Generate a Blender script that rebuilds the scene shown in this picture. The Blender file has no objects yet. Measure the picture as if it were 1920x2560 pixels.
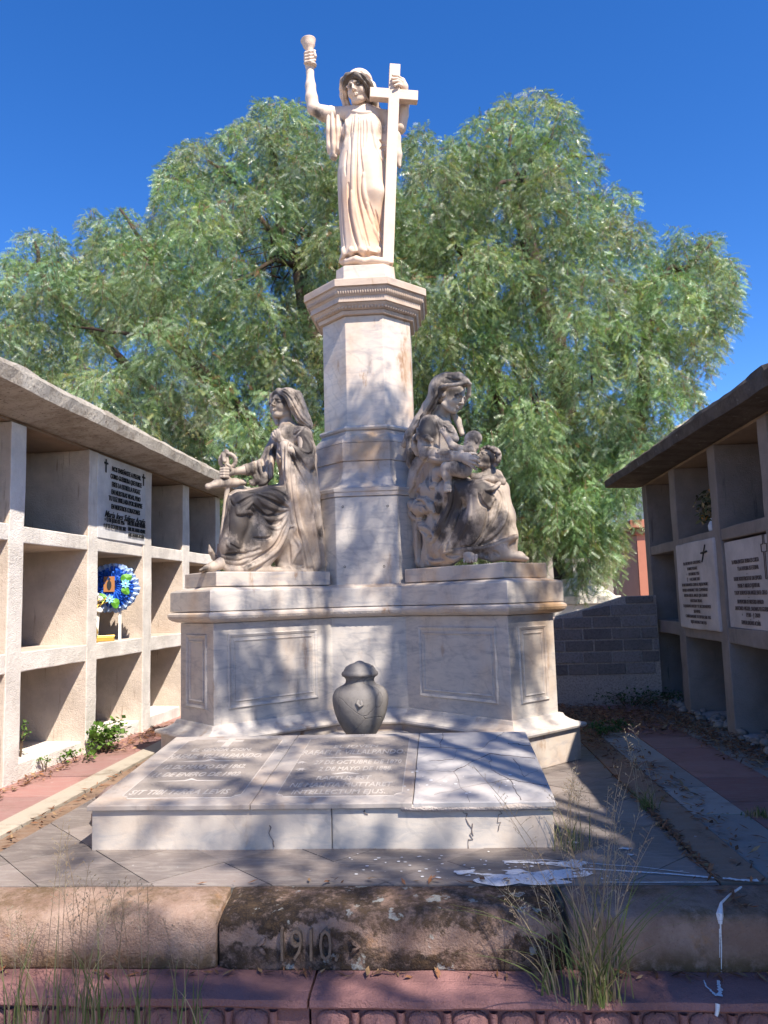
import bpy, bmesh, math, random
import numpy as np
from mathutils import Vector, Matrix
random.seed(7)
RNG = np.random.default_rng(11)
SC = bpy.context.scene
COL = SC.collection
PI = math.pi
R = math.radians

# ------------------------------------------------------------------ camera
F_PX = 1925.0                       # focal length in pixels of the 1920 x 2560 photograph
YAW, PITCH, ROLL = R(4.0), R(6.5), R(-1.63)
CAM = np.array([0.0, 0.0, 1.05])
FW = np.array([-math.sin(YAW) * math.cos(PITCH), math.cos(YAW) * math.cos(PITCH), math.sin(PITCH)])
_r0 = np.cross(FW, [0, 0, 1]); _r0 /= np.linalg.norm(_r0)
_u0 = np.cross(_r0, FW)
RT = math.cos(ROLL) * _r0 + math.sin(ROLL) * _u0
UP = -math.sin(ROLL) * _r0 + math.cos(ROLL) * _u0


def ray(px, py):
    d = FW * F_PX + RT * (px - 960) - UP * (py - 1280)
    return d / np.linalg.norm(d)


def onplane(px, py, p0, n):
    """where the sight line of a photo pixel meets the plane through p0 with normal n"""
    d = ray(px, py); n = np.array(n, float)
    return CAM + d * float((np.array(p0, float) - CAM) @ n / (d @ n))


def onz(px, py, z=0.0):
    return onplane(px, py, (0, 0, z), (0, 0, 1))


def ony(px, py, y):
    return onplane(px, py, (0, y, 0), (0, 1, 0))


cam = bpy.data.cameras.new('camera')
cam_o = bpy.data.objects.new('camera', cam)
COL.objects.link(cam_o)
cam.sensor_fit = 'VERTICAL'
cam.sensor_height = 24.0
cam.sensor_width = 18.0
cam.lens = 24.0 * F_PX / 2560.0
cam.clip_end = 500.0
cam.clip_start = 0.05
m = Matrix.Identity(4)
for i in range(3):
    m[i][0] = RT[i]; m[i][1] = UP[i]; m[i][2] = -FW[i]; m[i][3] = CAM[i]
cam_o.matrix_world = m
SC.camera = cam_o

# ------------------------------------------------------------------ light
SUN_EL, SUN_AZ = R(51.0), R(37.0)        # azimuth: to the right of the line from the monument to the camera
TO_SUN = np.array([math.cos(SUN_EL) * math.sin(SUN_AZ), -math.cos(SUN_EL) * math.cos(SUN_AZ), math.sin(SUN_EL)])
w = bpy.data.worlds.new('World')
SC.world = w
w.use_nodes = True
nt = w.node_tree
sky = nt.nodes.new('ShaderNodeTexSky')
sky.sky_type = 'NISHITA'
sky.sun_disc = False
sky.sun_elevation = SUN_EL
sky.sun_rotation = math.atan2(TO_SUN[0], TO_SUN[1])
sky.altitude = 2000
sky.air_density = 1.0
sky.dust_density = 0.3
sky.ozone_density = 2.2
bg = nt.nodes['Background']
bg.inputs['Strength'].default_value = 0.115
hs = nt.nodes.new('ShaderNodeHueSaturation'); hs.inputs['Hue'].default_value = 0.511; hs.inputs['Saturation'].default_value = 1.33; hs.inputs['Value'].default_value = 1.22; nt.links.new(sky.outputs[0], hs.inputs['Color']); nt.links.new(hs.outputs[0], bg.inputs[0])
sun = bpy.data.lights.new('sun', 'SUN')
sun.energy = 5.0
sun.angle = R(0.5)
sun.color = (1.0, 0.92, 0.80)
sun_o = bpy.data.objects.new('sun', sun)
COL.objects.link(sun_o)
sun_o.rotation_euler = Vector(TO_SUN).to_track_quat('Z', 'Y').to_euler()
sun_o.location = (4, -6, 12)
SC.view_settings.view_transform = 'Standard'
SC.view_settings.look = 'None'
SC.view_settings.exposure = 0.90
SC.view_settings.gamma = 1.0
SC.cycles.max_bounces = 6
SC.cycles.diffuse_bounces = 3
SC.cycles.glossy_bounces = 2
SC.cycles.transmission_bounces = 3
SC.cycles.transparent_max_bounces = 4
SC.cycles.use_denoising = True

# ------------------------------------------------------------------ scene helpers
def tag(o, label=None, cat=None, group=None, kind=None):
    if label: o['label'] = label
    if cat: o['category'] = cat
    if group: o['group'] = group
    if kind: o['kind'] = kind
    return o


def empty(name, loc=(0, 0, 0), label=None, cat=None, group=None):
    o = bpy.data.objects.new(name, None)
    o.empty_display_size = 0.1
    o.location = loc
    COL.objects.link(o)
    return tag(o, label, cat, group)


def link(name, me, mat=None, parent=None, smooth=False):
    o = bpy.data.objects.new(name, me)
    COL.objects.link(o)
    if mat: me.materials.append(mat)
    if smooth:
        me.polygons.foreach_set('use_smooth', [True] * len(me.polygons))
    if parent is not None:
        o.parent = parent
        o.matrix_parent_inverse = Matrix.Translation(-Vector(parent.location)) if parent.rotation_euler.z == 0 else parent.matrix_basis.inverted()
    return o


def bevel(o, w=0.004, seg=2, ang=35):
    b = o.modifiers.new('edge', 'BEVEL')
    b.width = w; b.segments = seg; b.limit_method = 'ANGLE'; b.angle_limit = R(ang)
    return o


class MB:
    """collects polygons, builds one mesh object"""
    def __init__(self):
        self.v = []; self.f = []; self.c = []

    def add(self, vs, fs, col=None):
        b = len(self.v)
        self.v += [tuple(map(float, p)) for p in vs]
        self.f += [tuple(b + i for i in f) for f in fs]
        self.c += [col] * len(fs)

    def box(self, x0, x1, y0, y1, z0, z1, col=None, frame=None):
        vs = [(x, y, z) for z in (z0, z1) for y in (y0, y1) for x in (x0, x1)]
        if frame is not None:
            vs = [frame(p) for p in vs]
        self.add(vs, [(0, 2, 3, 1), (4, 5, 7, 6), (0, 1, 5, 4), (2, 6, 7, 3), (0, 4, 6, 2), (1, 3, 7, 5)], col)

    def loft(self, rings, cap0=True, cap1=True, closed=True, col=None):
        n = len(rings[0]); vs = [p for r_ in rings for p in r_]; fs = []
        for k in range(len(rings) - 1):
            for i in range(n if closed else n - 1):
                j = (i + 1) % n
                fs.append((k * n + i, k * n + j, (k + 1) * n + j, (k + 1) * n + i))
        if cap0: fs.append(tuple(range(n))[::-1])
        if cap1: fs.append(tuple((len(rings) - 1) * n + i for i in range(n)))
        self.add(vs, fs, col)

    def lathe(self, prof, c, n=48, cap=True, col=None):
        rings = [[(c[0] + r_ * math.cos(2 * PI * i / n), c[1] + r_ * math.sin(2 * PI * i / n), c[2] + z) for i in range(n)] for r_, z in prof]
        self.loft(rings, cap, cap, True, col)

    def tube(self, pts, rad, n=8, col=None, caps=True):
        pts = [Vector(p) for p in pts]
        if not hasattr(rad, '__len__'): rad = [rad] * len(pts)
        rings = []
        ref = None
        for i, p in enumerate(pts):
            t = (pts[min(i + 1, len(pts) - 1)] - pts[max(i - 1, 0)])
            if t.length < 1e-9: t = Vector((0, 0, 1))
            t.normalize()
            if ref is None:
                ref = t.orthogonal().normalized()
            ref = (ref - t * ref.dot(t))
            ref = ref.normalized() if ref.length > 1e-6 else t.orthogonal().normalized()
            b = t.cross(ref)
            rings.append([tuple(p + (ref * math.cos(2 * PI * k / n) + b * math.sin(2 * PI * k / n)) * rad[i]) for k in range(n)])
        self.loft(rings, caps, caps, True, col)

    def build(self, name, mat=None, parent=None, smooth=False, merge=False):
        me = bpy.data.meshes.new(name)
        me.from_pydata(self.v, [], self.f)
        if any(c is not None for c in self.c):
            a = me.color_attributes.new('tint', 'FLOAT_COLOR', 'CORNER')
            buf = []
            for p, c in zip(me.polygons, self.c):
                c = c if c is not None else 0.5
                if not hasattr(c, '__len__'): c = (c, c, c)
                buf += [c[0], c[1], c[2], 1.0] * p.loop_total
            a.data.foreach_set('color', buf)
        if merge:
            bm = bmesh.new(); bm.from_mesh(me)
            bmesh.ops.remove_doubles(bm, verts=bm.verts, dist=1e-5)
            bm.to_mesh(me); bm.free()
        me.update()
        return link(name, me, mat, parent, smooth)


def np_mesh(name, verts, tris, mat=None, parent=None, tint=None, smooth=False):
    """fast mesh from numpy arrays; tris (n, k); tint per face"""
    me = bpy.data.meshes.new(name)
    k = tris.shape[1]
    me.vertices.add(len(verts)); me.vertices.foreach_set('co', np.ascontiguousarray(verts, np.float32).ravel())
    me.loops.add(tris.size); me.loops.foreach_set('vertex_index', np.ascontiguousarray(tris, np.int32).ravel())
    me.polygons.add(len(tris))
    me.polygons.foreach_set('loop_start', np.arange(0, tris.size, k, dtype=np.int32))
    me.update(calc_edges=True)
    if tint is not None:
        a = me.color_attributes.new('tint', 'FLOAT_COLOR', 'CORNER')
        c = np.ones((len(tris), k, 4), np.float32); c[:, :, :3] = tint[:, None, :]
        a.data.foreach_set('color', c.ravel())
    me.validate()
    return link(name, me, mat, parent, smooth)


# ------------------------------------------------------------------ material helpers
class NG:
    def __init__(self, name):
        self.m = bpy.data.materials.new(name)
        self.m.use_nodes = True
        self.t = self.m.node_tree
        self.b = self.t.nodes['Principled BSDF']
        self.b.inputs['Specular IOR Level'].default_value = 0.3

    def n(self, typ, **kw):
        x = self.t.nodes.new(typ)
        for k, v in kw.items(): setattr(x, k, v)
        return x

    def l(self, a, b): self.t.links.new(a, b)

    def setin(self, node, key, v):
        if v is None: return
        if hasattr(v, 'is_output') or isinstance(v, bpy.types.NodeSocket): self.l(v, node.inputs[key])
        else: node.inputs[key].default_value = v

    def coord(self, scale=(1, 1, 1), rot=(0, 0, 0), obj=True):
        c = self.n('ShaderNodeTexCoord'); mp = self.n('ShaderNodeMapping')
        mp.inputs['Scale'].default_value = scale; mp.inputs['Rotation'].default_value = rot
        self.l(c.outputs['Object'], mp.inputs['Vector'])
        return mp.outputs[0]

    def noise(self, scale, detail=4, rough=0.55, vec=None, dist=0.0, out='Fac'):
        x = self.n('ShaderNodeTexNoise')
        x.inputs['Scale'].default_value = scale; x.inputs['Detail'].default_value = detail
        x.inputs['Roughness'].default_value = rough; x.inputs['Distortion'].default_value = dist
        self.l(vec if vec is not None else self.coord(), x.inputs['Vector'])
        return x.outputs[out]

    def vor(self, scale, vec=None, feature='F1', out='Distance'):
        x = self.n('ShaderNodeTexVoronoi', feature=feature)
        x.inputs['Scale'].default_value = scale
        self.l(vec if vec is not None else self.coord(), x.inputs['Vector'])
        return x.outputs[out]

    def wave(self, scale, dist, detail=3, vec=None, dscale=1.0):
        x = self.n('ShaderNodeTexWave')
        x.inputs['Scale'].default_value = scale; x.inputs['Distortion'].default_value = dist
        x.inputs['Detail'].default_value = detail; x.inputs['Detail Scale'].default_value = dscale
        self.l(vec if vec is not None else self.coord(), x.inputs['Vector'])
        return x.outputs['Fac']

    def rng(self, f, a, b, c=0.0, d=1.0, smooth=True):
        x = self.n('ShaderNodeMapRange')
        x.interpolation_type = 'SMOOTHSTEP' if smooth else 'LINEAR'
        self.setin(x, 0, f)
        for i, v in zip((1, 2, 3, 4), (a, b, c, d)): self.setin(x, i, v)
        return x.outputs[0]

    def math(self, op, a, b=None, clamp=False):
        x = self.n('ShaderNodeMath', operation=op, use_clamp=clamp)
        self.setin(x, 0, a)
        if b is not None: self.setin(x, 1, b)
        return x.outputs[0]

    def mix(self, f, a, b, mode='MIX'):
        x = self.n('ShaderNodeMix', data_type='RGBA', blend_type=mode)
        self.setin(x, 0, f)
        for k, v in ((6, a), (7, b)):
            if isinstance(v, (tuple, list)): v = tuple(v) + ((1.0,) if len(v) == 3 else ())
            self.setin(x, k, v)
        return x.outputs[2]

    def attr(self, name, out='Color'):
        x = self.n('ShaderNodeAttribute'); x.attribute_name = name
        return x.outputs[out]

    def geo(self, out='Normal'):
        return self.n('ShaderNodeNewGeometry').outputs[out]

    def sep(self, v, i):
        x = self.n('ShaderNodeSeparateXYZ'); self.l(v, x.inputs[0]); return x.outputs[i]

    def bump(self, h, strength=0.4, dist=0.01, normal=None):
        x = self.n('ShaderNodeBump')
        x.inputs['Strength'].default_value = strength; x.inputs['Distance'].default_value = dist
        self.l(h, x.inputs['Height'])
        if normal is not None: self.l(normal, x.inputs['Normal'])
        return x.outputs[0]

    def out(self, col=None, rough=None, normal=None, spec=None, **kw):
        if isinstance(col, (tuple, list)): col = tuple(col) + ((1.0,) if len(col) == 3 else ())
        self.setin(self.b, 'Base Color', col); self.setin(self.b, 'Roughness', rough)
        if normal is not None: self.l(normal, self.b.inputs['Normal'])
        if spec is not None: self.setin(self.b, 'Specular IOR Level', spec)
        for k, v in kw.items(): self.setin(self.b, k.replace('_', ' '), v)
        return self.m


def simple(name, col, rough=0.7, var=0.15, scale=20, spec=0.3, bump=0.0, **kw):
    g = NG(name)
    c = g.mix(g.noise(scale, 4), tuple(x * (1 - var) for x in col), tuple(min(1, x * (1 + var)) for x in col))
    nrm = g.bump(g.noise(scale * 3, 4), bump, 0.01) if bump else None
    return g.out(c, rough, nrm, spec, **kw)


def m_marble(name, base=(0.54, 0.49, 0.445), vein=(0.34, 0.325, 0.33), rust=0.55, grime=0.55, zgrime=None, rough=0.42):
    g = NG(name)
    v = g.coord((1, 1, 1), (0.3, 0.5, 0.6))
    wv = g.wave(3.2, 9.0, 5, v, 1.4)
    f1 = g.rng(wv, 0.0, 0.12, 1.0, 0.0)
    n1 = g.noise(3.0, 6, 0.6)
    f1 = g.math('MULTIPLY', f1, g.rng(n1, 0.42, 0.66))
    streak = g.noise(5.5, 8, 0.68, g.coord((1.0, 1.0, 3.6), (0.2, 0.75, 0.5)), 0.6)
    c = g.mix(g.rng(streak, 0.42, 0.72), base, vein)
    c = g.mix(g.math('MULTIPLY', f1, 0.28), c, tuple(x * 0.62 for x in vein))
    cl = g.noise(1.7, 5, 0.6, g.coord((1, 1, 0.8)))
    c = g.mix(g.math('MULTIPLY', g.rng(cl, 0.46, 0.74), rust), c, (0.47, 0.30, 0.17))
    rs = g.noise(6.5, 7, 0.7, g.coord((1, 1, 0.35)))
    c = g.mix(g.math('MULTIPLY', g.rng(rs, 0.58, 0.74), rust * 1.1), c, (0.30, 0.165, 0.08))
    gr = g.noise(4.0, 8, 0.72, g.coord((1.3, 1.3, 0.45)))
    c = g.mix(g.math('MULTIPLY', g.rng(gr, 0.55, 0.78), grime), c, (0.12, 0.105, 0.10))
    sp = g.noise(95, 3, 0.6)
    c = g.mix(g.math('MULTIPLY', g.rng(sp, 0.66, 0.78), 0.5), c, (0.16, 0.13, 0.11))
    ao = g.n('ShaderNodeAmbientOcclusion', samples=4)
    b = g.bump(g.math('ADD', g.noise(30, 6), g.math('MULTIPLY', g.noise(150, 3), 0.4)), 0.25, 0.004)
    g.t.nodes.remove(ao)
    return g.out(c, g.rng(g.noise(8, 4), 0.3, 0.7, rough - 0.08, rough + 0.25), b, 0.35)


def m_statue(name, cream, tan, dark, base_dark=0.25):
    """weathered carved marble: 'grime' paints the black crust, 'tan' the warm patina (vertex attributes)"""
    g = NG(name)
    gr = g.attr('grime', 'Fac'); tn = g.attr('warm', 'Fac')
    n1 = g.noise(7, 8, 0.7); n2 = g.noise(28, 6, 0.7); n3 = g.noise(120, 3, 0.6)
    c = g.mix(g.math('MULTIPLY', g.math('ADD', tn, g.rng(n1, 0.35, 0.75, -0.15, 0.3)), 1.0, True), cream, tan)
    streak = g.noise(20, 7, 0.75, g.coord((1.6, 1.6, 0.5)))
    k = g.math('ADD', g.math('MULTIPLY', gr, 1.5), g.rng(g.math('ADD', g.math('MULTIPLY', n2, 0.5), g.math('MULTIPLY', streak, 0.5)), 0.32, 0.68, -0.38, 0.38))
    k = g.math('MULTIPLY', k, g.rng(gr, 0.0, 0.25), True)
    pale = g.rng(g.noise(45, 5, 0.75), 0.56, 0.68)
    drk = g.mix(g.math('MULTIPLY', pale, 0.28), dark, tuple(x * 2.4 for x in dark))
    c = g.mix(g.math('MULTIPLY', k, 0.93), c, drk)
    c = g.mix(g.math('MULTIPLY', g.rng(n3, 0.62, 0.75), base_dark), c, (0.10, 0.085, 0.075))
    b = g.bump(g.math('ADD', g.math('MULTIPLY', n2, 0.6), g.math('MULTIPLY', n3, 0.5)), 0.3, 0.006)
    return g.out(c, 0.62, b, 0.3)


def m_concrete(name, col, dark=(0.12, 0.10, 0.085), amount=0.4, drip=0.3, speck=0.4, bump=0.5):
    g = NG(name)
    n1 = g.noise(3.5, 7, 0.65); n2 = g.noise(40, 5, 0.7); n3 = g.noise(140, 2, 0.6)
    c = g.mix(g.rng(n1, 0.3, 0.72), tuple(x * 0.8 for x in col), tuple(min(1, x * 1.12) for x in col))
    c = g.mix(g.math('MULTIPLY', g.rng(g.noise(2.2, 8, 0.7), 0.5, 0.75), amount), c, dark)
    dr = g.noise(5.0, 6, 0.65, g.coord((5.5, 5.5, 0.45)))
    c = g.mix(g.math('MULTIPLY', g.rng(dr, 0.60, 0.70), drip), c, dark)
    c = g.mix(g.math('MULTIPLY', g.rng(n2, 0.60, 0.75), speck), c, dark)
    h = g.math('ADD', g.math('MULTIPLY', n2, 0.6), g.math('MULTIPLY', n3, 0.6))
    return g.out(c, 0.9, g.bump(h, bump, 0.012), 0.2)
# =================================================================== SETTING
def text_mesh(mb, body, origin, right, up, size, width=None, shear=0.0, align='CENTER', depth=0.002, col=None, offset=0.0):
    """lay one line of lettering on a surface: origin = anchor on the base line"""
    cu = bpy.data.curves.new('line', 'FONT')
    cu.body = body; cu.size = 1.0; cu.resolution_u = 2; cu.shear = shear; cu.offset = offset
    cu.extrude = 0.5
    o = bpy.data.objects.new('line', cu); COL.objects.link(o)
    dg = bpy.context.evaluated_depsgraph_get(); dg.update()
    me = bpy.data.meshes.new_from_object(o.evaluated_get(dg))
    bpy.data.objects.remove(o); bpy.data.curves.remove(cu)
    if not len(me.vertices): return
    v = np.array([p.co for p in me.vertices])
    x0, x1 = v[:, 0].min(), v[:, 0].max()
    capz = 0.72
    sy = size / capz
    sx = (width / (x1 - x0)) if width else sy
    ax = {'CENTER': (x0 + x1) / 2, 'LEFT': x0, 'RIGHT': x1}[align]
    rgt, upv = np.array(right, float), np.array(up, float)
    nrm = np.cross(rgt, upv)
    P = np.array(origin)[None] + (v[:, :1] - ax) * sx * rgt + v[:, 1:2] * sy * upv + v[:, 2:3] * depth * 2 * nrm
    mb.add(P, [tuple(p.vertices) for p in me.polygons], col)
    bpy.data.meshes.remove(me)


def clip_poly(poly, x0, x1, y0, y1):
    def cl(p, ax, lim, sgn):
        o = []
        for i in range(len(p)):
            a, b = p[i], p[(i + 1) % len(p)]
            da, db = sgn * (a[ax] - lim), sgn * (b[ax] - lim)
            if da >= 0: o.append(a)
            if (da >= 0) != (db >= 0):
                t = da / (da - db)
                o.append((a[0] + t * (b[0] - a[0]), a[1] + t * (b[1] - a[1])))
        return o
    for ax, lim, s in ((0, x0, 1), (0, x1, -1), (1, y0, 1), (1, y1, -1)):
        poly = cl(poly, ax, lim, s)
        if len(poly) < 3: return []
    return poly


# --- ground sheet
def m_ground():
    g = NG('dry earth')
    n1 = g.noise(1.3, 8, 0.65); n2 = g.noise(18, 6, 0.7); n3 = g.noise(90, 3, 0.7)
    c = g.mix(g.rng(n1, 0.35, 0.7), (0.20, 0.145, 0.105), (0.33, 0.26, 0.20))
    c = g.mix(g.rng(n2, 0.5, 0.72), c, (0.13, 0.075, 0.05))
    return g.out(c, 0.95, g.bump(g.math('ADD', n2, n3), 0.6, 0.02), 0.15)


def m_paving(name, rough=0.6, swirl=0.5, dirt=0.5, dirtcol=(0.13, 0.085, 0.055)):
    g = NG(name)
    t = g.attr('tint')
    sw = g.noise(6, 8, 0.7, g.coord((1.0, 4.5, 1), (0, 0, 0.6)), 1.2)
    c = g.mix(g.math('MULTIPLY', g.rng(sw, 0.42, 0.7), swirl), t, g.mix(0.5, t, (0.42, 0.38, 0.34)))
    d = g.noise(2.6, 8, 0.7)
    c = g.mix(g.math('MULTIPLY', g.rng(d, 0.5, 0.72), dirt), c, dirtcol)
    sp = g.noise(60, 4, 0.7)
    c = g.mix(g.math('MULTIPLY', g.rng(sp, 0.6, 0.74), 0.5), c, dirtcol)
    wsp = g.noise(26, 3, 0.6)
    c = g.mix(g.math('MULTIPLY', g.rng(wsp, 0.70, 0.74), 0.5), c, (0.55, 0.52, 0.5))
    return g.out(c, rough, g.bump(g.math('ADD', g.noise(30, 5), g.math('MULTIPLY', sp, 0.6)), 0.3, 0.006), 0.3)


M_GROUND = m_ground()
M_SLATE = m_paving('slate tiles', 0.5, 0.75, 0.25, (0.16, 0.115, 0.085))
M_PATH = m_paving('path tiles', 0.75, 0.4, 0.62)
mb = MB()
xs = [-300, -40, -8, 8, 40, 300]
prof = [(-300, -0.56), (-8, -0.56), (2.70, -0.56), (2.90, -0.03), (9, -0.03), (40, -0.03), (400, -0.03)]
vs = [(x, y, z) for y, z in prof for x in xs]
nx = len(xs)
mb.add(vs, [(j * nx + i, j * nx + i + 1, (j + 1) * nx + i + 1, (j + 1) * nx + i) for j in range(len(prof) - 1) for i in range(nx - 1)])
tag(mb.build('ground', M_GROUND), kind='structure')

# --- platform paved with dark slate lozenges
mb = MB()
X0, X1, Y0, Y1 = -1.965, 0.962, 2.982, 9.2
mb.box(X0, X1, Y0, Y1, -0.16, -0.008, 0.07)
D = 0.455
rr = random.Random(3)
i = 0
for jj in range(-2, 32):
    for ii in range(-2, 18):
        cx = X0 + 0.13 + ii * D + (D / 2 if jj % 2 else 0); cy = Y0 + 0.03 + jj * D / 2
        h = D / 2 - 0.0022
        p = clip_poly([(cx - h, cy), (cx, cy - h), (cx + h, cy), (cx, cy + h)], X0 + .001, X1 - .001, Y0 + .001, Y1)
        if len(p) < 3: continue
        z = rr.uniform(-0.0012, 0.0018)
        k = rr.choice([0.125, 0.14, 0.155, 0.165, 0.15])
        if rr.random() < 0.10 or (cx < X0 + .3 and cy < Y0 + .25) or (cx > X1 - .3 and cy < Y0 + .3): k = 0.21  # some pale at random; left front corner tiles paled to look sunlit
        col = (k * 1.2, k, k * 0.92)
        n = len(p)
        mb.add([(a, b, -0.008) for a, b in p] + [(a, b, z) for a, b in p],
               [tuple(range(n, 2 * n))] + [(q, (q + 1) % n, n + (q + 1) % n, n + q) for q in range(n)], col)
tag(mb.build('platform', M_SLATE), kind='structure')


def tiles(name, x0, x1, y0, y1, ln, cols, z=0.0, seed=1, skew=0.0, kind='structure'):
    rr = random.Random(seed); mb = MB(); y = y0
    while y < y1 - 0.02:
        l = min(ln * rr.uniform(0.75, 1.3), y1 - y)
        c = rr.choice(cols); k = rr.uniform(0.85, 1.15)
        a = lambda yy: skew * (yy - 4.0)
        g_ = 0.004
        zz = z + rr.uniform(-0.004, 0.003)
        pts = [(x0 + g_ + a(y), y + g_), (x1 - g_ + a(y), y + g_), (x1 - g_ + a(y + l), y + l - g_), (x0 + g_ + a(y + l), y + l - g_)]
        mb.add([(p, q, -0.09) for p, q in pts] + [(p, q, zz) for p, q in pts],
               [(4, 5, 6, 7), (0, 1, 5, 4), (1, 2, 6, 5), (2, 3, 7, 6), (3, 0, 4, 7)], tuple(k * v for v in c))
        y += l
    return tag(mb.build(name, M_PATH), kind=kind)


PINK = [(0.33, 0.17, 0.15), (0.30, 0.165, 0.15), (0.36, 0.20, 0.175)]
PALE = [(0.46, 0.40, 0.32), (0.42, 0.37, 0.30)]
GREY = [(0.29, 0.27, 0.25), (0.33, 0.30, 0.27)]
DIRT = [(0.23, 0.145, 0.095), (0.25, 0.17, 0.12)]
tiles('path', -2.86, -2.235, 1.6, 8.6, 0.55, PINK, 0.0, 2, 0.02)
tiles('path_border', -2.232, -2.085, 1.6, 8.6, 1.1, PALE, 0.004, 3)
tiles('path_edge', -2.082, -1.968, 1.6, 9.0, 0.8, DIRT, -0.006, 4)
tiles('kerb', 0.966, 1.148, 2.985, 9.0, 1.0, DIRT, 0.002, 5)
tiles('path_border', 1.151, 1.405, 3.05, 6.1, 0.7, GREY, -0.002, 6)
tiles('path', 1.408, 1.80, 3.05, 7.6, 0.5, PINK, -0.004, 7)
tiles('path_edge', 1.803, 2.16, 3.05, 7.6, 0.62, GREY, -0.008, 8)

# --- leaf litter on the right-hand path and along the kerbs
M_LITTER = None
def litter(name, spots, n, seed, size=0.02):
    r_ = np.random.default_rng(seed)
    w_ = np.array([s[4] for s in spots], float); w_ /= w_.sum()
    k = r_.choice(len(spots), n, p=w_)
    sp = np.array([s[:4] for s in spots])[k]
    u = r_.normal(0, 1, (n, 2)).clip(-1.9, 1.9)
    c = np.stack([sp[:, 0] + u[:, 0] * sp[:, 2], sp[:, 1] + u[:, 1] * sp[:, 3], np.where(sp[:, 1] < 2.75, -0.194, 0.006) + r_.random(n) * 0.012], 1)
    th = r_.random(n) * 2 * PI; L = size * (0.5 + r_.random(n)); W = L * (0.12 + 0.2 * r_.random(n))
    d = np.stack([np.cos(th), np.sin(th), r_.normal(0, .25, n)], 1); s = np.stack([-np.sin(th), np.cos(th), r_.normal(0, .3, n)], 1)
    v = np.stack([c - d * L[:, None], c + s * W[:, None], c + d * L[:, None], c - s * W[:, None]], 1).reshape(-1, 3)
    q = np.arange(4 * n).reshape(n, 4)
    pal = np.array([(0.20, 0.085, 0.04), (0.26, 0.12, 0.06), (0.13, 0.07, 0.045), (0.30, 0.19, 0.10)])
    t = pal[r_.integers(0, 4, n)] * (0.7 + 0.6 * r_.random((n, 1)))
    g = NG('dead leaves')
    return tag(np_mesh(name, v, q, g.out(g.attr('tint'), 0.9), None, t), kind='stuff')


litter('leaf_litter', [(1.35, 7.1, .32, .28, 5), (1.6, 6.55, .25, .3, 4), (1.95, 6.6, .12, .8, 5), (1.05, 6.2, .06, .7, 2),
                       (1.95, 5.4, .1, .5, 2.5), (1.2, 4.5, .06, .9, 1.2), (0.966, 3.7, .018, .5, 1.0), (-2.42, 6.3, .08, .35, 1.3), (-2.57, 4.9, .05, .5, .7),
                       (-2.03, 4.2, .03, .7, .3), (0.2, 3.0, .6, .012, .12), (0.6, 2.72, .45, .012, .2), (-0.8, 2.72, .6, .012, .15)], 9000, 5)

# --- niche banks -------------------------------------------------------------
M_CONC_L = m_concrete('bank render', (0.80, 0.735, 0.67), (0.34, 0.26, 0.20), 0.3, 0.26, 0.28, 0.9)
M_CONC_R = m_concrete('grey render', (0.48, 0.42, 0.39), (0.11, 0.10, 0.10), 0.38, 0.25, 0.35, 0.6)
M_BACK = m_concrete('niche plaster', (0.27, 0.225, 0.205), (0.13, 0.11, 0.10), 0.45, 0.75, 0.35, 0.6)  # kept darker than the front render to deepen the shade inside niches
M_IN_L = m_concrete('bare niche plaster', (0.60, 0.50, 0.42), (0.24, 0.165, 0.12), 0.25, 0.6, 0.25, 0.7)  # unpainted plaster, also toned down to deepen the niche shade
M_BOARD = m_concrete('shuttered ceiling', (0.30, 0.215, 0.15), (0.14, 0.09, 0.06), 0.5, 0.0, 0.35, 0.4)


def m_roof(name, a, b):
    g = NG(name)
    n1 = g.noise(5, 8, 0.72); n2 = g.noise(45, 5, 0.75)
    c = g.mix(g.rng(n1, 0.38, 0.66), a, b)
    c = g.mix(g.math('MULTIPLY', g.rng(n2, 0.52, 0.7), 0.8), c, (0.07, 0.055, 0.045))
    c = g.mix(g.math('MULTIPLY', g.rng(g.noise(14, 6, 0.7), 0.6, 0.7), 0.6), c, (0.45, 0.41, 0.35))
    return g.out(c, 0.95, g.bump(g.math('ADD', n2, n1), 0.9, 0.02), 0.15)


M_ROOF_L = m_roof('roof slab pale', (0.50, 0.45, 0.39), (0.32, 0.27, 0.22))  # paler tones for the left bank's slab
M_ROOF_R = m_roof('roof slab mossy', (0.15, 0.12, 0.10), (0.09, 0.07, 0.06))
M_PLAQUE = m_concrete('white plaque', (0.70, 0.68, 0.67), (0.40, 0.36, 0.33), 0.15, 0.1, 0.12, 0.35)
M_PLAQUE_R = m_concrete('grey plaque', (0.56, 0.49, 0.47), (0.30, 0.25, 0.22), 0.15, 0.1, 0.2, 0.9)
M_BLACKP = simple('black lettering paint', (0.02, 0.02, 0.022), 0.6, 0.2)
M_BROWNP = simple('faded brown lettering', (0.12, 0.085, 0.075), 0.8, 0.3)


def uneven(o, amp=0.004, cut=0.10, seed=0):
    """subdivide and displace a part a little so its edges are hand-made"""
    bm = bmesh.new(); bm.from_mesh(o.data)
    for _ in range(7):
        es = [e for e in bm.edges if e.calc_length() > cut * 1.5]
        if not es: break
        bmesh.ops.subdivide_edges(bm, edges=es, cuts=1, use_grid_fill=True)
    from mathutils import noise as mn
    for v in bm.verts:
        p = v.co * 6.0 + Vector((seed * 3.1, 0, 0))
        v.co += Vector((mn.noise(p), mn.noise(p + Vector((9, 0, 0))), mn.noise(p + Vector((0, 9, 0))))) * amp
    bm.to_mesh(o.data); bm.free()
    return o


def inner(o, ix, mat):
    """bare plaster inside the niches, toned darker to deepen their shade, painted render on the front face only"""
    o.data.materials.append(mat)
    for p in o.data.polygons:
        if p.normal.dot(Vector(ix)) > -0.6: p.material_index = 1


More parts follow.
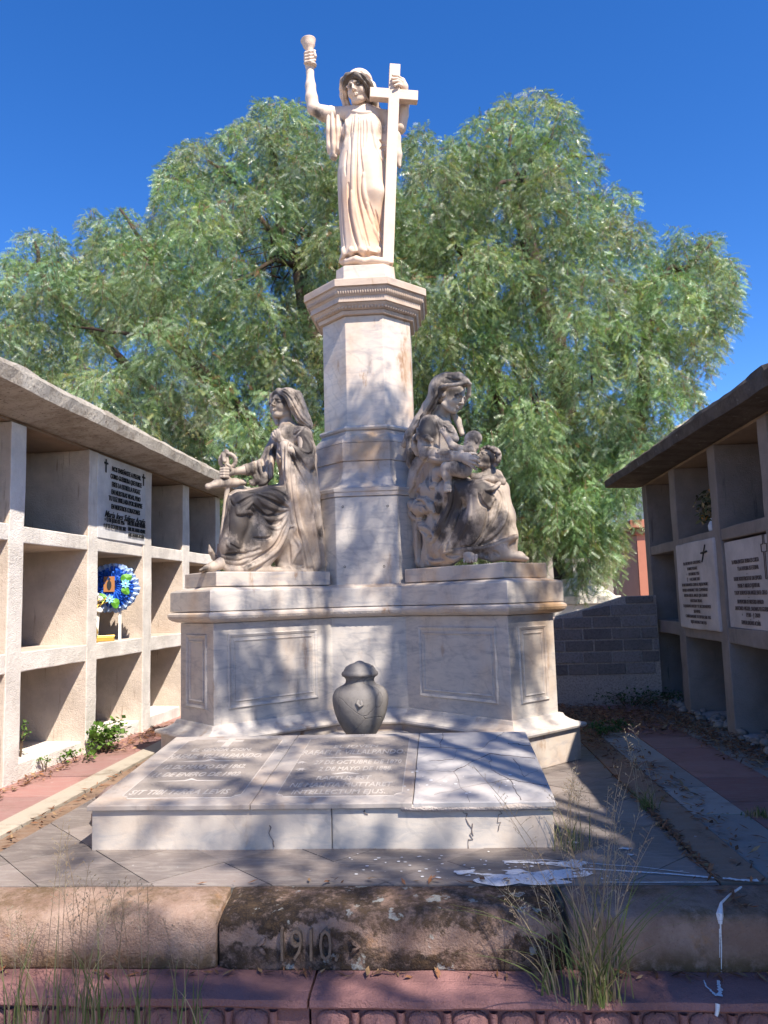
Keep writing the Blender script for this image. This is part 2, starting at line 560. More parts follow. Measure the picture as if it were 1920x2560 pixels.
def bank(root, org, direc, inward, posts, zs, top, mats, depth, floor_z, roof_pts, roof_t, seed, lift):
    """zs: (shelf bottoms, tops); posts: (s0, s1) along the front; roof_pts: front edge (s, overhang)"""
    dx = np.array([direc[0], direc[1], 0.0]); ix = np.array([inward[0], inward[1], 0.0]); o0 = np.array([org[0], org[1], 0.0])
    fr = lambda p: tuple(o0 + dx * p[0] + ix * p[1] + np.array([0, 0, p[2]]))
    m_front, m_back, m_board, m_roof_, m_in = mats
    for k, (s0, s1) in enumerate(posts):
        mb = MB(); mb.box(s0, s1, 0, depth, -0.05, top, None, fr)
        o = uneven(mb.build('post', m_front, root), 0.006, 0.14, seed + k); inner(o, ix, m_in); bevel(o, 0.007, 2)
    for k in range(len(posts) - 1):
        a, b = posts[k][1], posts[k + 1][0]
        for (z0, z1) in zs:
            mb = MB(); mb.box(a - 0.004, b + 0.004, 0.005, depth, z0, z1, None, fr)
            o = uneven(mb.build('shelf', m_front, root), 0.006, 0.14, seed + 40 + k); inner(o, ix, m_in); bevel(o, 0.007, 2)
        mb = MB(); mb.box(a - 0.004, b + 0.004, 0.03, depth, -0.05, floor_z, None, fr)
        bevel(uneven(mb.build('sill', m_front, root), 0.008, 0.14, seed + 80 + k), 0.01, 2)
    mb = MB(); mb.box(posts[0][0], posts[-1][1], depth, depth + 0.15, -0.05, top, None, fr)
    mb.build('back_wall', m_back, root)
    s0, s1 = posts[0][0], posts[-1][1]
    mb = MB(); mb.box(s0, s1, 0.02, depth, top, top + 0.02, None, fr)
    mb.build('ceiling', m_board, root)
    # roof slab with a crumbling edge
    from mathutils import noise as mn
    n = 90; rings = []
    for i in range(n + 1):
        t = i / n; s = roof_pts[0][0] + (roof_pts[1][0] - roof_pts[0][0]) * t
        ov = roof_pts[0][1] + (roof_pts[1][1] - roof_pts[0][1]) * t
        j = lambda q, a=0.010: a * mn.noise(Vector((s * 4.5 + seed, q * 7.3, 0))) + 0.4 * a * mn.noise(Vector((s * 17 + seed, q * 5, 3)))
        z0 = top + 0.022 + lift[0] + (lift[1] - lift[0]) * t; z1 = z0 + roof_t[0] + (roof_t[1] - roof_t[0]) * t
        rings.append([fr((s, -ov + j(1), z0 - 0.035 + j(2, .006))), fr((s, -ov - 0.012 + j(3, .025), (z0 + z1) / 2 + j(4, .012))),
                      fr((s, -ov + 0.014 + j(5), z1 - 0.012 + j(6, .02))), fr((s, -ov + 0.06 + j(7), z1 + 0.01 + j(8, .02))),
                      fr((s, 0.4, z1 + 0.03 + j(9))), fr((s, depth + 0.25, z1 + 0.05)), fr((s, depth + 0.25, top + .022)), fr((s, 0.019, top + .021)), fr((s, -0.02, top + .016 + j(10, .006)))])
    mb = MB(); mb.loft(rings, True, True, True)
    mb.build('roof', m_roof_, root)
    return fr


aL = math.atan(0.054)
dL, iL = (math.sin(aL), math.cos(aL)), (-math.cos(aL), math.sin(aL))
sl = lambda y: (y - 4.7) / math.cos(aL)
left_bank = empty('niche_bank', (-2.64, 4.7, 0), 'sunlit concrete burial niche bank with one white plaque lettered in black', 'burial niches', 'concrete niche banks either side of the monument')
posts = [(sl(a), sl(b)) for a, b in ((0.76, .90), (1.72, 1.86), (2.67, 2.82), (3.62, 3.77), (4.57, 4.73), (5.535, 5.685), (6.475, 6.642), (7.36, 7.535), (8.305, 8.45))]
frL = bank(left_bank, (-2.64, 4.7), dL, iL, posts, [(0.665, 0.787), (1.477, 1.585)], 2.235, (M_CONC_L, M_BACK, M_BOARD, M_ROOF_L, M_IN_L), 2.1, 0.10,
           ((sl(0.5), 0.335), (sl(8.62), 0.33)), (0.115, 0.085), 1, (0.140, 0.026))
aR = math.atan(0.018)
dR, iR = (math.sin(aR), math.cos(aR)), (math.cos(aR), -math.sin(aR))
sr = lambda y: (y - 5.88) / math.cos(aR)
right_bank = empty('niche_bank', (2.09, 5.88, 0), 'shaded grey concrete burial niche bank holding two inscribed plaques', 'burial niches', 'concrete niche banks either side of the monument')
posts_r = [(sr(a), sr(b)) for a, b in ((1.04, 1.18), (2.0, 2.14), (2.96, 3.11), (3.92, 4.075), (4.90, 5.045), (5.88, 6.045), (6.95, 7.125), (7.955, 8.13))]
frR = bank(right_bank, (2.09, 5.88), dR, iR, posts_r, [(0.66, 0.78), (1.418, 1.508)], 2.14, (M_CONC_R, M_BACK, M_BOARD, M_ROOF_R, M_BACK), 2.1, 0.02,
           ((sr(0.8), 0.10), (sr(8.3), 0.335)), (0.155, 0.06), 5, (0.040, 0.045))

# white plaque with black lettering on the left bank
mb = MB()
mb.box(sl(5.66), sl(6.505), -0.004, 0.06, 1.580, 2.232, None, frL)
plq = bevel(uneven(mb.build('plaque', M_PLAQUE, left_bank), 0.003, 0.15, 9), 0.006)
tag(plq, 'white painted plaque with black lettering')
mb = MB()
RL, UPV = np.array([dL[0], dL[1], 0]), np.array([0, 0, 1.0])
def PL(y, z, lift=0.0085):
    p = np.array(frL((sl(y), -0.004, z))); return p - np.array([iL[0], iL[1], 0]) * lift
for ln, (a, b), z in (('NOS ENSEÑASTE A PELEAR', (5.87, 6.385), 2.128), ('COMO GUERRERA QUE FUISTE', (5.845, 6.405), 2.066), ('ERES LA ESTRELLA FUGAZ', (5.87, 6.38), 2.004),
                      ('EN NUESTRAS VIDAS, PERO', (5.865, 6.385), 1.942), ('TU LUZ BRILLARA POR SIEMPRE', (5.82, 6.42), 1.888), ('EN NUESTROS CORAZONES', (5.865, 6.375), 1.826)):
    text_mesh(mb, ln, PL((a + b) / 2, z), RL, UPV, 0.040, b - a, offset=0.012)
text_mesh(mb, 'Maria Ines Salinas Acuña', PL(6.12, 1.752), RL, UPV, 0.053, 0.72, shear=0.45, offset=0.004)
for ln, c, w_, z in (('13 DE JULIO DE 1956', 5.94, 0.30, 1.716), ('07 DE OCTUBRE DEL 2022', 5.945, 0.345, 1.668),
                     ('FAM. DEL MURO SALINAS', 6.315, 0.335, 1.722), ('FAM. DEL MURO ADAME', 6.32, 0.325, 1.676), ('FAM. SALINAS ACUÑA', 6.315, 0.30, 1.630)):
    text_mesh(mb, ln, PL(c, z), RL, UPV, 0.033, w_, offset=0.012)
def plate_cross(mb, fr, s, t, z, h, w_, th, bar=0.7, lean=0.0):
    mb.box(s - th / 2, s + th / 2, t - 0.003, t, z, z + h, None, fr)
    mb.box(s - w_ / 2, s + w_ / 2, t - 0.0045, t - 0.001, z + h * bar - th / 2, z + h * bar + th / 2, None, fr)
def star(mb, p, right, up, r_):
    pts = []
    for k in range(10):
        a = PI / 2 + k * PI / 5; q = r_ if k % 2 == 0 else r_ * 0.42
        pts.append(np.array(p) + np.array(right) * math.cos(a) * q + np.array(up) * math.sin(a) * q)
    mb.add(pts, [tuple(range(10))])
mb.build('lettering', M_BLACKP, plq)
for a_, z_, h_, w_, t_ in ((5.775, 2.10, .105, .06, .015), (6.448, 2.09, .105, .06, .015), (5.755, 1.668, .032, .018, .005)):
    mb = MB(); plate_cross(mb, frL, sl(a_), -0.0085, z_, h_, w_, t_); mb.build('painted_cross', M_BLACKP, plq)
mb = MB(); star(mb, PL(5.765, 1.732), RL, UPV, 0.016); mb.build('painted_star', M_BLACKP, plq)

# the two plaques of the right bank
RRV = np.array([-dR[0], -dR[1], 0])
def PR(y, z, t): 
    return np.array(frR((sr(y), t, z)))
mb = MB(); mb.box(sr(5.985), sr(6.985), -0.022, 0.04, 0.738, 1.452, None, frR)
p1 = bevel(uneven(mb.build('plaque', M_PLAQUE_R, right_bank), 0.007, 0.09, 3), 0.012)
tag(p1, 'plaque with plastered rim and a slanted black cross')
mb = MB()
T1 = -0.031
for ln, (a, b), z in (('SR. SALVADOR GUILLERMO', (6.285, 6.745), 1.268), ('TORRES PUENTE', (6.38, 6.65), 1.222), ('19 FEBRERO 1956', (6.34, 6.615), 1.178), ('4 OCTUBRE 2021', (6.34, 6.60), 1.134),
                      ('TE RECORDAMOS COMO EL MEJOR PADRE', (6.15, 6.83), 1.090), ('ESPOSO ADMIRABLE Y FIEL COMPAÑERO', (6.16, 6.82), 1.046), ('AHORA ERES EL ANGEL QUE CUIDAS', (6.18, 6.79), 1.002),
                      ('NUESTRAS VIDAS', (6.32, 6.62), 0.958), ('TE QUEREMOS MUCHO Y TE RECORDAREMOS', (6.12, 6.83), 0.914), ('SIEMPRE', (6.38, 6.55), 0.872), ('CARIÑOSAMENTE TU ESPOSA SERE TUS', (6.14, 6.78), 0.830), ('HIJOS NUERAS Y NIETOS', (6.25, 6.65), 0.786)):
    text_mesh(mb, ln, PR((a + b) / 2, z, T1), RRV, UPV, 0.026, b - a, depth=0.0015)
tag(mb.build('lettering', M_BROWNP, p1))
mb = MB(); star(mb, PR(6.66, 1.19, T1 - .002), RRV, UPV, 0.012); mb.build('star_mark', M_BROWNP, p1)
mb = MB(); plate_cross(mb, frR, sr(6.655), T1, 1.128, 0.036, 0.02, 0.004); mb.build('small_cross', M_BROWNP, p1)
mb = MB()
mb.tube([PR(6.25, 1.275, T1), PR(6.152, 1.405, T1)], 0.0045, 6)
mb.tube([PR(6.255, 1.345, T1), PR(6.125, 1.352, T1)], 0.008, 6)
mb.build('slanted_cross', M_BLACKP, p1)
mb = MB(); mb.box(sr(5.048), sr(5.877), 0.022, 0.07, 0.778, 1.40, None, frR)
p2 = bevel(uneven(mb.build('plaque', M_PLAQUE_R, right_bank), 0.003, 0.12, 4), 0.004)
tag(p2, 'plaque set back in its niche with an outlined cross')
mb = MB()
T2 = 0.0165
for ln, (a, b), z in (('LA VIDA EN ESTA TIERRA ES CORTA', (5.235, 5.73), 1.232), ('Y LA FUTURA ES ETERNA', (5.25, 5.63), 1.182), ('ENTRE NOSOTROS FUE UN ESPOSO', (5.215, 5.715), 1.112), ('PADRE Y ABUELO EJEMPLAR', (5.255, 5.65), 1.063),
                      ('Y HOY TENEMOS UN ANGEL EN EL CIELO', (5.145, 5.725), 1.014), ('EN MEMORIA DE NUESTRO AMADO', (5.215, 5.68), 0.952), ('ANTONIO MIGUEL SALINAS FELGUEREZ', (5.12, 5.735), 0.905),
                      ('1930 - † 2009', (5.29, 5.53), 0.862), ('FAMILIA SALINAS ACUÑA', (5.29, 5.63), 0.808)):
    text_mesh(mb, ln, PR((a + b) / 2, z, T2), RRV, UPV, 0.030, b - a, depth=0.0015)
for z in (1.157, 0.995, 0.845):
    text_mesh(mb, '-', PR(5.46, z - 0.01, T2), RRV, UPV, 0.03, 0.02, depth=0.001)
mb.build('lettering', M_BROWNP, p2)
mb = MB(); star(mb, PR(5.60, 0.876, T2 - .002), RRV, UPV, 0.012); mb.build('star_mark', M_BROWNP, p2)
mb = MB()
oc = [(-.012, -.16), (-.012, .015), (-.045, .015), (-.045, .065), (-.012, .065), (-.012, .125), (.012, .125), (.012, .065), (.045, .065), (.045, .015), (.012, .015), (.012, -.16)]
for k in range(12):
    a, b = oc[k], oc[(k + 1) % 12]
    mb.tube([PR(5.135 - a[0], 1.275 + a[1], T2), PR(5.135 - b[0], 1.275 + b[1], T2)], 0.0028, 5)
mb.build('outlined_cross', M_BROWNP, p2)

# rubble under the right bank
M_RUBBLE = simple('rubble stones', (0.27, 0.23, 0.20), 0.95, 0.4, 30, 0.2, 0.6)
def stone_mesh(mb, c, r_, seed, flat=0.7, col=None):
    rr = random.Random(seed); bm = bmesh.new()
    bmesh.ops.create_icosphere(bm, subdivisions=2, radius=1)
    from mathutils import noise as mn
    off = Vector((seed * 1.7, seed * .3, 0))
    for v in bm.verts:
        v.co = v.co * (1 + 0.45 * mn.noise(v.co * 1.3 + off)); v.co.z *= flat
    vs = [tuple(np.array(c) + np.array(v.co) * r_) for v in bm.verts]
    mb.add(vs, [tuple(v.index for v in f.verts) for f in bm.faces], col); bm.free()
mb = MB()
rr = random.Random(5)
for k in range(150):
    y = rr.uniform(3.4, 7.9)
    stone_mesh(mb, (2.09 + .018 * (y - 5.88) + rr.uniform(-0.05, 0.20), y, rr.uniform(0.0, 0.05)), rr.uniform(0.015, 0.045), k)
tag(mb.build('rubble', M_RUBBLE, None, True), kind='stuff')

# --- grey block wall closing the right-hand path
M_BLOCK = NG('lava block')
g = M_BLOCK
n2 = g.noise(60, 4, 0.8)
c = g.mix(g.rng(n2, 0.4, 0.7), g.attr('tint'), g.mix(0.55, g.attr('tint'), (0.03, 0.025, 0.025)))
c = g.mix(g.math('MULTIPLY', g.rng(g.noise(5, 6, 0.7), 0.5, 0.7), 0.4), c, (0.30, 0.26, 0.24))
M_BLOCK = g.out(c, 0.95, g.bump(n2, 0.9, 0.015), 0.2)
mb = MB()
wt = lambda x: np.interp(x, [-.4, 1.1, 1.45, 1.79, 2.2], [.70, .835, .912, 1.02, 1.025])
WY = 7.74
xs = np.linspace(0.1, 2.10, 42)
front = [(x, WY + 0.012, -0.05) for x in xs] + [(x, WY + 0.012, wt(x) - 0.004) for x in xs]
back = [(x, WY + 0.14, -0.05) for x in xs] + [(x, WY + 0.14, wt(x) - 0.004) for x in xs]
n = len(xs)
mb.add(front + back, [(i, i + 1, n + i + 1, n + i) for i in range(n - 1)] + [(2 * n + i, 3 * n + i, 3 * n + i + 1, 2 * n + i + 1) for i in range(n - 1)] +
       [(n + i, n + i + 1, 3 * n + i + 1, 3 * n + i) for i in range(n - 1)], (0.52, 0.44, 0.40))
rr = random.Random(9)
z = 0.27; row = 0
while z < 1.0:
    x = 0.1 - (0.14 if row % 2 else 0.0) + rr.uniform(-.03, .03)
    while x < 2.1:
        bl = 0.265
        x0, x1 = max(x, 0.1), min(x + bl, 2.09)
        if x1 - x0 > 0.03:
            k = rr.uniform(0.7, 1.25); col = (0.28 * k, 0.245 * k, 0.24 * k)
            ze0, ze1 = min(z + 0.098, wt(x0) - .012), min(z + 0.098, wt(x1) - .012)
            if min(ze0, ze1) - z > 0.02:
                d = rr.uniform(-0.003, 0.004)
                vs = [(x0, WY + d, z), (x1, WY + d, z), (x1, WY + d, ze1), (x0, WY + d, ze0), (x0, WY + .03, z), (x1, WY + .03, z), (x1, WY + .03, ze1), (x0, WY + .03, ze0)]
                mb.add(vs, [(0, 1, 2, 3), (0, 4, 5, 1), (1, 5, 6, 2), (3, 2, 6, 7), (0, 3, 7, 4)], col)
        x += bl + 0.014 * rr.uniform(0.8, 1.3)
    z += 0.113; row += 1
bw = mb.build('block_wall', M_BLOCK)
tag(bw, 'low grey block wall with a sloping top closing the shaded path', 'wall')
bevel(bw, 0.004, 1)

# --- distant tombs and buildings seen under and beside the trees
M_PINKW = simple('pink plaster', (0.62, 0.33, 0.24), 0.9, 0.12, 4)
M_WHITEW = simple('white limewash', (0.75, 0.70, 0.63), 0.9, 0.1, 4)
M_BEIGE = simple('beige plaster', (0.58, 0.50, 0.40), 0.9, 0.18, 3)
M_TRIM = simple('terracotta trim', (0.42, 0.17, 0.12), 0.9, 0.12, 6)
M_DARKWIN = simple('dark opening', (0.03, 0.03, 0.035), 0.4, 0.1)
M_ROCKY = m_concrete('old masonry', (0.42, 0.36, 0.30), (0.15, 0.12, 0.10), 0.5, 0.3, 0.4, 0.6)
t = empty('tomb', (3.9, 13.5, 0), 'pink plastered tomb with a recessed panel and red cornice beyond the block wall', 'tomb')
mb = MB(); mb.box(3.28, 5.2, 13.0, 15, 0, 2.0); mb.build('body', M_PINKW, t)
mb = MB()
for a, b, c_, d_ in ((3.42, 4.05, 1.62, 1.68), (3.42, 4.05, 0.28, 0.34), (3.42, 3.48, 0.34, 1.62), (3.99, 4.05, 0.34, 1.62)): mb.box(a, b, 12.96, 13.0, c_, d_)
mb.build('panel_frame', M_PINKW, t)
mb = MB(); mb.box(3.22, 5.28, 12.92, 15.06, 2.0, 2.10); mb.box(3.14, 5.36, 12.84, 15.14, 2.10, 2.24); bevel(mb.build('cornice', M_TRIM, t), .02)
mb = MB(); mb.box(3.26, 3.42, 12.93, 12.998, 0, 1.9); mb.build('pilaster', M_TRIM, t)
t = empty('tomb', (2.3, 11.2, 0), 'white limewashed tomb with stepped top just behind the monument corner', 'tomb')
mb = MB(); mb.box(1.55, 2.42, 10.9, 12.4, 0, 0.92); bevel(mb.build('body', M_WHITEW, t), .02)
mb = MB(); mb.box(1.5, 2.47, 10.85, 12.45, 0.92, 1.02)
mb.loft([[(1.56, 10.9, 1.02), (2.41, 10.9, 1.02), (2.41, 12.4, 1.02), (1.56, 12.4, 1.02)], [(1.85, 11.3, 1.28), (2.15, 11.3, 1.28), (2.15, 12.0, 1.28), (1.85, 12.0, 1.28)]])
mb.build('lid', M_WHITEW, t)
mb = MB(); mb.box(1.97, 2.03, 11.6, 11.66, 1.28, 1.75); mb.box(1.86, 2.14, 11.602, 11.658, 1.52, 1.58); mb.build('cross', M_WHITEW, t)
t = empty('cemetery_wall', (3, 17, 0), 'long beige masonry wall far behind the trees', 'wall')
mb = MB(); mb.box(-16, 16, 20.0, 20.4, -0.03, 2.6); mb.build('wall', M_ROCKY, t)
mb = MB(); mb.box(-16.05, 16.05, 19.94, 20.46, 2.6, 2.75); mb.build('coping', M_BEIGE, t)
t = empty('chapel', (9, 25, 0), 'pale gabled building peeping over the right niche roof', 'building')
mb = MB()
mb.add([(6.9, 22, 0), (14.5, 22, 0), (14.5, 22, 5.6), (10.2, 22, 7.3), (6.9, 22, 5.5), (6.9, 30, 0), (14.5, 30, 0), (14.5, 30, 5.6), (10.2, 30, 7.3), (6.9, 30, 5.5)],
       [(0, 1, 2, 3, 4), (5, 9, 8, 7, 6), (0, 4, 9, 5), (1, 6, 7, 2)])
mb.build('wall', M_WHITEW, t)
mb = MB()
for a, b in (((6.6, 5.42), (10.2, 7.42)), ((10.2, 7.42), (14.8, 5.55))):
    mb.loft([[(a[0], y, a[1]), (b[0], y, b[1]), (b[0], y, b[1] + .14), (a[0], y, a[1] + .14)] for y in (21.7, 30.3)])
mb.build('roof', M_BEIGE, t)
mb = MB(); mb.box(9.6, 10.8, 21.96, 22.0, 2.4, 4.4); mb.build('window', M_DARKWIN, t)
# =================================================================== MONUMENT
M_MARB = m_marble('weathered marble')
M_MARB2 = m_marble('stained marble', (0.53, 0.46, 0.40), (0.36, 0.335, 0.335), 1.0, 0.55)
M_MARBC = m_marble('warm pale marble', (0.64, 0.54, 0.455), (0.44, 0.39, 0.37), 0.95, 0.15)  # lighter, warmer base with strong orange staining
M_MARBU = m_marble('cornice marble', (0.54, 0.42, 0.335), (0.42, 0.33, 0.27), 0.6, 0.3)
MX, MY = -0.518, 6.10
monument = empty('monument', (MX, MY, 0), 'tall pale marble tomb monument with panelled pedestal arms and an octagonal column', 'monument')
S2 = math.sqrt(0.5)
AW, AR, FP = 0.23, 1.54, -0.59


def star_plan():
    p = []
    r_in = -FP / S2 - AW
    half = [((r_in - AW) * S2, FP), ((AR - AW) * S2, -(AR + AW) * S2), ((AR + AW) * S2, -(AR - AW) * S2), (-FP, -(r_in - AW) * S2)]
    right = half + [(-FP, 0.45), (0.35, 0.59)]
    left = [(-x, y) for x, y in right][::-1]
    return right + left      # counter-clockwise from the front


def offset_poly(p, o):
    n = len(p); out = []
    for i in range(n):
        a, b, c = np.array(p[i - 1]), np.array(p[i]), np.array(p[(i + 1) % n])
        u, v = b - a, c - b
        u /= np.linalg.norm(u); v /= np.linalg.norm(v)
        n1, n2 = np.array([u[1], -u[0]]), np.array([v[1], -v[0]])
        k = n1 + n2; k = k / (1 + n1 @ n2)
        out.append(tuple(b + k * o))
    return out


PLAN = star_plan()


def plan_loft(mb, prof, plan=PLAN):
    mb.loft([[(MX + x, MY + y, z) for x, y in offset_poly(plan, o)] for o, z in prof])


def mon(name, mat, prof, bv=0.005, smooth=False, plan=PLAN):
    mb = MB(); plan_loft(mb, prof, plan)
    o = mb.build(name, mat, monument, smooth)
    if bv: bevel(o, bv, 2)
    return o


mon('plinth', M_MARB2, [(0.095, 0.0), (0.095, 0.197)])
mon('base_moulding', M_MARB, [(0.105, 0.199), (0.122, 0.206), (0.127, 0.218), (0.122, 0.230), (0.100, 0.236), (0.075, 0.242), (0.050, 0.255), (0.030, 0.272), (0.020, 0.292), (0.006, 0.296)], 0)
dado = mon('dado', M_MARB, [(0.0, 0.292), (0.0, 0.932)])
mon('moulding', M_MARB2, [(0.0, 0.934), (0.018, 0.936), (0.040, 0.944), (0.058, 0.958), (0.066, 0.976), (0.064, 0.990), (0.045, 1.004), (0.02, 1.006)], 0)
mon('cornice', M_MARB, [(0.052, 1.008), (0.052, 1.136), (0.048, 1.141)], 0.004)
mon('weathering_slope', M_MARB2, [(0.046, 1.142), (0.040, 1.146), (-0.045, 1.168), (-0.2, 1.170)], 0)


def egg_row(mb, p, q, z, n, r_, h, out):
    p, q = np.array(p), np.array(q); d = (q - p); L = np.linalg.norm(d); d /= L
    nn = np.array([d[1], -d[0]])
    for k in range(n):
        c = p + d * L * (k + .5) / n
        rings = []
        for j in range(5):
            a = PI * j / 4; w_ = math.sin(a)
            rings.append([(c[0] + d[0] * r_ * w_ * math.cos(b) + nn[0] * out * w_ * math.sin(b), c[1] + d[1] * r_ * w_ * math.cos(b) + nn[1] * out * w_ * math.sin(b), z - h * math.cos(a)) for b in np.linspace(0, PI, 5)])
        mb.loft(rings, False, False, False)


pl = [(MX + x, MY + y) for x, y in offset_poly(PLAN, 0.058)]
mb = MB()
for i in (0, 1, 2, 8, 9, 10, 11):
    a, b = pl[i], pl[(i + 1) % len(pl)]
    if a[1] > 6.2 and b[1] > 6.2: continue
    egg_row(mb, a, b, 0.972, max(3, int(np.linalg.norm(np.subtract(b, a)) / 0.042)), 0.014, 0.016, 0.006)
mb.build('bead_row', M_MARB2, monument, True)


def face_frame(p, q, z0, z1, inset0, inset1, insz0, insz1, wd, th, name='panel_frame'):
    """a moulded rectangular frame standing proud of a vertical face from p to q"""
    p, q = np.array(p), np.array(q); d = q - p; L = np.linalg.norm(d); d /= L
    nn = np.array([d[1], -d[0]])
    fr = lambda v: (p[0] + d[0] * v[0] + nn[0] * v[1], p[1] + d[1] * v[0] + nn[1] * v[1], v[2])
    for wd_, th_, ex in ((wd, th, 0.0), (wd * 0.55, th * 0.6, wd * 1.9)):
        mb = MB()
        s0, s1, a, b = inset0 + ex, L - inset1 - ex, z0 + insz0 + ex, z1 - insz1 - ex
        O = [(s0, a), (s1, a), (s1, b), (s0, b)]; I = [(s0 + wd_, a + wd_), (s1 - wd_, a + wd_), (s1 - wd_, b - wd_), (s0 + wd_, b - wd_)]
        M1 = [(s0 + wd_ * .3, a + wd_ * .3), (s1 - wd_ * .3, a + wd_ * .3), (s1 - wd_ * .3, b - wd_ * .3), (s0 + wd_ * .3, b - wd_ * .3)]
        ring = lambda pts, t: [fr((u, t, v)) for u, v in pts]
        mb.loft([ring(O, -0.002), ring(O, th_ * .5), ring(M1, th_), ring(I, th_ * .35), ring(I, -0.002)], False, False)
        mb.build(name, M_MARB, monument)


P0 = [(MX + x, MY + y) for x, y in PLAN]
for i, ins in ((0, (0.13, 0.10)), (1, (0.09, 0.09)), (10, (0.10, 0.13)), (9, (0.09, 0.09))):
    a, b = P0[i], P0[(i + 1) % len(P0)]
    face_frame(a, b, 0.30, 0.93, ins[0], ins[1], 0.085, 0.07, 0.022, 0.011)


def octa(ap, c=(MX, MY), rot=0.0):
    rr_ = ap / math.cos(PI / 8)
    return [(c[0] + rr_ * math.cos(PI / 8 + k * PI / 4 + rot), c[1] + rr_ * math.sin(PI / 8 + k * PI / 4 + rot)) for k in range(8)]


def oct_part(name, mat, prof, bv=0.003, parent=None):
    mb = MB(); mb.loft([[(x, y, z) for x, y in octa(a)] for a, z in prof])
    o = mb.build(name, mat, parent or monument)
    if bv: bevel(o, bv, 2)
    return o


oct_part('pedestal', M_MARB, [(0.548, 1.160), (0.548, 1.806)], 0.004)
oct_part('pedestal_band', M_MARB2, [(0.556, 1.808), (0.556, 1.838), (0.562, 1.842), (0.562, 1.868)], 0.003)
cv = [(0.552, 1.870)] + [(0.552 - 0.125 * math.sin(t), 1.870 + 0.205 * (1 - math.cos(t)) + 0.0) for t in np.linspace(0.2, PI / 2, 8)]
oct_part('cavetto', M_MARB2, cv + [(0.424, 2.09)], 0)
oct_part('drum', M_MARB2, [(0.432, 2.092), (0.432, 2.232)], 0.004)
oct_part('sloped_collar', M_MARB2, [(0.432, 2.234), (0.428, 2.250), (0.405, 2.285), (0.378, 2.312), (0.374, 2.335)], 0)
oct_part('torus', M_MARB, [(0.372, 2.336), (0.386, 2.342), (0.392, 2.356), (0.386, 2.370), (0.366, 2.378)], 0)
oct_part('shaft', M_MARBC, [(0.353, 2.380), (0.351, 3.248)], 0.004)
oct_part('capital', M_MARBU, [(0.360, 3.250), (0.378, 3.252), (0.386, 3.276), (0.380, 3.284), (0.392, 3.286), (0.424, 3.322), (0.424, 3.330), (0.440, 3.332), (0.440, 3.374), (0.446, 3.378),
                              (0.452, 3.384), (0.474, 3.430), (0.472, 3.436), (0.490, 3.440), (0.490, 3.492), (0.486, 3.498), (0.40, 3.512)], 0)
mb = MB()
o1, o2 = octa(0.404), octa(0.461)
for i in range(8):
    a, b = o1[i], o1[(i + 1) % 8]
    egg_row(mb, a, b, 3.305, 13, 0.011, 0.020, 0.012)
mb.build('egg_band', M_MARBU, monument, True)
mb = MB()
for i in range(8):
    a, b = o2[i], o2[(i + 1) % 8]
    egg_row(mb, a, b, 3.407, 20, 0.008, 0.024, 0.009)
mb.build('leaf_band', M_MARBU, monument, True)
# four dark fixing holes in the pedestal face
M_HOLE = simple('dark hole', (0.012, 0.011, 0.01), 0.9, 0.1)
for x, y in ((857, 1267), (969, 1265), (862, 1417), (960, 1416)):
    c = ony(x, y, MY - 0.548)
    mb = MB()
    rings = [[(c[0] + r_ * math.cos(a), c[1] + d, c[2] + r_ * math.sin(a)) for a in np.linspace(0, 2 * PI, 13)[:-1]] for r_, d in ((0.0085, 0.004), (0.0085, -0.0015), (0.0055, -0.0015), (0.0055, 0.003))]
    mb.loft(rings, False, True)
    mb.build('bolt_hole', M_HOLE, monument, True)

# ------------------------------------------------------------------ tomb slab
tomb = empty('tomb_slab', (-0.56, 3.95, 0), 'low sloping marble tomb of three slabs lying in front of the monument', 'tomb')
M_SLAB = m_marble('slab marble', (0.41, 0.365, 0.335), (0.30, 0.28, 0.28), 0.5, 0.85, rough=0.6)
M_SLABB = m_marble('blank slab marble', (0.48, 0.45, 0.44), (0.37, 0.36, 0.37), 0.15, 0.3, rough=0.55)
M_PLTH = m_marble('slab plinth marble', (0.55, 0.49, 0.43), (0.40, 0.38, 0.37), 0.45, 0.4, rough=0.5)
SX0, SX1, SY0, SY1 = -1.575, 0.452, 3.382, 4.53
ZF, ZB = 0.168, 0.262
zs_ = lambda y: ZF + (ZB - ZF) * (y - SY0) / (SY1 - SY0)
for a, b in ((SX0 + .016, -0.5015), (-0.4985, SX1 - .012)):
    mb = MB()
    y0, y1 = SY0 + 0.018, SY1 - 0.03
    mb.add([(a, y0, -0.01), (b, y0, -0.01), (b, y1, -0.01), (a, y1, -0.01), (a, y0, zs_(y0) - .001), (b, y0, zs_(y0) - .001), (b, y1, zs_(y1) - .001), (a, y1, zs_(y1) - .001)],
           [(0, 3, 2, 1), (4, 5, 6, 7), (0, 1, 5, 4), (1, 2, 6, 5), (2, 3, 7, 6), (3, 0, 4, 7)])
    bevel(uneven(mb.build('plinth', M_PLTH, tomb), 0.0025, 0.12, 3), 0.005)
SN = np.array([0, -(ZB - ZF), SY1 - SY0]); SN /= np.linalg.norm(SN)
SU = np.array([0, SY1 - SY0, ZB - ZF]); SU /= np.linalg.norm(SU)
TH = 0.024
sp_ = lambda x, v, h=0.0: np.array([x, SY0, ZF]) + SU * v + SN * h
SLEN = math.hypot(SY1 - SY0, ZB - ZF)
slabs = []
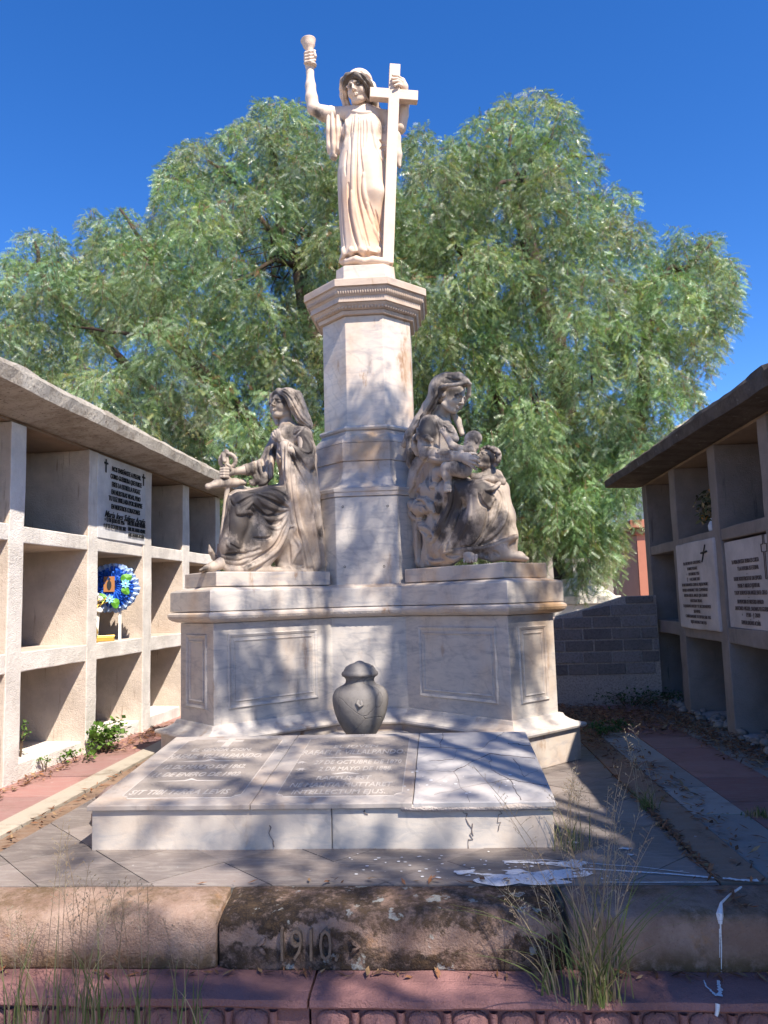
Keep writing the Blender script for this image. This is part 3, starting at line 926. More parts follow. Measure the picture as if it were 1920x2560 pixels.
for a, b, mt in ((SX0, -0.852, M_SLAB), (-0.849, -0.1515, M_SLAB), (-0.1485, SX1, M_SLABB)):
    mb = MB()
    mb.add([sp_(a, 0), sp_(b, 0), sp_(b, SLEN), sp_(a, SLEN), sp_(a, 0, TH), sp_(b, 0, TH), sp_(b, SLEN, TH), sp_(a, SLEN, TH)],
           [(0, 3, 2, 1), (4, 5, 6, 7), (0, 1, 5, 4), (1, 2, 6, 5), (2, 3, 7, 6), (3, 0, 4, 7)])
    slabs.append(bevel(uneven(mb.build('slab', mt, tomb), 0.0018, 0.1, 4), 0.004))
tag(slabs[0], 'left inscribed slab with a weathered cross'); tag(slabs[1], 'middle inscribed slab'); tag(slabs[2], 'blank cracked slab')
M_LET = simple('raised marble letters', (0.47, 0.42, 0.385), 0.6, 0.12, 40)
XR = np.array([1.0, 0, 0])


M_FIELD = m_concrete('picked inscription field', (0.335, 0.29, 0.262), (0.12, 0.095, 0.08), 0.5, 0.1, 0.5, 0.9)


def slab_frame(mb, x0, x1, v0, v1, wd=0.003, slab=None):
    c = 0.035
    pts = [(x0 + c, v0), (x1 - c, v0), (x1 - c * .7, v0 + c * .7), (x1, v0 + c), (x1, v1 - c), (x1 - c * .7, v1 - c * .7), (x1 - c, v1), (x0 + c, v1), (x0 + c * .7, v1 - c * .7), (x0, v1 - c), (x0, v0 + c), (x0 + c * .7, v0 + c * .7)]
    for k in range(len(pts)):
        a, b = pts[k], pts[(k + 1) % len(pts)]
        mb.tube([sp_(*a, TH), sp_(*b, TH)], wd, 6)
    fb = MB(); fb.add([sp_(*p, TH + .0022) for p in pts], [tuple(range(len(pts)))]); fb.build('inscription_field', M_FIELD, slab)


mb = MB()
slab_frame(mb, SX0 + .11, -0.852 - .07, 0.09, SLEN - 0.07, .003, slabs[0])
cxl = -1.215
for ln, w_, v, h in (('EL SEÑOR DON.', 0.33, 0.83, 0.052), ('RAFAEL VILLALPANDO.', 0.50, 0.70, 0.078), ('12 DE MARZO DE 1862.', 0.42, 0.52, 0.062), ('11 DE ENERO DE 1902.', 0.44, 0.395, 0.062), ('SIT TIBI TERRA LEVIS', 0.46, 0.135, 0.062)):
    text_mesh(mb, ln, sp_(cxl, v, TH), XR, SU, h, w_, shear=0.15, depth=0.004, offset=0.012)
for v in (0.645, 0.325):
    mb.tube([sp_(cxl - .2, v, TH), sp_(cxl - .03, v, TH + .002), sp_(cxl, v + .012, TH + .004), sp_(cxl + .03, v, TH + .002), sp_(cxl + .2, v, TH)], [.002, .004, .008, .004, .002], 6)
mb.box(-.02, .02, 0.90, 1.08, 0, 0.006, None, lambda p: tuple(sp_(cxl + p[0], p[1], TH + p[2])))
mb.box(-.075, .075, 1.005, 1.04, 0, 0.0068, None, lambda p: tuple(sp_(cxl + p[0], p[1], TH + p[2])))
mb.build('lettering', M_LET, slabs[0])
mb = MB()
slab_frame(mb, -0.849 + .09, -0.1515 - .05, 0.09, SLEN - 0.07, .003, slabs[1])
cxm = -0.485
for ln, w_, v, h in (('EL JOVEN', 0.24, 0.86, 0.05), ('RAFAEL F. VILLALPANDO.', 0.54, 0.735, 0.08), ('27 DE OCTUBRE DE 1870', 0.44, 0.565, 0.062), ('2 DE MAYO DE 1888.', 0.36, 0.455, 0.062),
                     ('RAPTUS EST', 0.26, 0.315, 0.055), ('NE MALITIA MUTTARET', 0.47, 0.215, 0.058), ('INTELLECTUM EJUS.', 0.42, 0.118, 0.056)):
    text_mesh(mb, ln, sp_(cxm + (0.04 if 'DE' in ln and ln[0] in '2' else 0), v, TH), XR, SU, h, w_, shear=0.1, depth=0.004, offset=0.012)
for x, v in ((-0.735, 0.60), (-0.715, 0.485)):
    for a in range(6):
        mb.tube([sp_(x, v, TH + .002), sp_(x + .03 * math.cos(a * PI / 3), v + .03 * math.sin(a * PI / 3), TH)], [.006, .002], 5)
mb.tube([sp_(cxm - .2, .675, TH), sp_(cxm, .675, TH + .003), sp_(cxm + .2, .675, TH)], [.002, .004, .002], 6)
mb.tube([sp_(cxm - .07, .405, TH), sp_(cxm, .405, TH + .004), sp_(cxm + .07, .405, TH)], [.002, .008, .002], 6)
mb.build('lettering', M_LET, slabs[1])
# cracks of the broken slab: thin dark sunken lines, and the mortar that patches its front edge
M_CRACK = simple('crack', (0.17, 0.14, 0.13), 0.95, 0.3)
rr = random.Random(4)


def jag(a, b, n, amp):
    out = []
    for k in range(n + 1):
        t = k / n; s = math.sin(PI * t)
        out.append((a[0] + (b[0] - a[0]) * t + rr.uniform(-amp, amp) * s, a[1] + (b[1] - a[1]) * t + rr.uniform(-amp, amp) * s))
    return out


mb = MB()
X = lambda u: -0.1485 + u * 0.6
cr = [((0.02, .86), (.55, .80)), ((.55, .80), (.80, 1.14)), ((.03, .45), (.30, .42)), ((.30, .42), (.40, .0)), ((.30, .42), (.62, .72)), ((.62, .72), (.98, .62)), ((.40, .2), (.72, .30)), ((.72, .30), (.98, .20)),
      ((.62, .72), (.60, .44)), ((.60, .44), (.72, .30)), ((.72, .30), (.76, .02)), ((.15, .1), (.40, .2)), ((.80, .62), (.84, .33)), ((.20, .84), (.22, 1.14)), ((.84, .33), (.98, .45)), ((.3, .62), (.62, .58)), ((.1, .6), (.3, .62)), ((.3, .62), (.34, .80)), ((.80, .9), (.99, .85))]
for a, b in cr:
    pts = jag((X(a[0]), a[1]), (X(b[0]), b[1]), 7, 0.012)
    wds = rr.choice([0.0007, 0.0011, 0.0018])
    mb.tube([sp_(x, v, TH + .0006) for x, v in pts], [wds * rr.uniform(.6, 1.3) for _ in pts], 4)
for x, z0, z1 in ((0.06, .165, .05), (.10, .10, .0), (.22, .165, .07), (-1.02 + .25, .1, .01), (-.36, .16, .14)):
    pts = jag((x, z0), (x + rr.uniform(-.03, .06), z1), 7, .012)
    mb.tube([(px, SY0 + .0165, pz) for px, pz in pts], [.0025 * rr.uniform(.4, 1.3) for _ in pts], 4)
mb.build('crack', M_CRACK, tomb)
M_MORTAR = m_concrete('patch mortar', (0.50, 0.43, 0.39), (0.22, 0.16, 0.12), 0.35, 0.2, 0.4, 0.8)
mb = MB(); mb.box(-0.20, SX1 + .004, SY0 - 0.0015, SY0 + .03, ZF - 0.012, ZF + 0.016)
o = uneven(mb.build('mortar_patch', M_MORTAR, tomb), 0.006, 0.03, 2)
for p in o.data.polygons: p.use_smooth = True

# broken stone beside the slab
M_LUMP = m_concrete('brown lump', (0.24, 0.17, 0.15), (0.10, 0.07, 0.06), 0.4, 0.0, 0.5, 0.9)
mb = MB(); stone_mesh(mb, (-1.665, 3.80, 0.05), 0.085, 3, 0.75)
tag(mb.build('stone', M_LUMP, None, True), 'rough brown lump of stone lying against the left end of the tomb slab', 'stone')
mb = MB(); stone_mesh(mb, (-1.655, 3.83, 0.125), 0.065, 8, 0.7)
tag(mb.build('stone', M_LUMP, None, True), 'smaller brown stone resting on top of the lump left of the tomb slab', 'stone')

# ------------------------------------------------------------------ urn
UX, UY, UZ = -0.51, 4.77, 0.215
urn = empty('urn', (UX, UY, UZ), 'dark grey carved stone urn with a domed lid behind the tomb slab', 'urn')
g = NG('grey urn stone')
n1, n2 = g.noise(5, 7, 0.7), g.noise(50, 5, 0.7)
c = g.mix(g.rng(n1, 0.35, 0.7), (0.18, 0.165, 0.157), (0.25, 0.23, 0.215))
c = g.mix(g.math('MULTIPLY', g.rng(n2, 0.55, 0.72), 0.6), c, (0.12, 0.11, 0.10))
vc = g.vor(5.5, g.mix(0.08, g.coord(), g.noise(6, 3, 0.5, None, 0, 'Color')), 'DISTANCE_TO_EDGE')
c = g.mix(g.math('MULTIPLY', g.rng(vc, 0.0, 0.014, 1.0, 0.0), 0.65), c, (0.10, 0.09, 0.085))
c = g.mix(g.math('MULTIPLY', g.rng(g.noise(3, 4), 0.60, 0.68), 0.5), c, (0.40, 0.36, 0.33))
M_URN = g.out(c, 0.75, g.bump(g.math('ADD', n2, g.math('MULTIPLY', g.rng(vc, 0, 0.02), 0.8)), 0.4, 0.006), 0.3)
mb = MB()
mb.lathe([(.055, 0), (.076, .008), (.098, .04), (.122, .08), (.143, .12), (.159, .165), (.168, .21), (.171, .238), (.169, .262), (.160, .286), (.144, .305), (.122, .317), (.102, .326), (.090, .338), (.086, .352), (.089, .364), (.099, .374)], (UX, UY, UZ), 64)
mb.build('body', M_URN, urn, True)
mb = MB()
mb.lathe([(.09, .372), (.108, .378), (.113, .390), (.109, .402), (.099, .408), (.096, .417), (.084, .435), (.060, .448), (.034, .456), (.022, .463), (.010, .468), (0, .469)], (UX, UY, UZ), 64, False)
mb.build('lid', M_URN, urn, True)
mb = MB()
mb.tube([(UX + .012, UY - .158, UZ + .262), (UX - .002, UY - .172, UZ + .235), (UX + .012, UY - .172, UZ + .215), (UX + .028, UY - .17, UZ + .225), (UX + .020, UY - .163, UZ + .252)], [.006, .010, .009, .009, .005], 8)
mb.build('carved_shield', M_URN, urn, True)
mb = MB(); mb.lathe([(0.009, 0), (0.008, .001), (0.006, -.004)], (UX, UY, UZ), 8)
mb = MB(); mb.box(UX - .13, UX + .13, UY - .10, UY + .12, -0.005, UZ - 0.001)
bevel(mb.build('pedestal', M_MARB2, urn), .004)
# low step in the hollow of the monument
mb = MB(); mb.add([(MX - .40, 5.02, -.004), (MX + .40, 5.02, -.004), (MX + .24, 5.395, -.004), (MX - .24, 5.395, -.004), (MX - .40, 5.02, .16), (MX + .40, 5.02, .16), (MX + .24, 5.395, .16), (MX - .24, 5.395, .16)],
                  [(4, 5, 6, 7), (0, 1, 5, 4), (1, 2, 6, 5), (2, 3, 7, 6), (3, 0, 4, 7)])
bevel(mb.build('step', M_MARB, monument), .004)

# ------------------------------------------------------------------ front kerb blocks with the date
def m_kerb(name, mode):
    g = NG(name)
    n1, n2, n3 = g.noise(4, 8, 0.72), g.noise(30, 6, 0.75), g.noise(110, 3, 0.65)
    base = g.mix(g.rng(n1, 0.35, 0.7), (0.25, 0.16, 0.12), (0.39, 0.28, 0.225))
    c = g.mix(g.rng(g.noise(9, 6, 0.7), 0.55, 0.75), base, (0.38, 0.21, 0.11))
    z = g.sep(g.n('ShaderNodeTexCoord').outputs['Object'], 2)
    wob = g.math('ADD', z, g.math('MULTIPLY', g.math('SUBTRACT', g.noise(5, 7, 0.7), 0.5), 0.35 if mode == 2 else 0.12))
    if mode == 2:      # lichen-black block
        band = g.math('SUBTRACT', 1.0, g.math('MULTIPLY', g.rng(wob, -0.125, -0.095), g.rng(wob, -0.045, -0.065)))
        k = g.math('MULTIPLY', band, g.rng(g.math('ADD', g.math('MULTIPLY', n1, 0.5), g.math('MULTIPLY', n2, 0.5)), 0.38, 0.55))
        c = g.mix(k, c, g.mix(g.rng(n2, 0.45, 0.65), (0.03, 0.022, 0.018), (0.10, 0.065, 0.04)))
        lich = g.math('MULTIPLY', g.rng(g.noise(11, 4, 0.6), 0.60, 0.64), g.rng(n2, 0.38, 0.5))
        c = g.mix(g.math('MULTIPLY', lich, 0.85), c, (0.36, 0.36, 0.33))
        c = g.mix(g.math('MULTIPLY', g.rng(g.noise(7, 5, 0.6), 0.64, 0.70), 0.7), c, (0.24, 0.15, 0.05))
    else:
        edge = g.math('MAXIMUM', g.rng(g.math('MULTIPLY', wob, -1.0), 0.115, 0.185), g.math('MULTIPLY', g.rng(wob, -0.075, -0.02), g.rng(g.noise(3.4, 6, .7), .42, .62)))
        k = g.math('MULTIPLY', edge, g.rng(n2, 0.30, 0.55))
        c = g.mix(g.math('MULTIPLY', k, 0.92), c, (0.13, 0.085, 0.045))
        c = g.mix(g.math('MULTIPLY', g.rng(g.noise(2.6, 7, 0.7), 0.54, 0.66), 0.8), c, (0.10, 0.07, 0.05))
    c = g.mix(g.math('MULTIPLY', g.rng(n3, 0.60, 0.72), 0.5), c, (0.10, 0.075, 0.06))
    return g.out(c, 0.9, g.bump(g.math('ADD', n2, g.math('MULTIPLY', n3, 0.8)), 0.7, 0.012), 0.2)


M_K1, M_K2 = m_kerb('sandstone kerb', 1), m_kerb('lichen kerb', 2)
M_PINKST = m_concrete('pink cantera stone', (0.30, 0.155, 0.145), (0.11, 0.06, 0.058), 0.5, 0.25, 0.5, 0.8)


def kerb_block(x0, x1, mat, seed, lab):
    mb = MB()
    r_ = 0.035
    prof = [(2.978, -0.30), (2.978, -0.001), (2.93, 0.003), (2.86, -0.003), (2.80, -0.012), (2.772, -0.020), (2.761, -0.030), (2.757, -0.060), (2.757, -0.12), (2.758, -0.197)]
    n = max(8, int((x1 - x0) / 0.05)); rings = []
    from mathutils import noise as mn
    for i in range(n + 1):
        x = x0 + (x1 - x0) * i / n
        e = 0.018 * max(0, 1 - min(x - x0, x1 - x) / 0.03)
        rings.append([(x, y + 0.010 * mn.noise(Vector((x * 5, y * 9, z * 9 + seed))) + (e if y < 2.9 else 0), z + (0.010 * mn.noise(Vector((x * 6, y * 8, z * 8 + seed + 7))) - (e if z > -.1 else 0) if z > -.19 and y < 2.96 else 0)) for y, z in prof])
    mb.loft(rings, True, True, True)
    o = mb.build('kerb_block', mat, None, True)
    bevel(o, 0.006, 2, 50)
    return tag(o, lab, 'kerb block', 'front kerb blocks')


kb0 = kerb_block(-3.6, -0.822, M_K1, 1, 'long sandstone kerb block left of the one dated 1910')
kb = kerb_block(-0.812, 0.372, M_K2, 4, 'lichen-blackened kerb block carved with the date 1910')
kb2 = kerb_block(0.395, 3.4, M_K1, 9, 'brown sandstone kerb block right of the one dated 1910')
mb = MB()
text_mesh(mb, '1910.', (-0.488, 2.743, -0.158), (1, 0, 0), (0, 0, 1), 0.108, 0.195, depth=0.012, offset=-0.006)
M_DATE = simple('date numerals', (0.20, 0.145, 0.105), 0.9, 0.5, 22, 0.2, 0.6)
mb.build('date', M_DATE, kb)
for s in (-1, 1):
    mb = MB()
    cx = -0.495 + s * 0.145
    mb.tube([(cx, 2.748, -0.148), (cx + s * .012, 2.744, -.128), (cx + s * .03, 2.748, -.118), (cx + s * .012, 2.746, -.104), (cx, 2.748, -.088)], [.003, .008, .009, .008, .003], 6)
    mb.build('carved_ornament', M_K2, kb)

# ------------------------------------------------------------------ pink carved step
def pink_step(x0, x1, lab, seed):
    st = empty('carved_step', ((x0 + x1) / 2, 2.6, -0.5), lab, 'step', 'pink carved step stones')
    rr = random.Random(seed)
    mb = MB()
    prof = [(2.80, -0.60), (2.80, -0.199), (2.60, -0.201), (2.578, -0.206), (2.574, -0.226), (2.582, -0.234), (2.612, -0.24), (2.612, -0.36), (2.60, -0.60)]
    n = int((x1 - x0) / 0.05); rings = []
    from mathutils import noise as mn
    for i in range(n + 1):
        x = x0 + (x1 - x0) * i / n
        rings.append([(x, y + (0.006 * mn.noise(Vector((x * 6, y * 20, z * 30 + seed))) if z > -.3 else 0), z + (0.006 * mn.noise(Vector((x * 7, y * 9, z * 9))) if -.3 < z < -.19 else 0)) for y, z in prof])
    mb.loft(rings, True, True, True)
    mb.build('tread', M_PINKST, st, True).modifiers.new('e', 'EDGE_SPLIT')
    mb = MB()
    x = x0 + 0.07
    while x < x1 - 0.05:
        z0 = -0.245; hh = 0.115; w_ = 0.060 * rr.uniform(.93, 1.05)
        # pointed leaf with a raised midrib
        rows = []
        for j in range(9):
            t = j / 8
            hw = w_ * (math.sin(PI * min(1, 0.15 + 0.85 * (1 - t)) ** 0.8) * 0.9 + 0.02) * (0.55 if t > .95 else 1)
            rows.append([(x + hw * u, 2.606 - 0.034 * (1 - abs(u) ** 1.5) * math.sin(PI * (0.12 + .8 * t)) - .012 * (abs(u) > .65) * (abs(u) < .95), z0 - hh * (1 - t)) for u in np.linspace(-1, 1, 9)])
        mb.loft(rows, False, False, False)
        # egg in the middle and dart between neighbours
        rows = []
        for j in range(9):
            t = j / 8; hw = 0.026 * max(0.0, math.sin(PI * t ** 0.62)) ** 1.0 + .0005
            rows.append([(x + hw * math.cos(a), 2.585 - 0.026 * math.sin(a) * hw / .024, z0 - .012 - .085 * (1 - t)) for a in np.linspace(0, PI, 9)])
        mb.loft(rows, False, False, False)
        rows = []
        for j in range(6):
            t = j / 5; hw = 0.012 * (1 - t) + .004
            rows.append([(x + .073 + hw * math.cos(a), 2.607 - 0.022 * math.sin(a), z0 - .002 - .1 * t) for a in np.linspace(0, PI, 7)])
        mb.loft(rows, False, False, False)
        x += 0.146
    mb.build('leaf_carving', M_PINKST, st, True)
    return st


pink_step(-3.5, -0.470, 'pink carved step stone left of the crack below the date 1910', 3)
pink_step(-0.462, 3.3, 'pink carved step stone right of the crack, under the tall grass', 8)
# =================================================================== SCULPTURE TOOLKIT
# Figures are carved from a signed distance field on a fine grid and skinned with surface nets.
class Fig:
    def __init__(self, h=0.005, crop=None, org=None, n=None):
        self.h = h; self.ops = []; self.lo = np.full(3, 1e9); self.hi = np.full(3, -1e9)
        self.crop, self.org, self.nrm = crop, np.array(org, float), np.array(n, float)
        c = np.array(org, float) - CAM
        self.s = crop[2] * float(c @ FW) / F_PX       # metres per crop pixel at the figure

    def P(self, x, y, l=0.0):
        """point of the figure: crop pixel and distance towards the viewer's side of its middle plane"""
        return onplane(self.crop[0] + x * self.crop[2], self.crop[1] + y * self.crop[2], self.org + self.nrm * l, self.nrm)

    def _q(self, p): return self.P(*p) if len(p) <= 3 and not isinstance(p, np.ndarray) else p

    def _grow(self, p, r):
        self.lo = np.minimum(self.lo, np.array(p) - r); self.hi = np.maximum(self.hi, np.array(p) + r)

    # -- primitives (radii in crop pixels) --
    def chain(self, pts, rad, k=20, sub=False):
        W = [self._q(p) for p in pts]
        if not hasattr(rad, '__len__'): rad = [rad] * len(W)
        for i in range(len(W) - 1):
            ra, rb = rad[i] * self.s, rad[i + 1] * self.s
            if not sub: self._grow(W[i], ra); self._grow(W[i + 1], rb)
            self.ops.append(('cone', W[i], W[i + 1], ra, rb, k * self.s, sub))
        return self

    def blob(self, p, r, k=20, sub=False):
        W = self._q(p)
        if not sub: self._grow(W, r * self.s)
        self.ops.append(('cone', W, W + np.array([0, 0, 1e-4]), r * self.s, r * self.s, k * self.s, sub))
        return self

    def ell(self, c, rad, axes=None, k=0.01, sub=False):
        """ellipsoid in metres with axes as columns"""
        axes = np.eye(3) if axes is None else np.array(axes, float).T
        if not sub: self._grow(c, max(rad))
        self.ops.append(('ell', np.array(c, float), np.array(rad, float), axes, k, sub)); return self

    def wcone(self, a, b, ra, rb, k=0.01, sub=False):
        a, b = np.array(a, float), np.array(b, float)
        if not sub: self._grow(a, ra); self._grow(b, rb)
        self.ops.append(('cone', a, b, ra, rb, k, sub)); return self

    def loft(self, secs, k=20, folds=None):
        """upright draped column: (y px, x0, x1, l, depth half m)"""
        S = []
        for y, x0, x1, l, dep in secs:
            a, b = self.P(x0, y, l), self.P(x1, y, l)
            S.append((0.5 * (a[2] + b[2]), 0.5 * (a[0] + b[0]), 0.5 * (a[1] + b[1]), 0.5 * np.linalg.norm(b - a), dep))
        S = np.array(sorted(S))
        for s_ in S: self._grow(s_[[1, 2, 0]], max(s_[3], s_[4]) * 1.15)
        self.ops.append(('loft', S, folds, k * self.s)); return self

    def ridge(self, pts, r, k=12, sink=0.35): self.ops.append(('stroke', pts, r, k, sink, False)); return self
    def groove(self, pts, r, k=8, sink=0.1): self.ops.append(('stroke', pts, r, k, sink, True)); return self

    # -- evaluation --
    def _sub(self, lo, hi):
        i0 = np.maximum(((lo - self.lo) / self.h).astype(int), 0)
        i1 = np.minimum(((hi - self.lo) / self.h).astype(int) + 2, self.shape)
        if (i1 <= i0).any(): return None
        ax = [self.lo[a] + self.h * np.arange(i0[a], i1[a], dtype=np.float32) for a in range(3)]
        return (slice(i0[0], i1[0]), slice(i0[1], i1[1]), slice(i0[2], i1[2])), ax[0].astype(np.float32)[:, None, None], ax[1].astype(np.float32)[None, :, None], ax[2].astype(np.float32)[None, None, :]

    def _merge(self, sl, b, k, sub):
        a = self.d[sl]; k = max(k, 1e-4)
        if sub:
            b = -b; h = np.clip(0.5 - 0.5 * (b - a) / k, 0, 1)
            self.d[sl] = b * (1 - h) + a * h + k * h * (1 - h)
        else:
            h = np.clip(0.5 + 0.5 * (b - a) / k, 0, 1)
            self.d[sl] = b * (1 - h) + a * h - k * h * (1 - h)

    def _cone(self, a, b, ra, rb, k, sub):
        m_ = max(ra, rb) + k + 3 * self.h
        g_ = self._sub(np.minimum(a, b) - m_, np.maximum(a, b) + m_)
        if g_ is None: return
        sl_, X, Y, Z = g_
        ba = b - a; L = float(ba @ ba)
        px, py, pz = X - np.float32(a[0]), Y - np.float32(a[1]), Z - np.float32(a[2])
        t = np.clip((px * ba[0] + py * ba[1] + pz * ba[2]) / max(L, 1e-12), 0, 1)
        d = np.sqrt((px - t * ba[0]) ** 2 + (py - t * ba[1]) ** 2 + (pz - t * ba[2]) ** 2) - (ra + (rb - ra) * t)
        self._merge(sl_, d, k, sub)

    def surf(self, px, py):
        """first point of the carved surface along the sight line of a photo pixel"""
        d = ray(px, py)
        ts = np.arange(self.t0, self.t1, self.h * 0.8)
        Q = CAM + d * ts[:, None]
        I = np.round((Q - self.lo) / self.h).astype(int)
        ok = ((I >= 0) & (I < self.shape)).all(1)
        v = np.full(len(ts), 1.0); J = I[ok]
        v[ok] = self.d[J[:, 0], J[:, 1], J[:, 2]]
        w_ = np.nonzero(v < 0)[0]
        if not len(w_): return None, d
        i = w_[0]
        if i and v[i - 1] < 0.05: return Q[i - 1] + (Q[i] - Q[i - 1]) * (v[i - 1] / (v[i - 1] - v[i])), d
        return Q[i], d

    def bake(self):
        self.lo = self.lo - 0.03; self.hi = self.hi + 0.03
        self.shape = np.ceil((self.hi - self.lo) / self.h).astype(int) + 1
        self.d = np.ones(self.shape, np.float32)
        c = 0.5 * (self.lo + self.hi) - CAM; R_ = np.linalg.norm(self.hi - self.lo) * 0.6
        self.t0, self.t1 = np.linalg.norm(c) - R_, np.linalg.norm(c) + R_
        for op in self.ops:
            if op[0] == 'cone': self._cone(*op[1:])
            elif op[0] == 'ell':
                _, c, rad, ax, k, sub = op
                m_ = max(rad) + k + 3 * self.h
                g_ = self._sub(c - m_, c + m_)
                if g_ is None: continue
                sl_, X, Y, Z = g_
                x, y, z = X - np.float32(c[0]), Y - np.float32(c[1]), Z - np.float32(c[2])
                q = [(x * ax[0, i] + y * ax[1, i] + z * ax[2, i]) / rad[i] for i in range(3)]
                k0 = np.sqrt(q[0] ** 2 + q[1] ** 2 + q[2] ** 2); k1 = np.sqrt(sum((q[i] / rad[i]) ** 2 for i in range(3))) + 1e-6
                self._merge(sl_, (k0 * (k0 - 1) / k1).astype(np.float32), k, sub)
            elif op[0] == 'loft':
                _, S, folds, k = op
                g_ = self._sub(np.array([S[:, 1].min() - S[:, 3].max() * 1.2, S[:, 2].min() - S[:, 4].max() * 1.3, S[0, 0]]), np.array([S[:, 1].max() + S[:, 3].max() * 1.2, S[:, 2].max() + S[:, 4].max() * 1.3, S[-1, 0]]))
                sl_, X, Y, Z = g_
                z = Z[0, 0, :]
                f = lambda c_: np.interp(z, S[:, 0], S[:, c_])[None, None, :]
                x, y = X - f(1), Y - f(2); a, b = f(3), f(4)
                rr_ = np.sqrt((x / a) ** 2 + (y / b) ** 2)
                sc = 1.0
                if folds: sc = 1 + folds(np.arctan2(y / b, x / a), Z)
                d = (rr_ / sc - 1) * np.minimum(a, b)
                self._merge(sl_, d.astype(np.float32), k, False)
            else:
                _, pts, r, k, sink, sub = op
                C_ = [np.array(p, float) for p in pts]; path = []
                for i in range(len(C_) - 1):
                    p0, p1, p2, p3 = C_[max(i - 1, 0)], C_[i], C_[i + 1], C_[min(i + 2, len(C_) - 1)]
                    n_ = max(2, int(np.linalg.norm(p2 - p1) * self.s / (self.h * 2.2)))
                    for t in np.linspace(0, 1, n_, endpoint=False):
                        path.append(0.5 * (2 * p1 + (p2 - p0) * t + (2 * p0 - 5 * p1 + 4 * p2 - p3) * t * t + (3 * p1 - p0 - 3 * p2 + p3) * t ** 3))
                path.append(C_[-1])
                W = []
                n_ = len(path)
                for i, q in enumerate(path):
                    p, d = self.surf(self.crop[0] + q[0] * self.crop[2], self.crop[1] + q[1] * self.crop[2])
                    tp = min(1.0, 0.35 + 2.6 * min(i, n_ - 1 - i) / max(n_, 1))
                    W.append(None if p is None else (p + d * (sink * r * self.s * tp), r * self.s * tp))
                for _ in range(3):
                    W2 = list(W)
                    for i in range(1, n_ - 1):
                        if W[i - 1] is None or W[i] is None or W[i + 1] is None: continue
                        if np.linalg.norm(W[i - 1][0] - W[i + 1][0]) > 0.06: continue
                        W2[i] = (0.25 * W[i - 1][0] + 0.5 * W[i][0] + 0.25 * W[i + 1][0], W[i][1])
                    W = W2
                for i in range(n_ - 1):
                    if W[i] is None or W[i + 1] is None: continue
                    if np.linalg.norm(W[i][0] - W[i + 1][0]) > 0.045: continue
                    self._cone(W[i][0], W[i + 1][0], W[i][1], W[i + 1][1], k * self.s, sub)
        return self

    def mesh(self, name, mat, parent, grime=(), warm=(), up_grime=0.35, base_grime=0.0):
        self.bake()
        d = self.d; s = d < 0; n = np.array(d.shape)
        c = np.zeros(n - 1, np.uint8)
        for i in (0, 1):
            for j in (0, 1):
                for k in (0, 1):
                    c += s[i:n[0] - 1 + i, j:n[1] - 1 + j, k:n[2] - 1 + k]
        act = np.argwhere((c > 0) & (c < 8))
        idx = np.full(n - 1, -1, np.int32); idx[act[:, 0], act[:, 1], act[:, 2]] = np.arange(len(act))
        val = {}
        for i in (0, 1):
            for j in (0, 1):
                for k in (0, 1): val[i, j, k] = d[act[:, 0] + i, act[:, 1] + j, act[:, 2] + k]
        acc = np.zeros((len(act), 3)); cnt = np.zeros(len(act))
        cor = list(val)
        for a in cor:
            for ax in range(3):
                if a[ax]: continue
                b = tuple(a[q] + (q == ax) for q in range(3))
                va, vb = val[a], val[b]; mk = (va < 0) != (vb < 0)
                t = np.where(mk, va / np.where(mk, va - vb, 1), 0)
                p = np.array(a, float)[None].repeat(len(act), 0); p[:, ax] += t
                acc[mk] += p[mk]; cnt[mk] += 1
        V = self.lo + (act + acc / cnt[:, None]) * self.h
        Q = []
        for ax in range(3):
            sa = [slice(None)] * 3; sb = [slice(None)] * 3
            sa[ax] = slice(0, -1); sb[ax] = slice(1, None)
            A_, B_ = s[tuple(sa)], s[tuple(sb)]
            e = np.argwhere(A_ != B_)
            u, v = (ax + 1) % 3, (ax + 2) % 3
            e = e[(e[:, u] > 0) & (e[:, v] > 0) & (e[:, u] < n[u] - 1) & (e[:, v] < n[v] - 1)]
            ins = A_[e[:, 0], e[:, 1], e[:, 2]]
            def cell(du, dv):
                q = e.copy(); q[:, u] += du; q[:, v] += dv
                return idx[q[:, 0], q[:, 1], q[:, 2]]
            q = np.stack([cell(-1, -1), cell(0, -1), cell(0, 0), cell(-1, 0)], 1)
            q[~ins] = q[~ins][:, ::-1]
            Q.append(q)
        Q = np.concatenate(Q); Q = Q[(Q >= 0).all(1)]
        o = np_mesh(name, V, Q, mat, parent, None, True)
        me = o.data
        nv = len(me.vertices)
        co = np.empty(nv * 3, np.float32); me.vertices.foreach_get('co', co); co = co.reshape(-1, 3)
        nr = np.empty(nv * 3, np.float32); me.vertices.foreach_get('vector', nr) if False else me.vertex_normals.foreach_get('vector', nr); nr = nr.reshape(-1, 3)
        for nm, lst, basev in (('grime', grime, base_grime), ('warm', warm, 0.0)):
            w_ = np.full(nv, basev, np.float32)
            if nm == 'grime': w_ += up_grime * np.clip((nr[:, 2] - 0.15) / 0.7, 0, 1)
            for (x, y, r, st) in lst:
                p, _ = self.surf(self.crop[0] + x * self.crop[2], self.crop[1] + y * self.crop[2])
                if p is None: p = self.P(x, y, 0)
                q = np.linalg.norm((co - p) * np.array([1, 1, 0.9]), axis=1) / (r * self.s)
                w_ += st * np.clip(1.25 - q, 0, 1)
            a = me.attributes.new(nm, 'FLOAT', 'POINT')
            a.data.foreach_set('value', np.clip(w_, 0, 1).astype(np.float32))
        # sink the object origin to its parent
        self.d = None
        return o


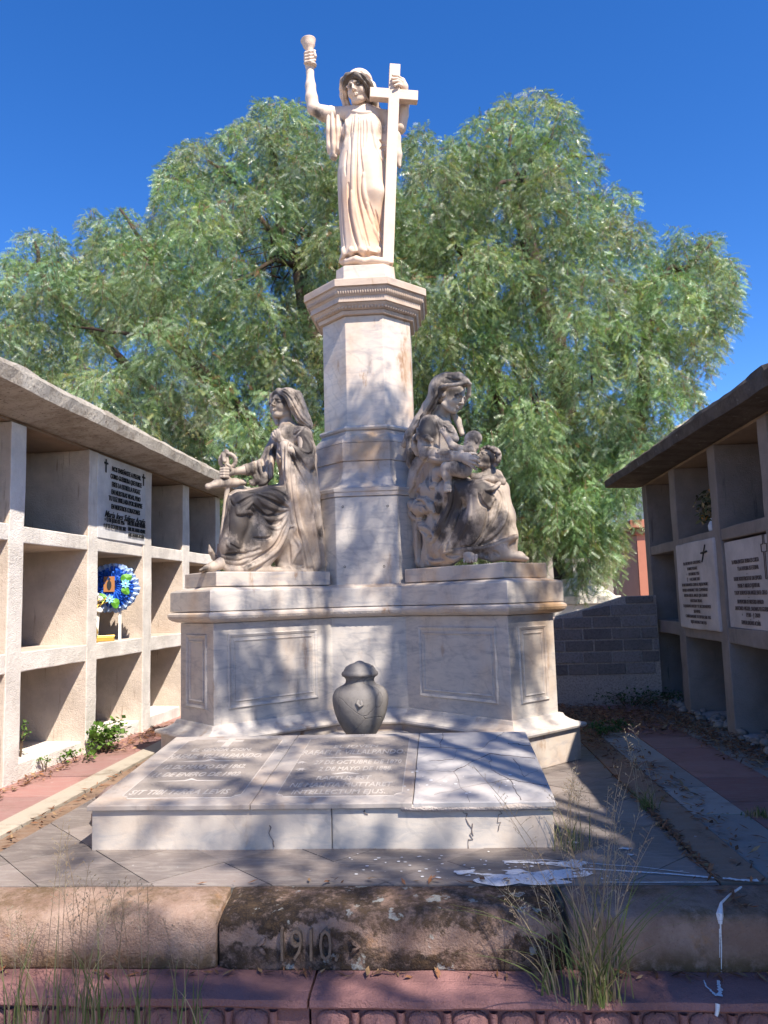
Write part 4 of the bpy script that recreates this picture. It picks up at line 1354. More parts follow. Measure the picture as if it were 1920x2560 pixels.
def head(fig, c, fwd, up, H, eyes_down=0.0, ear=True, chubby=0.0):
    """a carved head with brow, sockets, eyes, nose, lips and chin; H from chin to crown"""
    f = np.array(fwd, float); f /= np.linalg.norm(f)
    u = np.array(up, float); u -= f * (u @ f); u /= np.linalg.norm(u)
    s = np.cross(f, u)
    p = lambda a, b, d_: np.array(c) + H * (s * a + f * b + u * d_)
    A = (s, f, u)
    fig.ell(p(0, -0.06, 0.13), (0.345 * H, 0.42 * H, 0.37 * H), A, 0.02 * H)
    fig.ell(p(0, 0.10, -0.13), ((0.285 + .04 * chubby) * H, 0.305 * H, 0.36 * H), A, 0.10 * H)
    fig.wcone(p(0, 0.27, -0.415), p(0, 0.24, -0.40), 0.085 * H, 0.10 * H, 0.09 * H)
    for q in (-1, 1):
        fig.ell(p(q * 0.16, 0.24, -0.15), ((.12 + .05 * chubby) * H, .13 * H, .12 * H), A, 0.09 * H)
        fig.wcone(p(q * 0.235, -0.02, -0.33), p(q * .08, 0.22, -0.42), 0.075 * H, 0.075 * H, 0.09 * H)
        fig.ell(p(q * 0.150, 0.440, -0.008), (0.100 * H, 0.085 * H, 0.058 * H), A, 0.030 * H, True)
        fig.ell(p(q * 0.148, 0.322, -0.012), (0.082 * H, 0.080 * H, 0.056 * H), A, 0.012 * H)
        fig.wcone(p(q * 0.07, 0.395, 0.022), p(q * 0.23, 0.325, 0.020), 0.013 * H, 0.012 * H, 0.01 * H)
        fig.wcone(p(q * 0.05, 0.420, 0.080), p(q * 0.25, 0.315, 0.070), 0.034 * H, 0.028 * H, 0.035 * H)
        fig.wcone(p(q * 0.045, 0.46, -0.155), p(q * 0.05, 0.43, -0.158), 0.030 * H, 0.026 * H, 0.02 * H)
        if ear: fig.ell(p(q * 0.335, -0.06, -0.04), (.035 * H, .07 * H, .10 * H), A, 0.03 * H)
        fig.wcone(p(0, .432, -.262), p(q * .085, .372, -.272), .020 * H, .010 * H, .014 * H)
        fig.wcone(p(0, .418, -.312), p(q * .075, .370, -.300), .026 * H, .010 * H, .014 * H)
    fig.wcone(p(0, 0.395, 0.05), p(0, 0.500, -0.135), 0.034 * H, 0.042 * H, 0.035 * H)
    fig.wcone(p(-.075, .405, -.288), p(.075, .405, -.288), .007 * H, .007 * H, .006 * H, True)
    return p


def fingers(fig, lines, r, k=4):
    """each finger its own jointed chain: list of point lists"""
    for ln in lines:
        n = len(ln)
        fig.chain(ln, [r * (1.05 - 0.28 * i / (n - 1)) for i in range(n)], k)


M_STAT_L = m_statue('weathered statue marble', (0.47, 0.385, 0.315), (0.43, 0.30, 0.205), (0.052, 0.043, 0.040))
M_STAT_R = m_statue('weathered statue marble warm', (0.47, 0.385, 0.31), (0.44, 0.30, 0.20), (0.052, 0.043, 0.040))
M_STAT_T = m_statue('peach statue marble', (0.68, 0.54, 0.435), (0.62, 0.40, 0.265), (0.085, 0.07, 0.06), 0.15)  # paler, peachier stone than the seated figures
# =================================================================== STATUE ON THE COLUMN
CT = (700, 60, 420 / 1408)
OT, NT_ = (MX, MY, 4.3), (0, -1, 0)
faith = empty('statue', (MX, MY, 3.51), 'pale standing statue on the column raising a chalice and holding a tall cross', 'statue')
tF = lambda h: Fig(h, CT, OT, NT_)
mb = MB()
PB = [(-.165, -.245), (.165, -.245), (.235, -.175), (.235, .2), (.165, .245), (-.165, .245), (-.235, .2), (-.235, -.165)]
mb.loft([[(MX + .005 + x * k, MY + y * k, z) for x, y in PB] for k, z in ((1.02, 3.512), (1.0, 3.705), (.93, 3.716))])
bevel(uneven(mb.build('base', M_MARBC, faith), 0.004, .05, 3), .004)

# body: head, neck, arms and hands in one surface
b = tF(0.004)
hp = head(b, b.P(650, 550, 0.09), (-0.26, -0.92, -0.24), (-0.16, -0.1, 0.97), 0.256)
b.chain([(668, 640, .02), (690, 745, .0)], [52, 60], 25)
b.chain([(690, 760, 0), (690, 1000, 0)], [85, 90], 30)
b.chain([(690, 790, 0), (470, 765, .0)], [70, 62], 30)
b.chain([(470, 765, 0), (370, 752, .02), (285, 715, .04)], [66, 62, 50], 20)
b.chain([(280, 705, .04), (264, 620, .04), (256, 520, .03), (252, 410, .02)], [54, 50, 42, 31], 20)
b.chain([(252, 410, .02), (250, 350, .015), (250, 290, .01)], [31, 38, 40], 15)
b.chain([(690, 800, -.02), (900, 800, -.04), (985, 870, -.02)], [70, 62, 54], 25)
b.chain([(1005, 870, -.01), (1030, 760, .0), (1045, 660, .02), (1046, 585, .03)], [54, 48, 40, 29], 15)
b.chain([(1046, 585, .03), (1035, 530, .05), (1020, 485, .07)], [29, 38, 34], 14)
fingers(b, [[(1020, 462, .09), (985, 436, .165), (945, 430, .178)], [(1018, 480, .10), (980, 458, .17), (940, 458, .18)], [(1015, 498, .10), (985, 480, .17), (946, 484, .18)], [(1018, 515, .10), (992, 506, .168), (962, 516, .178)]], 13)
fingers(b, [[(1030, 540, .06), (1010, 565, .03), (985, 560, .02)]], 13)
fingers(b, [[(212, 250 + 26 * i, .02), (216, 243 + 26 * i, .062), (250, 232 + 27 * i, .075), (292, 226 + 26 * i, .05)] for i in range(4)], 14)
fingers(b, [[(280, 330, .03), (296, 270, .06), (285, 225, .065)]], 14)
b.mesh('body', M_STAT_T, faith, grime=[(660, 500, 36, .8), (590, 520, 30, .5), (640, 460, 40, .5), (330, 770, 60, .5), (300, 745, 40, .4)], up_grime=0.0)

hr_ = tF(0.0045)
f_, u_ = np.array([-.26, -.92, -.22]), np.array([-.14, -.1, .97])
c0 = hr_.P(664, 495, 0.01)
hr_.ell(c0, (.116, .112, .112), None, .01)
hr_.chain([(522, 540, .06), (534, 480, .13), (574, 440, .185), (632, 428, .20), (690, 452, .19), (738, 510, .14), (765, 580, .09)], [28, 32, 30, 26, 34, 40, 42], 12)
hr_.chain([(560, 430, .17), (548, 480, .165), (540, 540, .12), (545, 600, .06)], [22, 24, 24, 20], 8)
hr_.chain([(700, 440, .18), (722, 490, .175), (735, 550, .13), (745, 620, .08), (740, 680, .03)], [24, 28, 32, 30, 24], 8)
hr_.chain([(530, 510, .05), (535, 600, .02), (560, 690, -.02), (560, 740, -.02)], [34, 34, 32, 22], 16)
hr_.chain([(765, 520, .03), (780, 590, .02), (782, 670, .0), (822, 730, -.03)], [40, 46, 42, 32], 16)
hr_.chain([(700, 600, -.06), (700, 720, -.06)], [70, 60], 20)
for a in ([(640, 395), (590, 430), (545, 490), (530, 560)], [(650, 400), (700, 450), (750, 520), (785, 600)], [(660, 392), (730, 430), (780, 500), (790, 560)], [(620, 420), (570, 470), (555, 520)], [(530, 560), (545, 640), (570, 700)], [(760, 560), (760, 640), (790, 700)], [(740, 540), (745, 600), (770, 660)]):
    hr_.groove(a, 10, 6, .0)
hr_.mesh('hair', M_STAT_T, faith, grime=[(620, 440, 80, 1.2), (555, 480, 70, 1.0), (720, 490, 90, 1.2), (770, 560, 70, 1.0), (780, 640, 60, .8), (760, 700, 60, .6)], up_grime=0.0)

rb = tF(0.0042)
fold = lambda th, Z: 0.008 * np.sin(th * 7 + 2.2 * np.sin(Z * 2.3)) * np.clip((5.0 - Z) / 0.8, 0.0, 1) + 0.003 * np.sin(th * 21 + 2 * np.sin(Z * 3.1))
rb.loft([(705, 600, 775, .0, .075), (760, 545, 850, .0, .115), (900, 540, 862, .01, .145), (1000, 522, 872, .01, .140), (1120, 498, 880, .01, .150), (1250, 484, 884, .02, .165), (1400, 486, 886, .02, .170),
         (1600, 494, 880, .02, .170), (1800, 508, 868, .02, .175), (1900, 512, 866, .02, .180), (1985, 506, 880, .02, .19)], 20, fold)
rb.chain([(470, 760, 0), (690, 745, .02), (900, 790, -.03)], [62, 64, 62], 30)
rb.chain([(600, 880, .06), (600, 900, .06)], [70, 70], 40); rb.chain([(770, 880, .06), (775, 900, .06)], [68, 68], 40)
rb.chain([(425, 735, .01), (445, 900, .01), (452, 1040, .0), (450, 1110, .0)], [48, 58, 50, 34], 20)
rb.chain([(480, 760, .0), (495, 900, .01), (490, 1050, .0)], [50, 50, 42], 20)
rb.chain([(905, 790, -.02), (950, 950, -.02), (975, 1100, -.03), (1000, 1190, -.03)], [60, 62, 48, 16], 20)
rb.chain([(880, 900, .02), (900, 1050, .02), (930, 1140, .0)], [40, 40, 26], 16)
rb.chain([(760, 1150, .11), (800, 1420, .13), (800, 1600, .10)], [60, 66, 40], 60)
G = [([(655, 790), (641, 1000), (632, 1250), (640, 1420), (680, 1620), (750, 1880)], 15), ([(674, 780), (668, 1050), (688, 1250), (692, 1430), (760, 1650), (852, 1800)], 12), ([(560, 1060), (548, 1180), (552, 1270)], 10),
     ([(572, 1330), (592, 1600), (650, 1890)], 16), ([(735, 1480), (766, 1590), (846, 1780)], 18), ([(690, 1770), (722, 1880), (765, 1940)], 12), ([(540, 800), (548, 900), (522, 1000), (494, 1160)], 18), ([(602, 790), (588, 900), (594, 1080)], 9),
     ([(836, 975), (866, 1000), (890, 1005)], 16), ([(836, 1052), (866, 1040), (892, 1030)], 14), ([(715, 770), (722, 880), (716, 1000)], 8), ([(624, 780), (616, 900), (612, 1040)], 8), ([(690, 775), (694, 900), (690, 1040)], 7), ([(845, 1110), (872, 1180), (884, 1260)], 12),
     ([(418, 760), (424, 900), (430, 1080)], 13), ([(455, 735), (468, 900), (470, 1090)], 14), ([(492, 800), (500, 920), (494, 1040)], 10), ([(520, 1480), (530, 1700), (546, 1880)], 9), ([(800, 1560), (830, 1690), (862, 1760)], 10), ([(505, 1250), (512, 1400), (516, 1500)], 8)]
for a, r_ in G: rb.groove(a, r_, 5, .0)
for a, r_ in (([(640, 760), (622, 1000), (612, 1250), (618, 1450), (660, 1680), (720, 1900)], 14), ([(700, 1250), (712, 1440), (780, 1640), (856, 1840)], 16), ([(600, 1400), (622, 1620), (680, 1880)], 16), ([(770, 800), (790, 950), (812, 1050), (860, 1160)], 13), ([(436, 730), (444, 900), (450, 1090)], 13), ([(404, 740), (402, 950), (412, 1110)], 13), ([(480, 760), (484, 900), (482, 1060)], 11),
          ([(595, 728), (680, 748), (765, 738)], 12), ([(725, 1500), (760, 1640), (830, 1830)], 14), ([(552, 800), (566, 920), (540, 1020)], 12)):
    rb.ridge(a, r_, 12, .6)
for x, q in ((535, 14), (600, 20), (690, 26), (745, 18), (830, 22)): rb.ridge([(x - 8, 1880), (x + 12, 1965)], q, 18, .4)
rb.chain([(535, 1985, .03), (690, 1995, .12), (870, 1985, .08)], [40, 44, 44], 25)
rb.chain([(560, 1990, .14), (640, 1975, .18), (700, 1990, .19), (780, 1980, .18), (900, 1995, .16)], [26, 30, 26, 32, 30], 12)
rb.mesh('robe', M_STAT_T, faith, grime=[(530, 820, 40, .45), (520, 960, 35, .4), (850, 880, 50, .5), (830, 800, 40, .35), (440, 1120, 40, .4)],
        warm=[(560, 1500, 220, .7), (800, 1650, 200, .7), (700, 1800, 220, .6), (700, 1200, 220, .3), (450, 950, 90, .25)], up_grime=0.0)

# the cross
cA, cB = tF(.005).P(962, 355, .115), tF(.005).P(903, 2015, .150)
cu_ = (cA - cB) / np.linalg.norm(cA - cB)
cx_ = np.array([0.985, 0.14, 0.02]); cx_ -= cu_ * (cx_ @ cu_); cx_ /= np.linalg.norm(cx_); cn = np.cross(cx_, cu_)
LEN = np.linalg.norm(cA - cB); wv = 0.0445; dv = 0.034
crs = lambda p: tuple(cB + cx_ * p[0] + cu_ * p[1] + cn * p[2])
bt = LEN * 0.845
mb = MB()
V8 = [(-wv, 0), (wv, 0), (wv, bt - .044), (.200, bt - .044), (.200, bt + .044), (wv, bt + .044), (wv, LEN), (-wv, LEN), (-wv, bt + .044), (-.200, bt + .044), (-.200, bt - .044), (-wv, bt - .044)]
mb.loft([[crs((x, y, -dv)) for x, y in V8], [crs((x, y, dv)) for x, y in V8]])
bevel(mb.build('cross', M_STAT_T, faith), .004)
# the chalice
t_, bt_ = tF(.005).P(236, 138, .035), tF(.005).P(268, 352, .035)
ax = (t_ - bt_); LL = np.linalg.norm(ax); ax /= LL
s1 = np.cross(ax, [0, 1, 0]); s1 /= np.linalg.norm(s1); s2 = np.cross(ax, s1)
mb = MB()
pr = [(.0, 0), (.040, 0), (.041, .008), (.034, .02), (.022, .035), (.018, .07), (.022, .10), (.030, .135), (.033, .150), (.036, .158), (.044, .172), (.052, .188), (.054, .204), (.064, LL - .006), (.066, LL - .002), (.063, LL), (.054, LL - .004), (.046, .19), (.02, .165), (0, .160)]
mb.loft([[tuple(bt_ + ax * z + (s1 * math.cos(2 * PI * i / 32) + s2 * math.sin(2 * PI * i / 32)) * max(r_, .0005)) for i in range(32)] for r_, z in pr], True, True)
mb.build('chalice', M_STAT_T, faith, True)
# =================================================================== LEFT SEATED STATUE (with the anchor)
CL_ = (480, 900, 400 / 1475)
OL, NL = (MX - 0.742, MY - 0.742, 1.9), (S2, -S2, 0)
hope = empty('statue', (OL[0], OL[1], 1.165), 'seated statue with loose hair holding an anchor on the left pedestal', 'statue', 'seated statues')
lF = lambda h: Fig(h, CL_, OL, NL)


def arm_plate(side, parent, mat, r0, r1, w_, z0, z1, name='base'):
    pts = []
    for r_, q in ((r0, w_), (r1 - .0, w_), (r1, -w_), (r0, -w_)):
        pts.append((MX + side * (r_ - q * 1) * S2, MY + (-r_ - q * 1) * S2) if True else None)
    # corners along the arm: front side (towards the middle) and back side
    mb = MB()
    if side < 0: pts = pts[::-1]
    mb.loft([[(x, y, z0) for x, y in pts], [(x, y, z1) for x, y in pts]])
    return bevel(uneven(mb.build(name, mat, parent), .003, .08, 5), .006)


arm_plate(-1, hope, M_MARB2, 0.60, 1.515, 0.222, 1.166, 1.262)

b = lF(0.004)
fL, uL = (-0.48, -0.87, 0.08), (0.14, 0.0, 0.98)
head(b, b.P(836, 408, 0.0), fL, uL, 0.222)
b.chain([(858, 480, .0), (872, 610, .0)], [56, 66], 20)
b.chain([(880, 620, 0), (900, 760, 0), (900, 900, 0)], [80, 110, 100], 40)
b.chain([(890, 700, 0), (1000, 720, .12)], [76, 50], 30)
b.chain([(820, 690, .02), (900, 660, .04), (960, 650, .06)], [60, 70, 50], 40)
b.chain([(1020, 700, .15), (1040, 930, .18), (900, 830, .16), (826, 752, .12)], [55, 48, 40, 32], 15)
b.chain([(826, 752, .12), (796, 712, .09)], [34, 36], 14)
fingers(b, [[(790, 715, .10), (770, 680, .09), (762, 652, .07)], [(800, 705, .11), (788, 668, .10), (786, 640, .08)], [(780, 728, .09), (752, 700, .08), (744, 672, .06)], [(775, 742, .08), (746, 722, .07), (734, 700, .05)]], 14)
fingers(b, [[(812, 712, .12), (812, 680, .12), (806, 660, .11)]], 14)
b.chain([(890, 700, 0), (780, 700, -.14), (700, 950, -.18), (480, 1015, -.18), (400, 1025, -.18)], [80, 55, 52, 42, 34], 15)
b.chain([(400, 1025, -.18), (350, 1032, -.165), (318, 1035, -.16)], [34, 40, 38], 14)
fingers(b, [[(330, 1000 + 26 * i, -.13), (296, 1000 + 25 * i, -.115), (266, 1004 + 24 * i, -.14), (272, 1008 + 23 * i, -.18)] for i in range(4)], 15)
fingers(b, [[(350, 1005, -.13), (345, 975, -.12), (322, 962, -.125)]], 15)
# bare foot
b.chain([(330, 1820, .05), (260, 1880, .06), (190, 1905, .07), (130, 1920, .075)], [52, 46, 40, 28], 20)
fingers(b, [[(140, 1915 + 8 * i, .10 - .022 * i), (100, 1925 + 7 * i, .105 - .022 * i), (76, 1936 + 5 * i, .105 - .022 * i)] for i in range(4)], 14)
b.chain([(330, 1600, .03), (330, 1820, .05)], [40, 50], 20)
b.chain([(900, 900, 0), (930, 1250, 0), (430, 1320, .05), (330, 1600, .03)], [80, 70, 50, 40], 20)
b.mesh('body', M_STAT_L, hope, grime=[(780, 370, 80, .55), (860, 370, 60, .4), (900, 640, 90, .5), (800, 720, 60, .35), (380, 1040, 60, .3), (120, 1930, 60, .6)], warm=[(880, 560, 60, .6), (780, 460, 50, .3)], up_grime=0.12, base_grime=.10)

hr_ = lF(0.0045)
c0 = hr_.P(880, 370, 0.0)
hr_.ell(c0, (.098, .10, .095), None, .01)
hr_.chain([(728, 400, -.06), (745, 330, -.05), (800, 290, .02), (860, 300, .10), (900, 350, .12), (925, 420, .12)], [24, 30, 32, 34, 38, 36], 14)
hr_.chain([(925, 400, .11), (960, 470, .11), (1000, 540, .12), (1060, 590, .11), (1090, 620, .09)], [42, 46, 46, 38, 22], 16)
hr_.chain([(960, 340, .03), (1000, 440, .05), (1045, 540, .06), (1085, 600, .05)], [66, 60, 50, 36], 16)
hr_.chain([(735, 400, -.07), (745, 470, -.06), (775, 540, -.04), (785, 590, -.02)], [26, 28, 28, 20], 14)
for a in ([(790, 270), (850, 300), (910, 360), (950, 440), (1010, 540), (1080, 600)], [(810, 262), (890, 290), (950, 350), (990, 440), (1040, 520), (1095, 590)], [(790, 285), (840, 320), (880, 360)], [(760, 300), (735, 350), (725, 400)], [(860, 258), (940, 310), (990, 390), (1030, 480)],
          [(930, 430), (945, 500), (975, 560)], [(915, 400), (930, 470), (990, 555), (1040, 600)], [(960, 500), (1000, 570), (1060, 610)]):
    hr_.groove(a, 9, 6, .0)
hr_.mesh('hair', M_STAT_L, hope, grime=[(760, 320, 60, .6), (870, 300, 80, .45), (960, 350, 70, .4), (730, 400, 40, .6)], warm=[(950, 470, 70, .5), (1000, 540, 60, .4)], up_grime=0.2, base_grime=.2)

rb = lF(0.0042)
# torso and mantle
rb.chain([(890, 660, 0), (900, 900, 0), (940, 1150, 0), (950, 1260, 0)], [110, 120, 130, 150], 40)
rb.chain([(800, 690, -.13), (900, 660, 0), (1030, 690, .14)], [60, 80, 74], 40)
rb.chain([(1035, 690, .15), (1065, 820, .17), (1060, 930, .19)], [72, 76, 74], 25)
rb.chain([(1060, 935, .19), (960, 860, .17), (860, 775, .13)], [66, 56, 44], 25)
rb.chain([(1020, 640, -.02), (1060, 900, -.02), (1080, 1250, .0), (1100, 1600, .02), (1120, 1870, .02)], [80, 90, 100, 100, 110], 40)
rb.chain([(1090, 980, .15), (1130, 1250, .14), (1150, 1500, .12), (1170, 1750, .10), (1190, 1890, .08)], [48, 50, 50, 52, 52], 30)
rb.chain([(850, 780, .14), (880, 1000, .16), (915, 1300, .17), (975, 1560, .16), (1050, 1880, .12)], [44, 46, 50, 56, 60], 25)
rb.chain([(960, 880, .13), (1000, 1230, .15), (1060, 1560, .13), (1110, 1880, .09)], [72, 86, 92, 90], 30)
rb.chain([(1030, 1000, .16), (1090, 1400, .14), (1140, 1700, .10)], [70, 76, 70], 30)
# far arm and its wide sleeve
rb.chain([(790, 700, -.13), (735, 840, -.15), (680, 960, -.17)], [62, 66, 70], 30)
rb.chain([(690, 960, -.16), (590, 1000, -.17), (500, 1012, -.18)], [72, 66, 56], 25)
rb.chain([(690, 1010, -.12), (620, 1100, -.13), (560, 1130, -.15)], [50, 44, 28], 22)
rb.chain([(720, 900, -.10), (700, 1060, -.10), (660, 1130, -.10)], [44, 48, 36], 25)
# legs under the skirt
rb.chain([(950, 1270, .09), (700, 1280, .10), (455, 1320, .09)], [120, 112, 98], 40)
rb.chain([(940, 1230, -.10), (430, 1290, -.10)], [115, 92], 40)
rb.chain([(440, 1330, .09), (400, 1520, .09), (350, 1720, .08), (350, 1870, .06)], [100, 92, 84, 78], 40)
rb.chain([(420, 1300, -.10), (370, 1600, -.08), (350, 1850, -.06)], [92, 84, 84], 40)
rb.chain([(480, 1450, .02), (440, 1800, .02)], [120, 130], 60)
rb.chain([(650, 1440, .08), (600, 1660, .09), (520, 1860, .08)], [110, 110, 84], 60)
rb.chain([(860, 1400, .08), (780, 1640, .09), (640, 1870, .09)], [120, 120, 80], 60)
rb.chain([(980, 1500, .05), (900, 1760, .06), (860, 1900, .07)], [150, 150, 90], 60)
rb.chain([(1010, 1300, 0), (1040, 1600, 0), (1060, 1860, 0)], [150, 160, 150], 60)
rb.chain([(700, 1700, -.05), (500, 1880, -.04)], [150, 90], 60)
# hem lying on the plate
rb.chain([(250, 1868, .05), (350, 1925, .09), (500, 1940, .11), (700, 1935, .12), (900, 1945, .13), (1060, 1950, .12), (1210, 1950, .08)], [30, 34, 34, 30, 34, 34, 30], 22)
rb.chain([(510, 1925, .14), (560, 1890, .14), (700, 1830, .13)], [28, 30, 22], 14)
# folds
for a in ([(905, 1370), (800, 1330), (660, 1270), (560, 1230)], [(905, 1380), (780, 1420), (680, 1440), (560, 1330)], [(905, 1385), (820, 1490), (760, 1520), (690, 1480), (640, 1400)], [(905, 1350), (860, 1260), (780, 1200), (700, 1190)],
          [(900, 1400), (850, 1560), (760, 1720), (600, 1830), (520, 1880)], [(912, 1420), (890, 1600), (900, 1800), (920, 1900)], [(350, 1260), (400, 1340), (560, 1250)], [(420, 1220), (520, 1225), (590, 1225)],
          [(330, 1690), (450, 1760), (600, 1770)], [(280, 1800), (420, 1790), (540, 1760)], [(560, 1640), (650, 1650), (730, 1640), (740, 1600)], [(330, 1300), (330, 1500), (320, 1650)]):
    rb.groove(a, 17, 6, .0)
for a in ([(915, 1360), (840, 1300), (740, 1230), (640, 1225)], [(905, 1375), (800, 1375), (690, 1340), (600, 1270)], [(900, 1390), (820, 1450), (720, 1470), (640, 1440)], [(895, 1400), (830, 1520), (780, 1560), (690, 1530)],
          [(905, 1410), (870, 1580), (790, 1740), (640, 1860), (520, 1920)], [(340, 1240), (420, 1360), (430, 1420), (560, 1310)], [(420, 1420), (520, 1400), (560, 1420)], [(325, 1640), (340, 1720), (480, 1760), (620, 1720)],
          [(270, 1800), (380, 1830), (520, 1800), (640, 1760)], [(300, 1850), (420, 1870), (520, 1840)], [(350, 1240), (345, 1400), (330, 1600)]):
    rb.ridge(a, 18, 10, .45)
# mantle edges and sleeve folds
for a in ([(890, 790), (900, 1000), (920, 1280), (960, 1520), (1020, 1720), (1060, 1940)], [(1000, 830), (1060, 870), (1110, 860), (1120, 780)], [(920, 800), (980, 900), (1060, 1010), (1110, 1030), (1130, 980)], [(900, 830), (950, 980), (1040, 1140), (1090, 1250)],
          [(1040, 1060), (1090, 1250), (1130, 1480), (1190, 1640)], [(1060, 590), (960, 680), (890, 780)], [(720, 780), (716, 950), (720, 1060), (690, 1150)], [(480, 970), (510, 1100), (560, 1160), (700, 1150)], [(740, 790), (810, 870), (820, 960), (800, 1090)],
          [(590, 920), (600, 1020), (630, 1090)], [(650, 900), (660, 1000), (640, 1060)], [(850, 800), (850, 1000), (880, 1200), (905, 1340)]):
    rb.groove(a, 16, 6, .0)
for a in ([(868, 780), (870, 1000), (900, 1300), (945, 1540), (1000, 1740), (1040, 1950)], [(905, 790), (930, 1000), (960, 1300), (1010, 1540), (1080, 1760), (1130, 1930)], [(960, 830), (1020, 960), (1080, 1030), (1125, 1010)], [(1040, 700), (1090, 780), (1100, 860)], [(1110, 900), (1150, 1150), (1180, 1450), (1200, 1600)],
          [(1040, 1150), (1100, 1400), (1140, 1640), (1180, 1880)], [(735, 780), (730, 950), (735, 1080)], [(500, 960), (520, 1080), (570, 1150), (660, 1140), (710, 1090)], [(620, 910), (630, 1000), (660, 1080)], [(560, 940), (560, 1040), (590, 1100)],
          [(890, 1540), (960, 1530), (930, 1620), (1000, 1720), (950, 1800), (920, 1900), (1030, 1900)]):
    rb.ridge(a, 14, 12, .42)
rb.mesh('robe', M_STAT_L, hope,
        grime=[(560, 1260, 130, .9), (700, 1300, 150, .9), (800, 1230, 110, .8), (400, 1280, 90, .85), (360, 1450, 110, .7), (500, 1480, 130, .62), (450, 1620, 140, .58), (700, 1440, 100, .75), (600, 1620, 110, .4), (380, 1760, 70, .75), (330, 1830, 60, .4), (720, 1560, 60, .6),
               (1040, 720, 110, .75), (1080, 850, 90, .75), (900, 670, 90, .55), (960, 860, 70, .5), (900, 850, 60, .45), (700, 860, 70, .65), (560, 1020, 80, .65), (620, 1110, 80, .85), (700, 1130, 60, .6), (760, 820, 60, .35), (1170, 1600, 60, .6), (1120, 1000, 60, .45), (980, 930, 80, .3), (540, 1900, 40, .4), (640, 1000, 60, .3)],
        warm=[(800, 980, 90, .9), (780, 1060, 70, .9), (770, 850, 60, .8), (1050, 1400, 160, .55), (1100, 1650, 150, .6), (960, 1250, 110, .5), (860, 1700, 120, .5), (960, 1600, 60, .7), (700, 1720, 90, .6), (900, 1100, 90, .3)], up_grime=0.2, base_grime=.12)

# the anchor: ring, shank, stock with knobbed ends, arms and flukes
an = lF(0.0045)
AL = -0.165
an.chain([(316, 850, AL), (322, 1000, AL), (330, 1130, AL), (300, 1450, AL), (258, 1800, AL), (245, 1880, AL)], [26, 22, 24, 24, 26, 26], 8)
an.chain([(150, 1165, AL + .05), (230, 1140, AL + .02), (320, 1130, AL), (400, 1130, AL - .02), (470, 1128, AL - .05)], [24, 40, 50, 42, 26], 16)
an.blob((150, 1165, AL + .05), 30, 10); an.blob((475, 1128, AL - .05), 30, 10)
ring = [(330 + 68 * math.cos(a) * 1.05, 928 + 66 * math.sin(a), AL + .035 * math.cos(a + .6)) for a in np.linspace(0, 2 * PI, 17)]
an.chain(ring, 19, 5)
an.chain([(316, 850, AL), (290, 868, AL + .03), (300, 930, AL + .045)], [26, 22, 20], 8)
an.chain([(245, 1880, AL), (205, 1820, AL + .03), (170, 1760, AL + .05), (158, 1705, AL + .06)], [28, 26, 22, 6], 10)
an.chain([(245, 1880, AL), (250, 1790, AL - .03), (240, 1700, AL - .05)], [28, 26, 8], 10)
an.mesh('anchor', M_STAT_L, hope, grime=[(310, 860, 60, .5), (300, 1120, 120, .3)], warm=[(260, 1750, 120, .8), (320, 1050, 80, .4)], up_grime=.35)
# =================================================================== RIGHT SEATED STATUE (mother with two children)
CR_ = (960, 900, 400 / 1475)
OR, NR = (MX + 0.742, MY - 0.742, 1.9), (-S2, -S2, 0)
love = empty('statue', (OR[0], OR[1], 1.165), 'seated statue of a veiled mother nursing an infant beside a child on the right pedestal', 'statue', 'seated statues')
rF = lambda h: Fig(h, CR_, OR, NR)
arm_plate(1, love, M_MARB2, 0.60, 1.515, 0.222, 1.166, 1.262)

b = rF(0.004)
fR, uR = (0.70, -0.58, -0.36), (0.36, -0.12, 0.93)
head(b, b.P(628, 335, 0.01), fR, uR, 0.232)
b.chain([(560, 440, .0), (510, 590, .0)], [66, 80], 25)
b.chain([(520, 600, 0), (540, 760, .02), (480, 1000, 0)], [110, 120, 110], 50)
b.chain([(560, 700, .04), (650, 730, .03)], [70, 34], 60)
b.chain([(500, 620, 0), (410, 620, .15), (385, 840, .19), (560, 895, .21), (715, 890, .20)], [90, 70, 62, 54, 42], 25)
b.chain([(715, 890, .20), (760, 905, .20), (790, 925, .195)], [42, 50, 48], 15)
fingers(b, [[(790, 895, .21), (835, 890, .205), (868, 905, .18)], [(800, 915, .215), (845, 918, .21), (876, 940, .18)], [(798, 940, .215), (838, 955, .205), (866, 978, .17)], [(788, 960, .21), (822, 985, .20), (848, 1008, .17)]], 16)
fingers(b, [[(760, 880, .19), (800, 860, .17), (850, 868, .14)]], 16)
# feet
b.chain([(780, 1740, .10), (790, 1800, .13), (800, 1830, .16)], [50, 56, 44], 20)
fingers(b, [[(748 + 26 * i, 1815 - 3 * i, .155), (744 + 26 * i, 1845 - 2 * i, .18), (742 + 26 * i, 1862 - 2 * i, .185)] for i in range(5)], 15)
b.chain([(1120, 1780, -.08), (1210, 1815, -.08), (1290, 1835, -.07)], [50, 46, 30], 20)
b.chain([(480, 1000, 0), (450, 1200, 0), (880, 1230, .10), (780, 1740, .10)], [80, 70, 60, 45], 20)
b.chain([(450, 1200, 0), (1060, 1220, -.08), (1120, 1780, -.08)], [70, 60, 45], 20)
b.mesh('body', M_STAT_R, love, grime=[(620, 310, 60, .75), (690, 300, 50, .7), (560, 870, 120, .4), (450, 850, 80, .45), (640, 880, 60, .3)], warm=[(560, 640, 90, .45), (700, 420, 60, .2), (540, 520, 60, .4)], up_grime=.08)

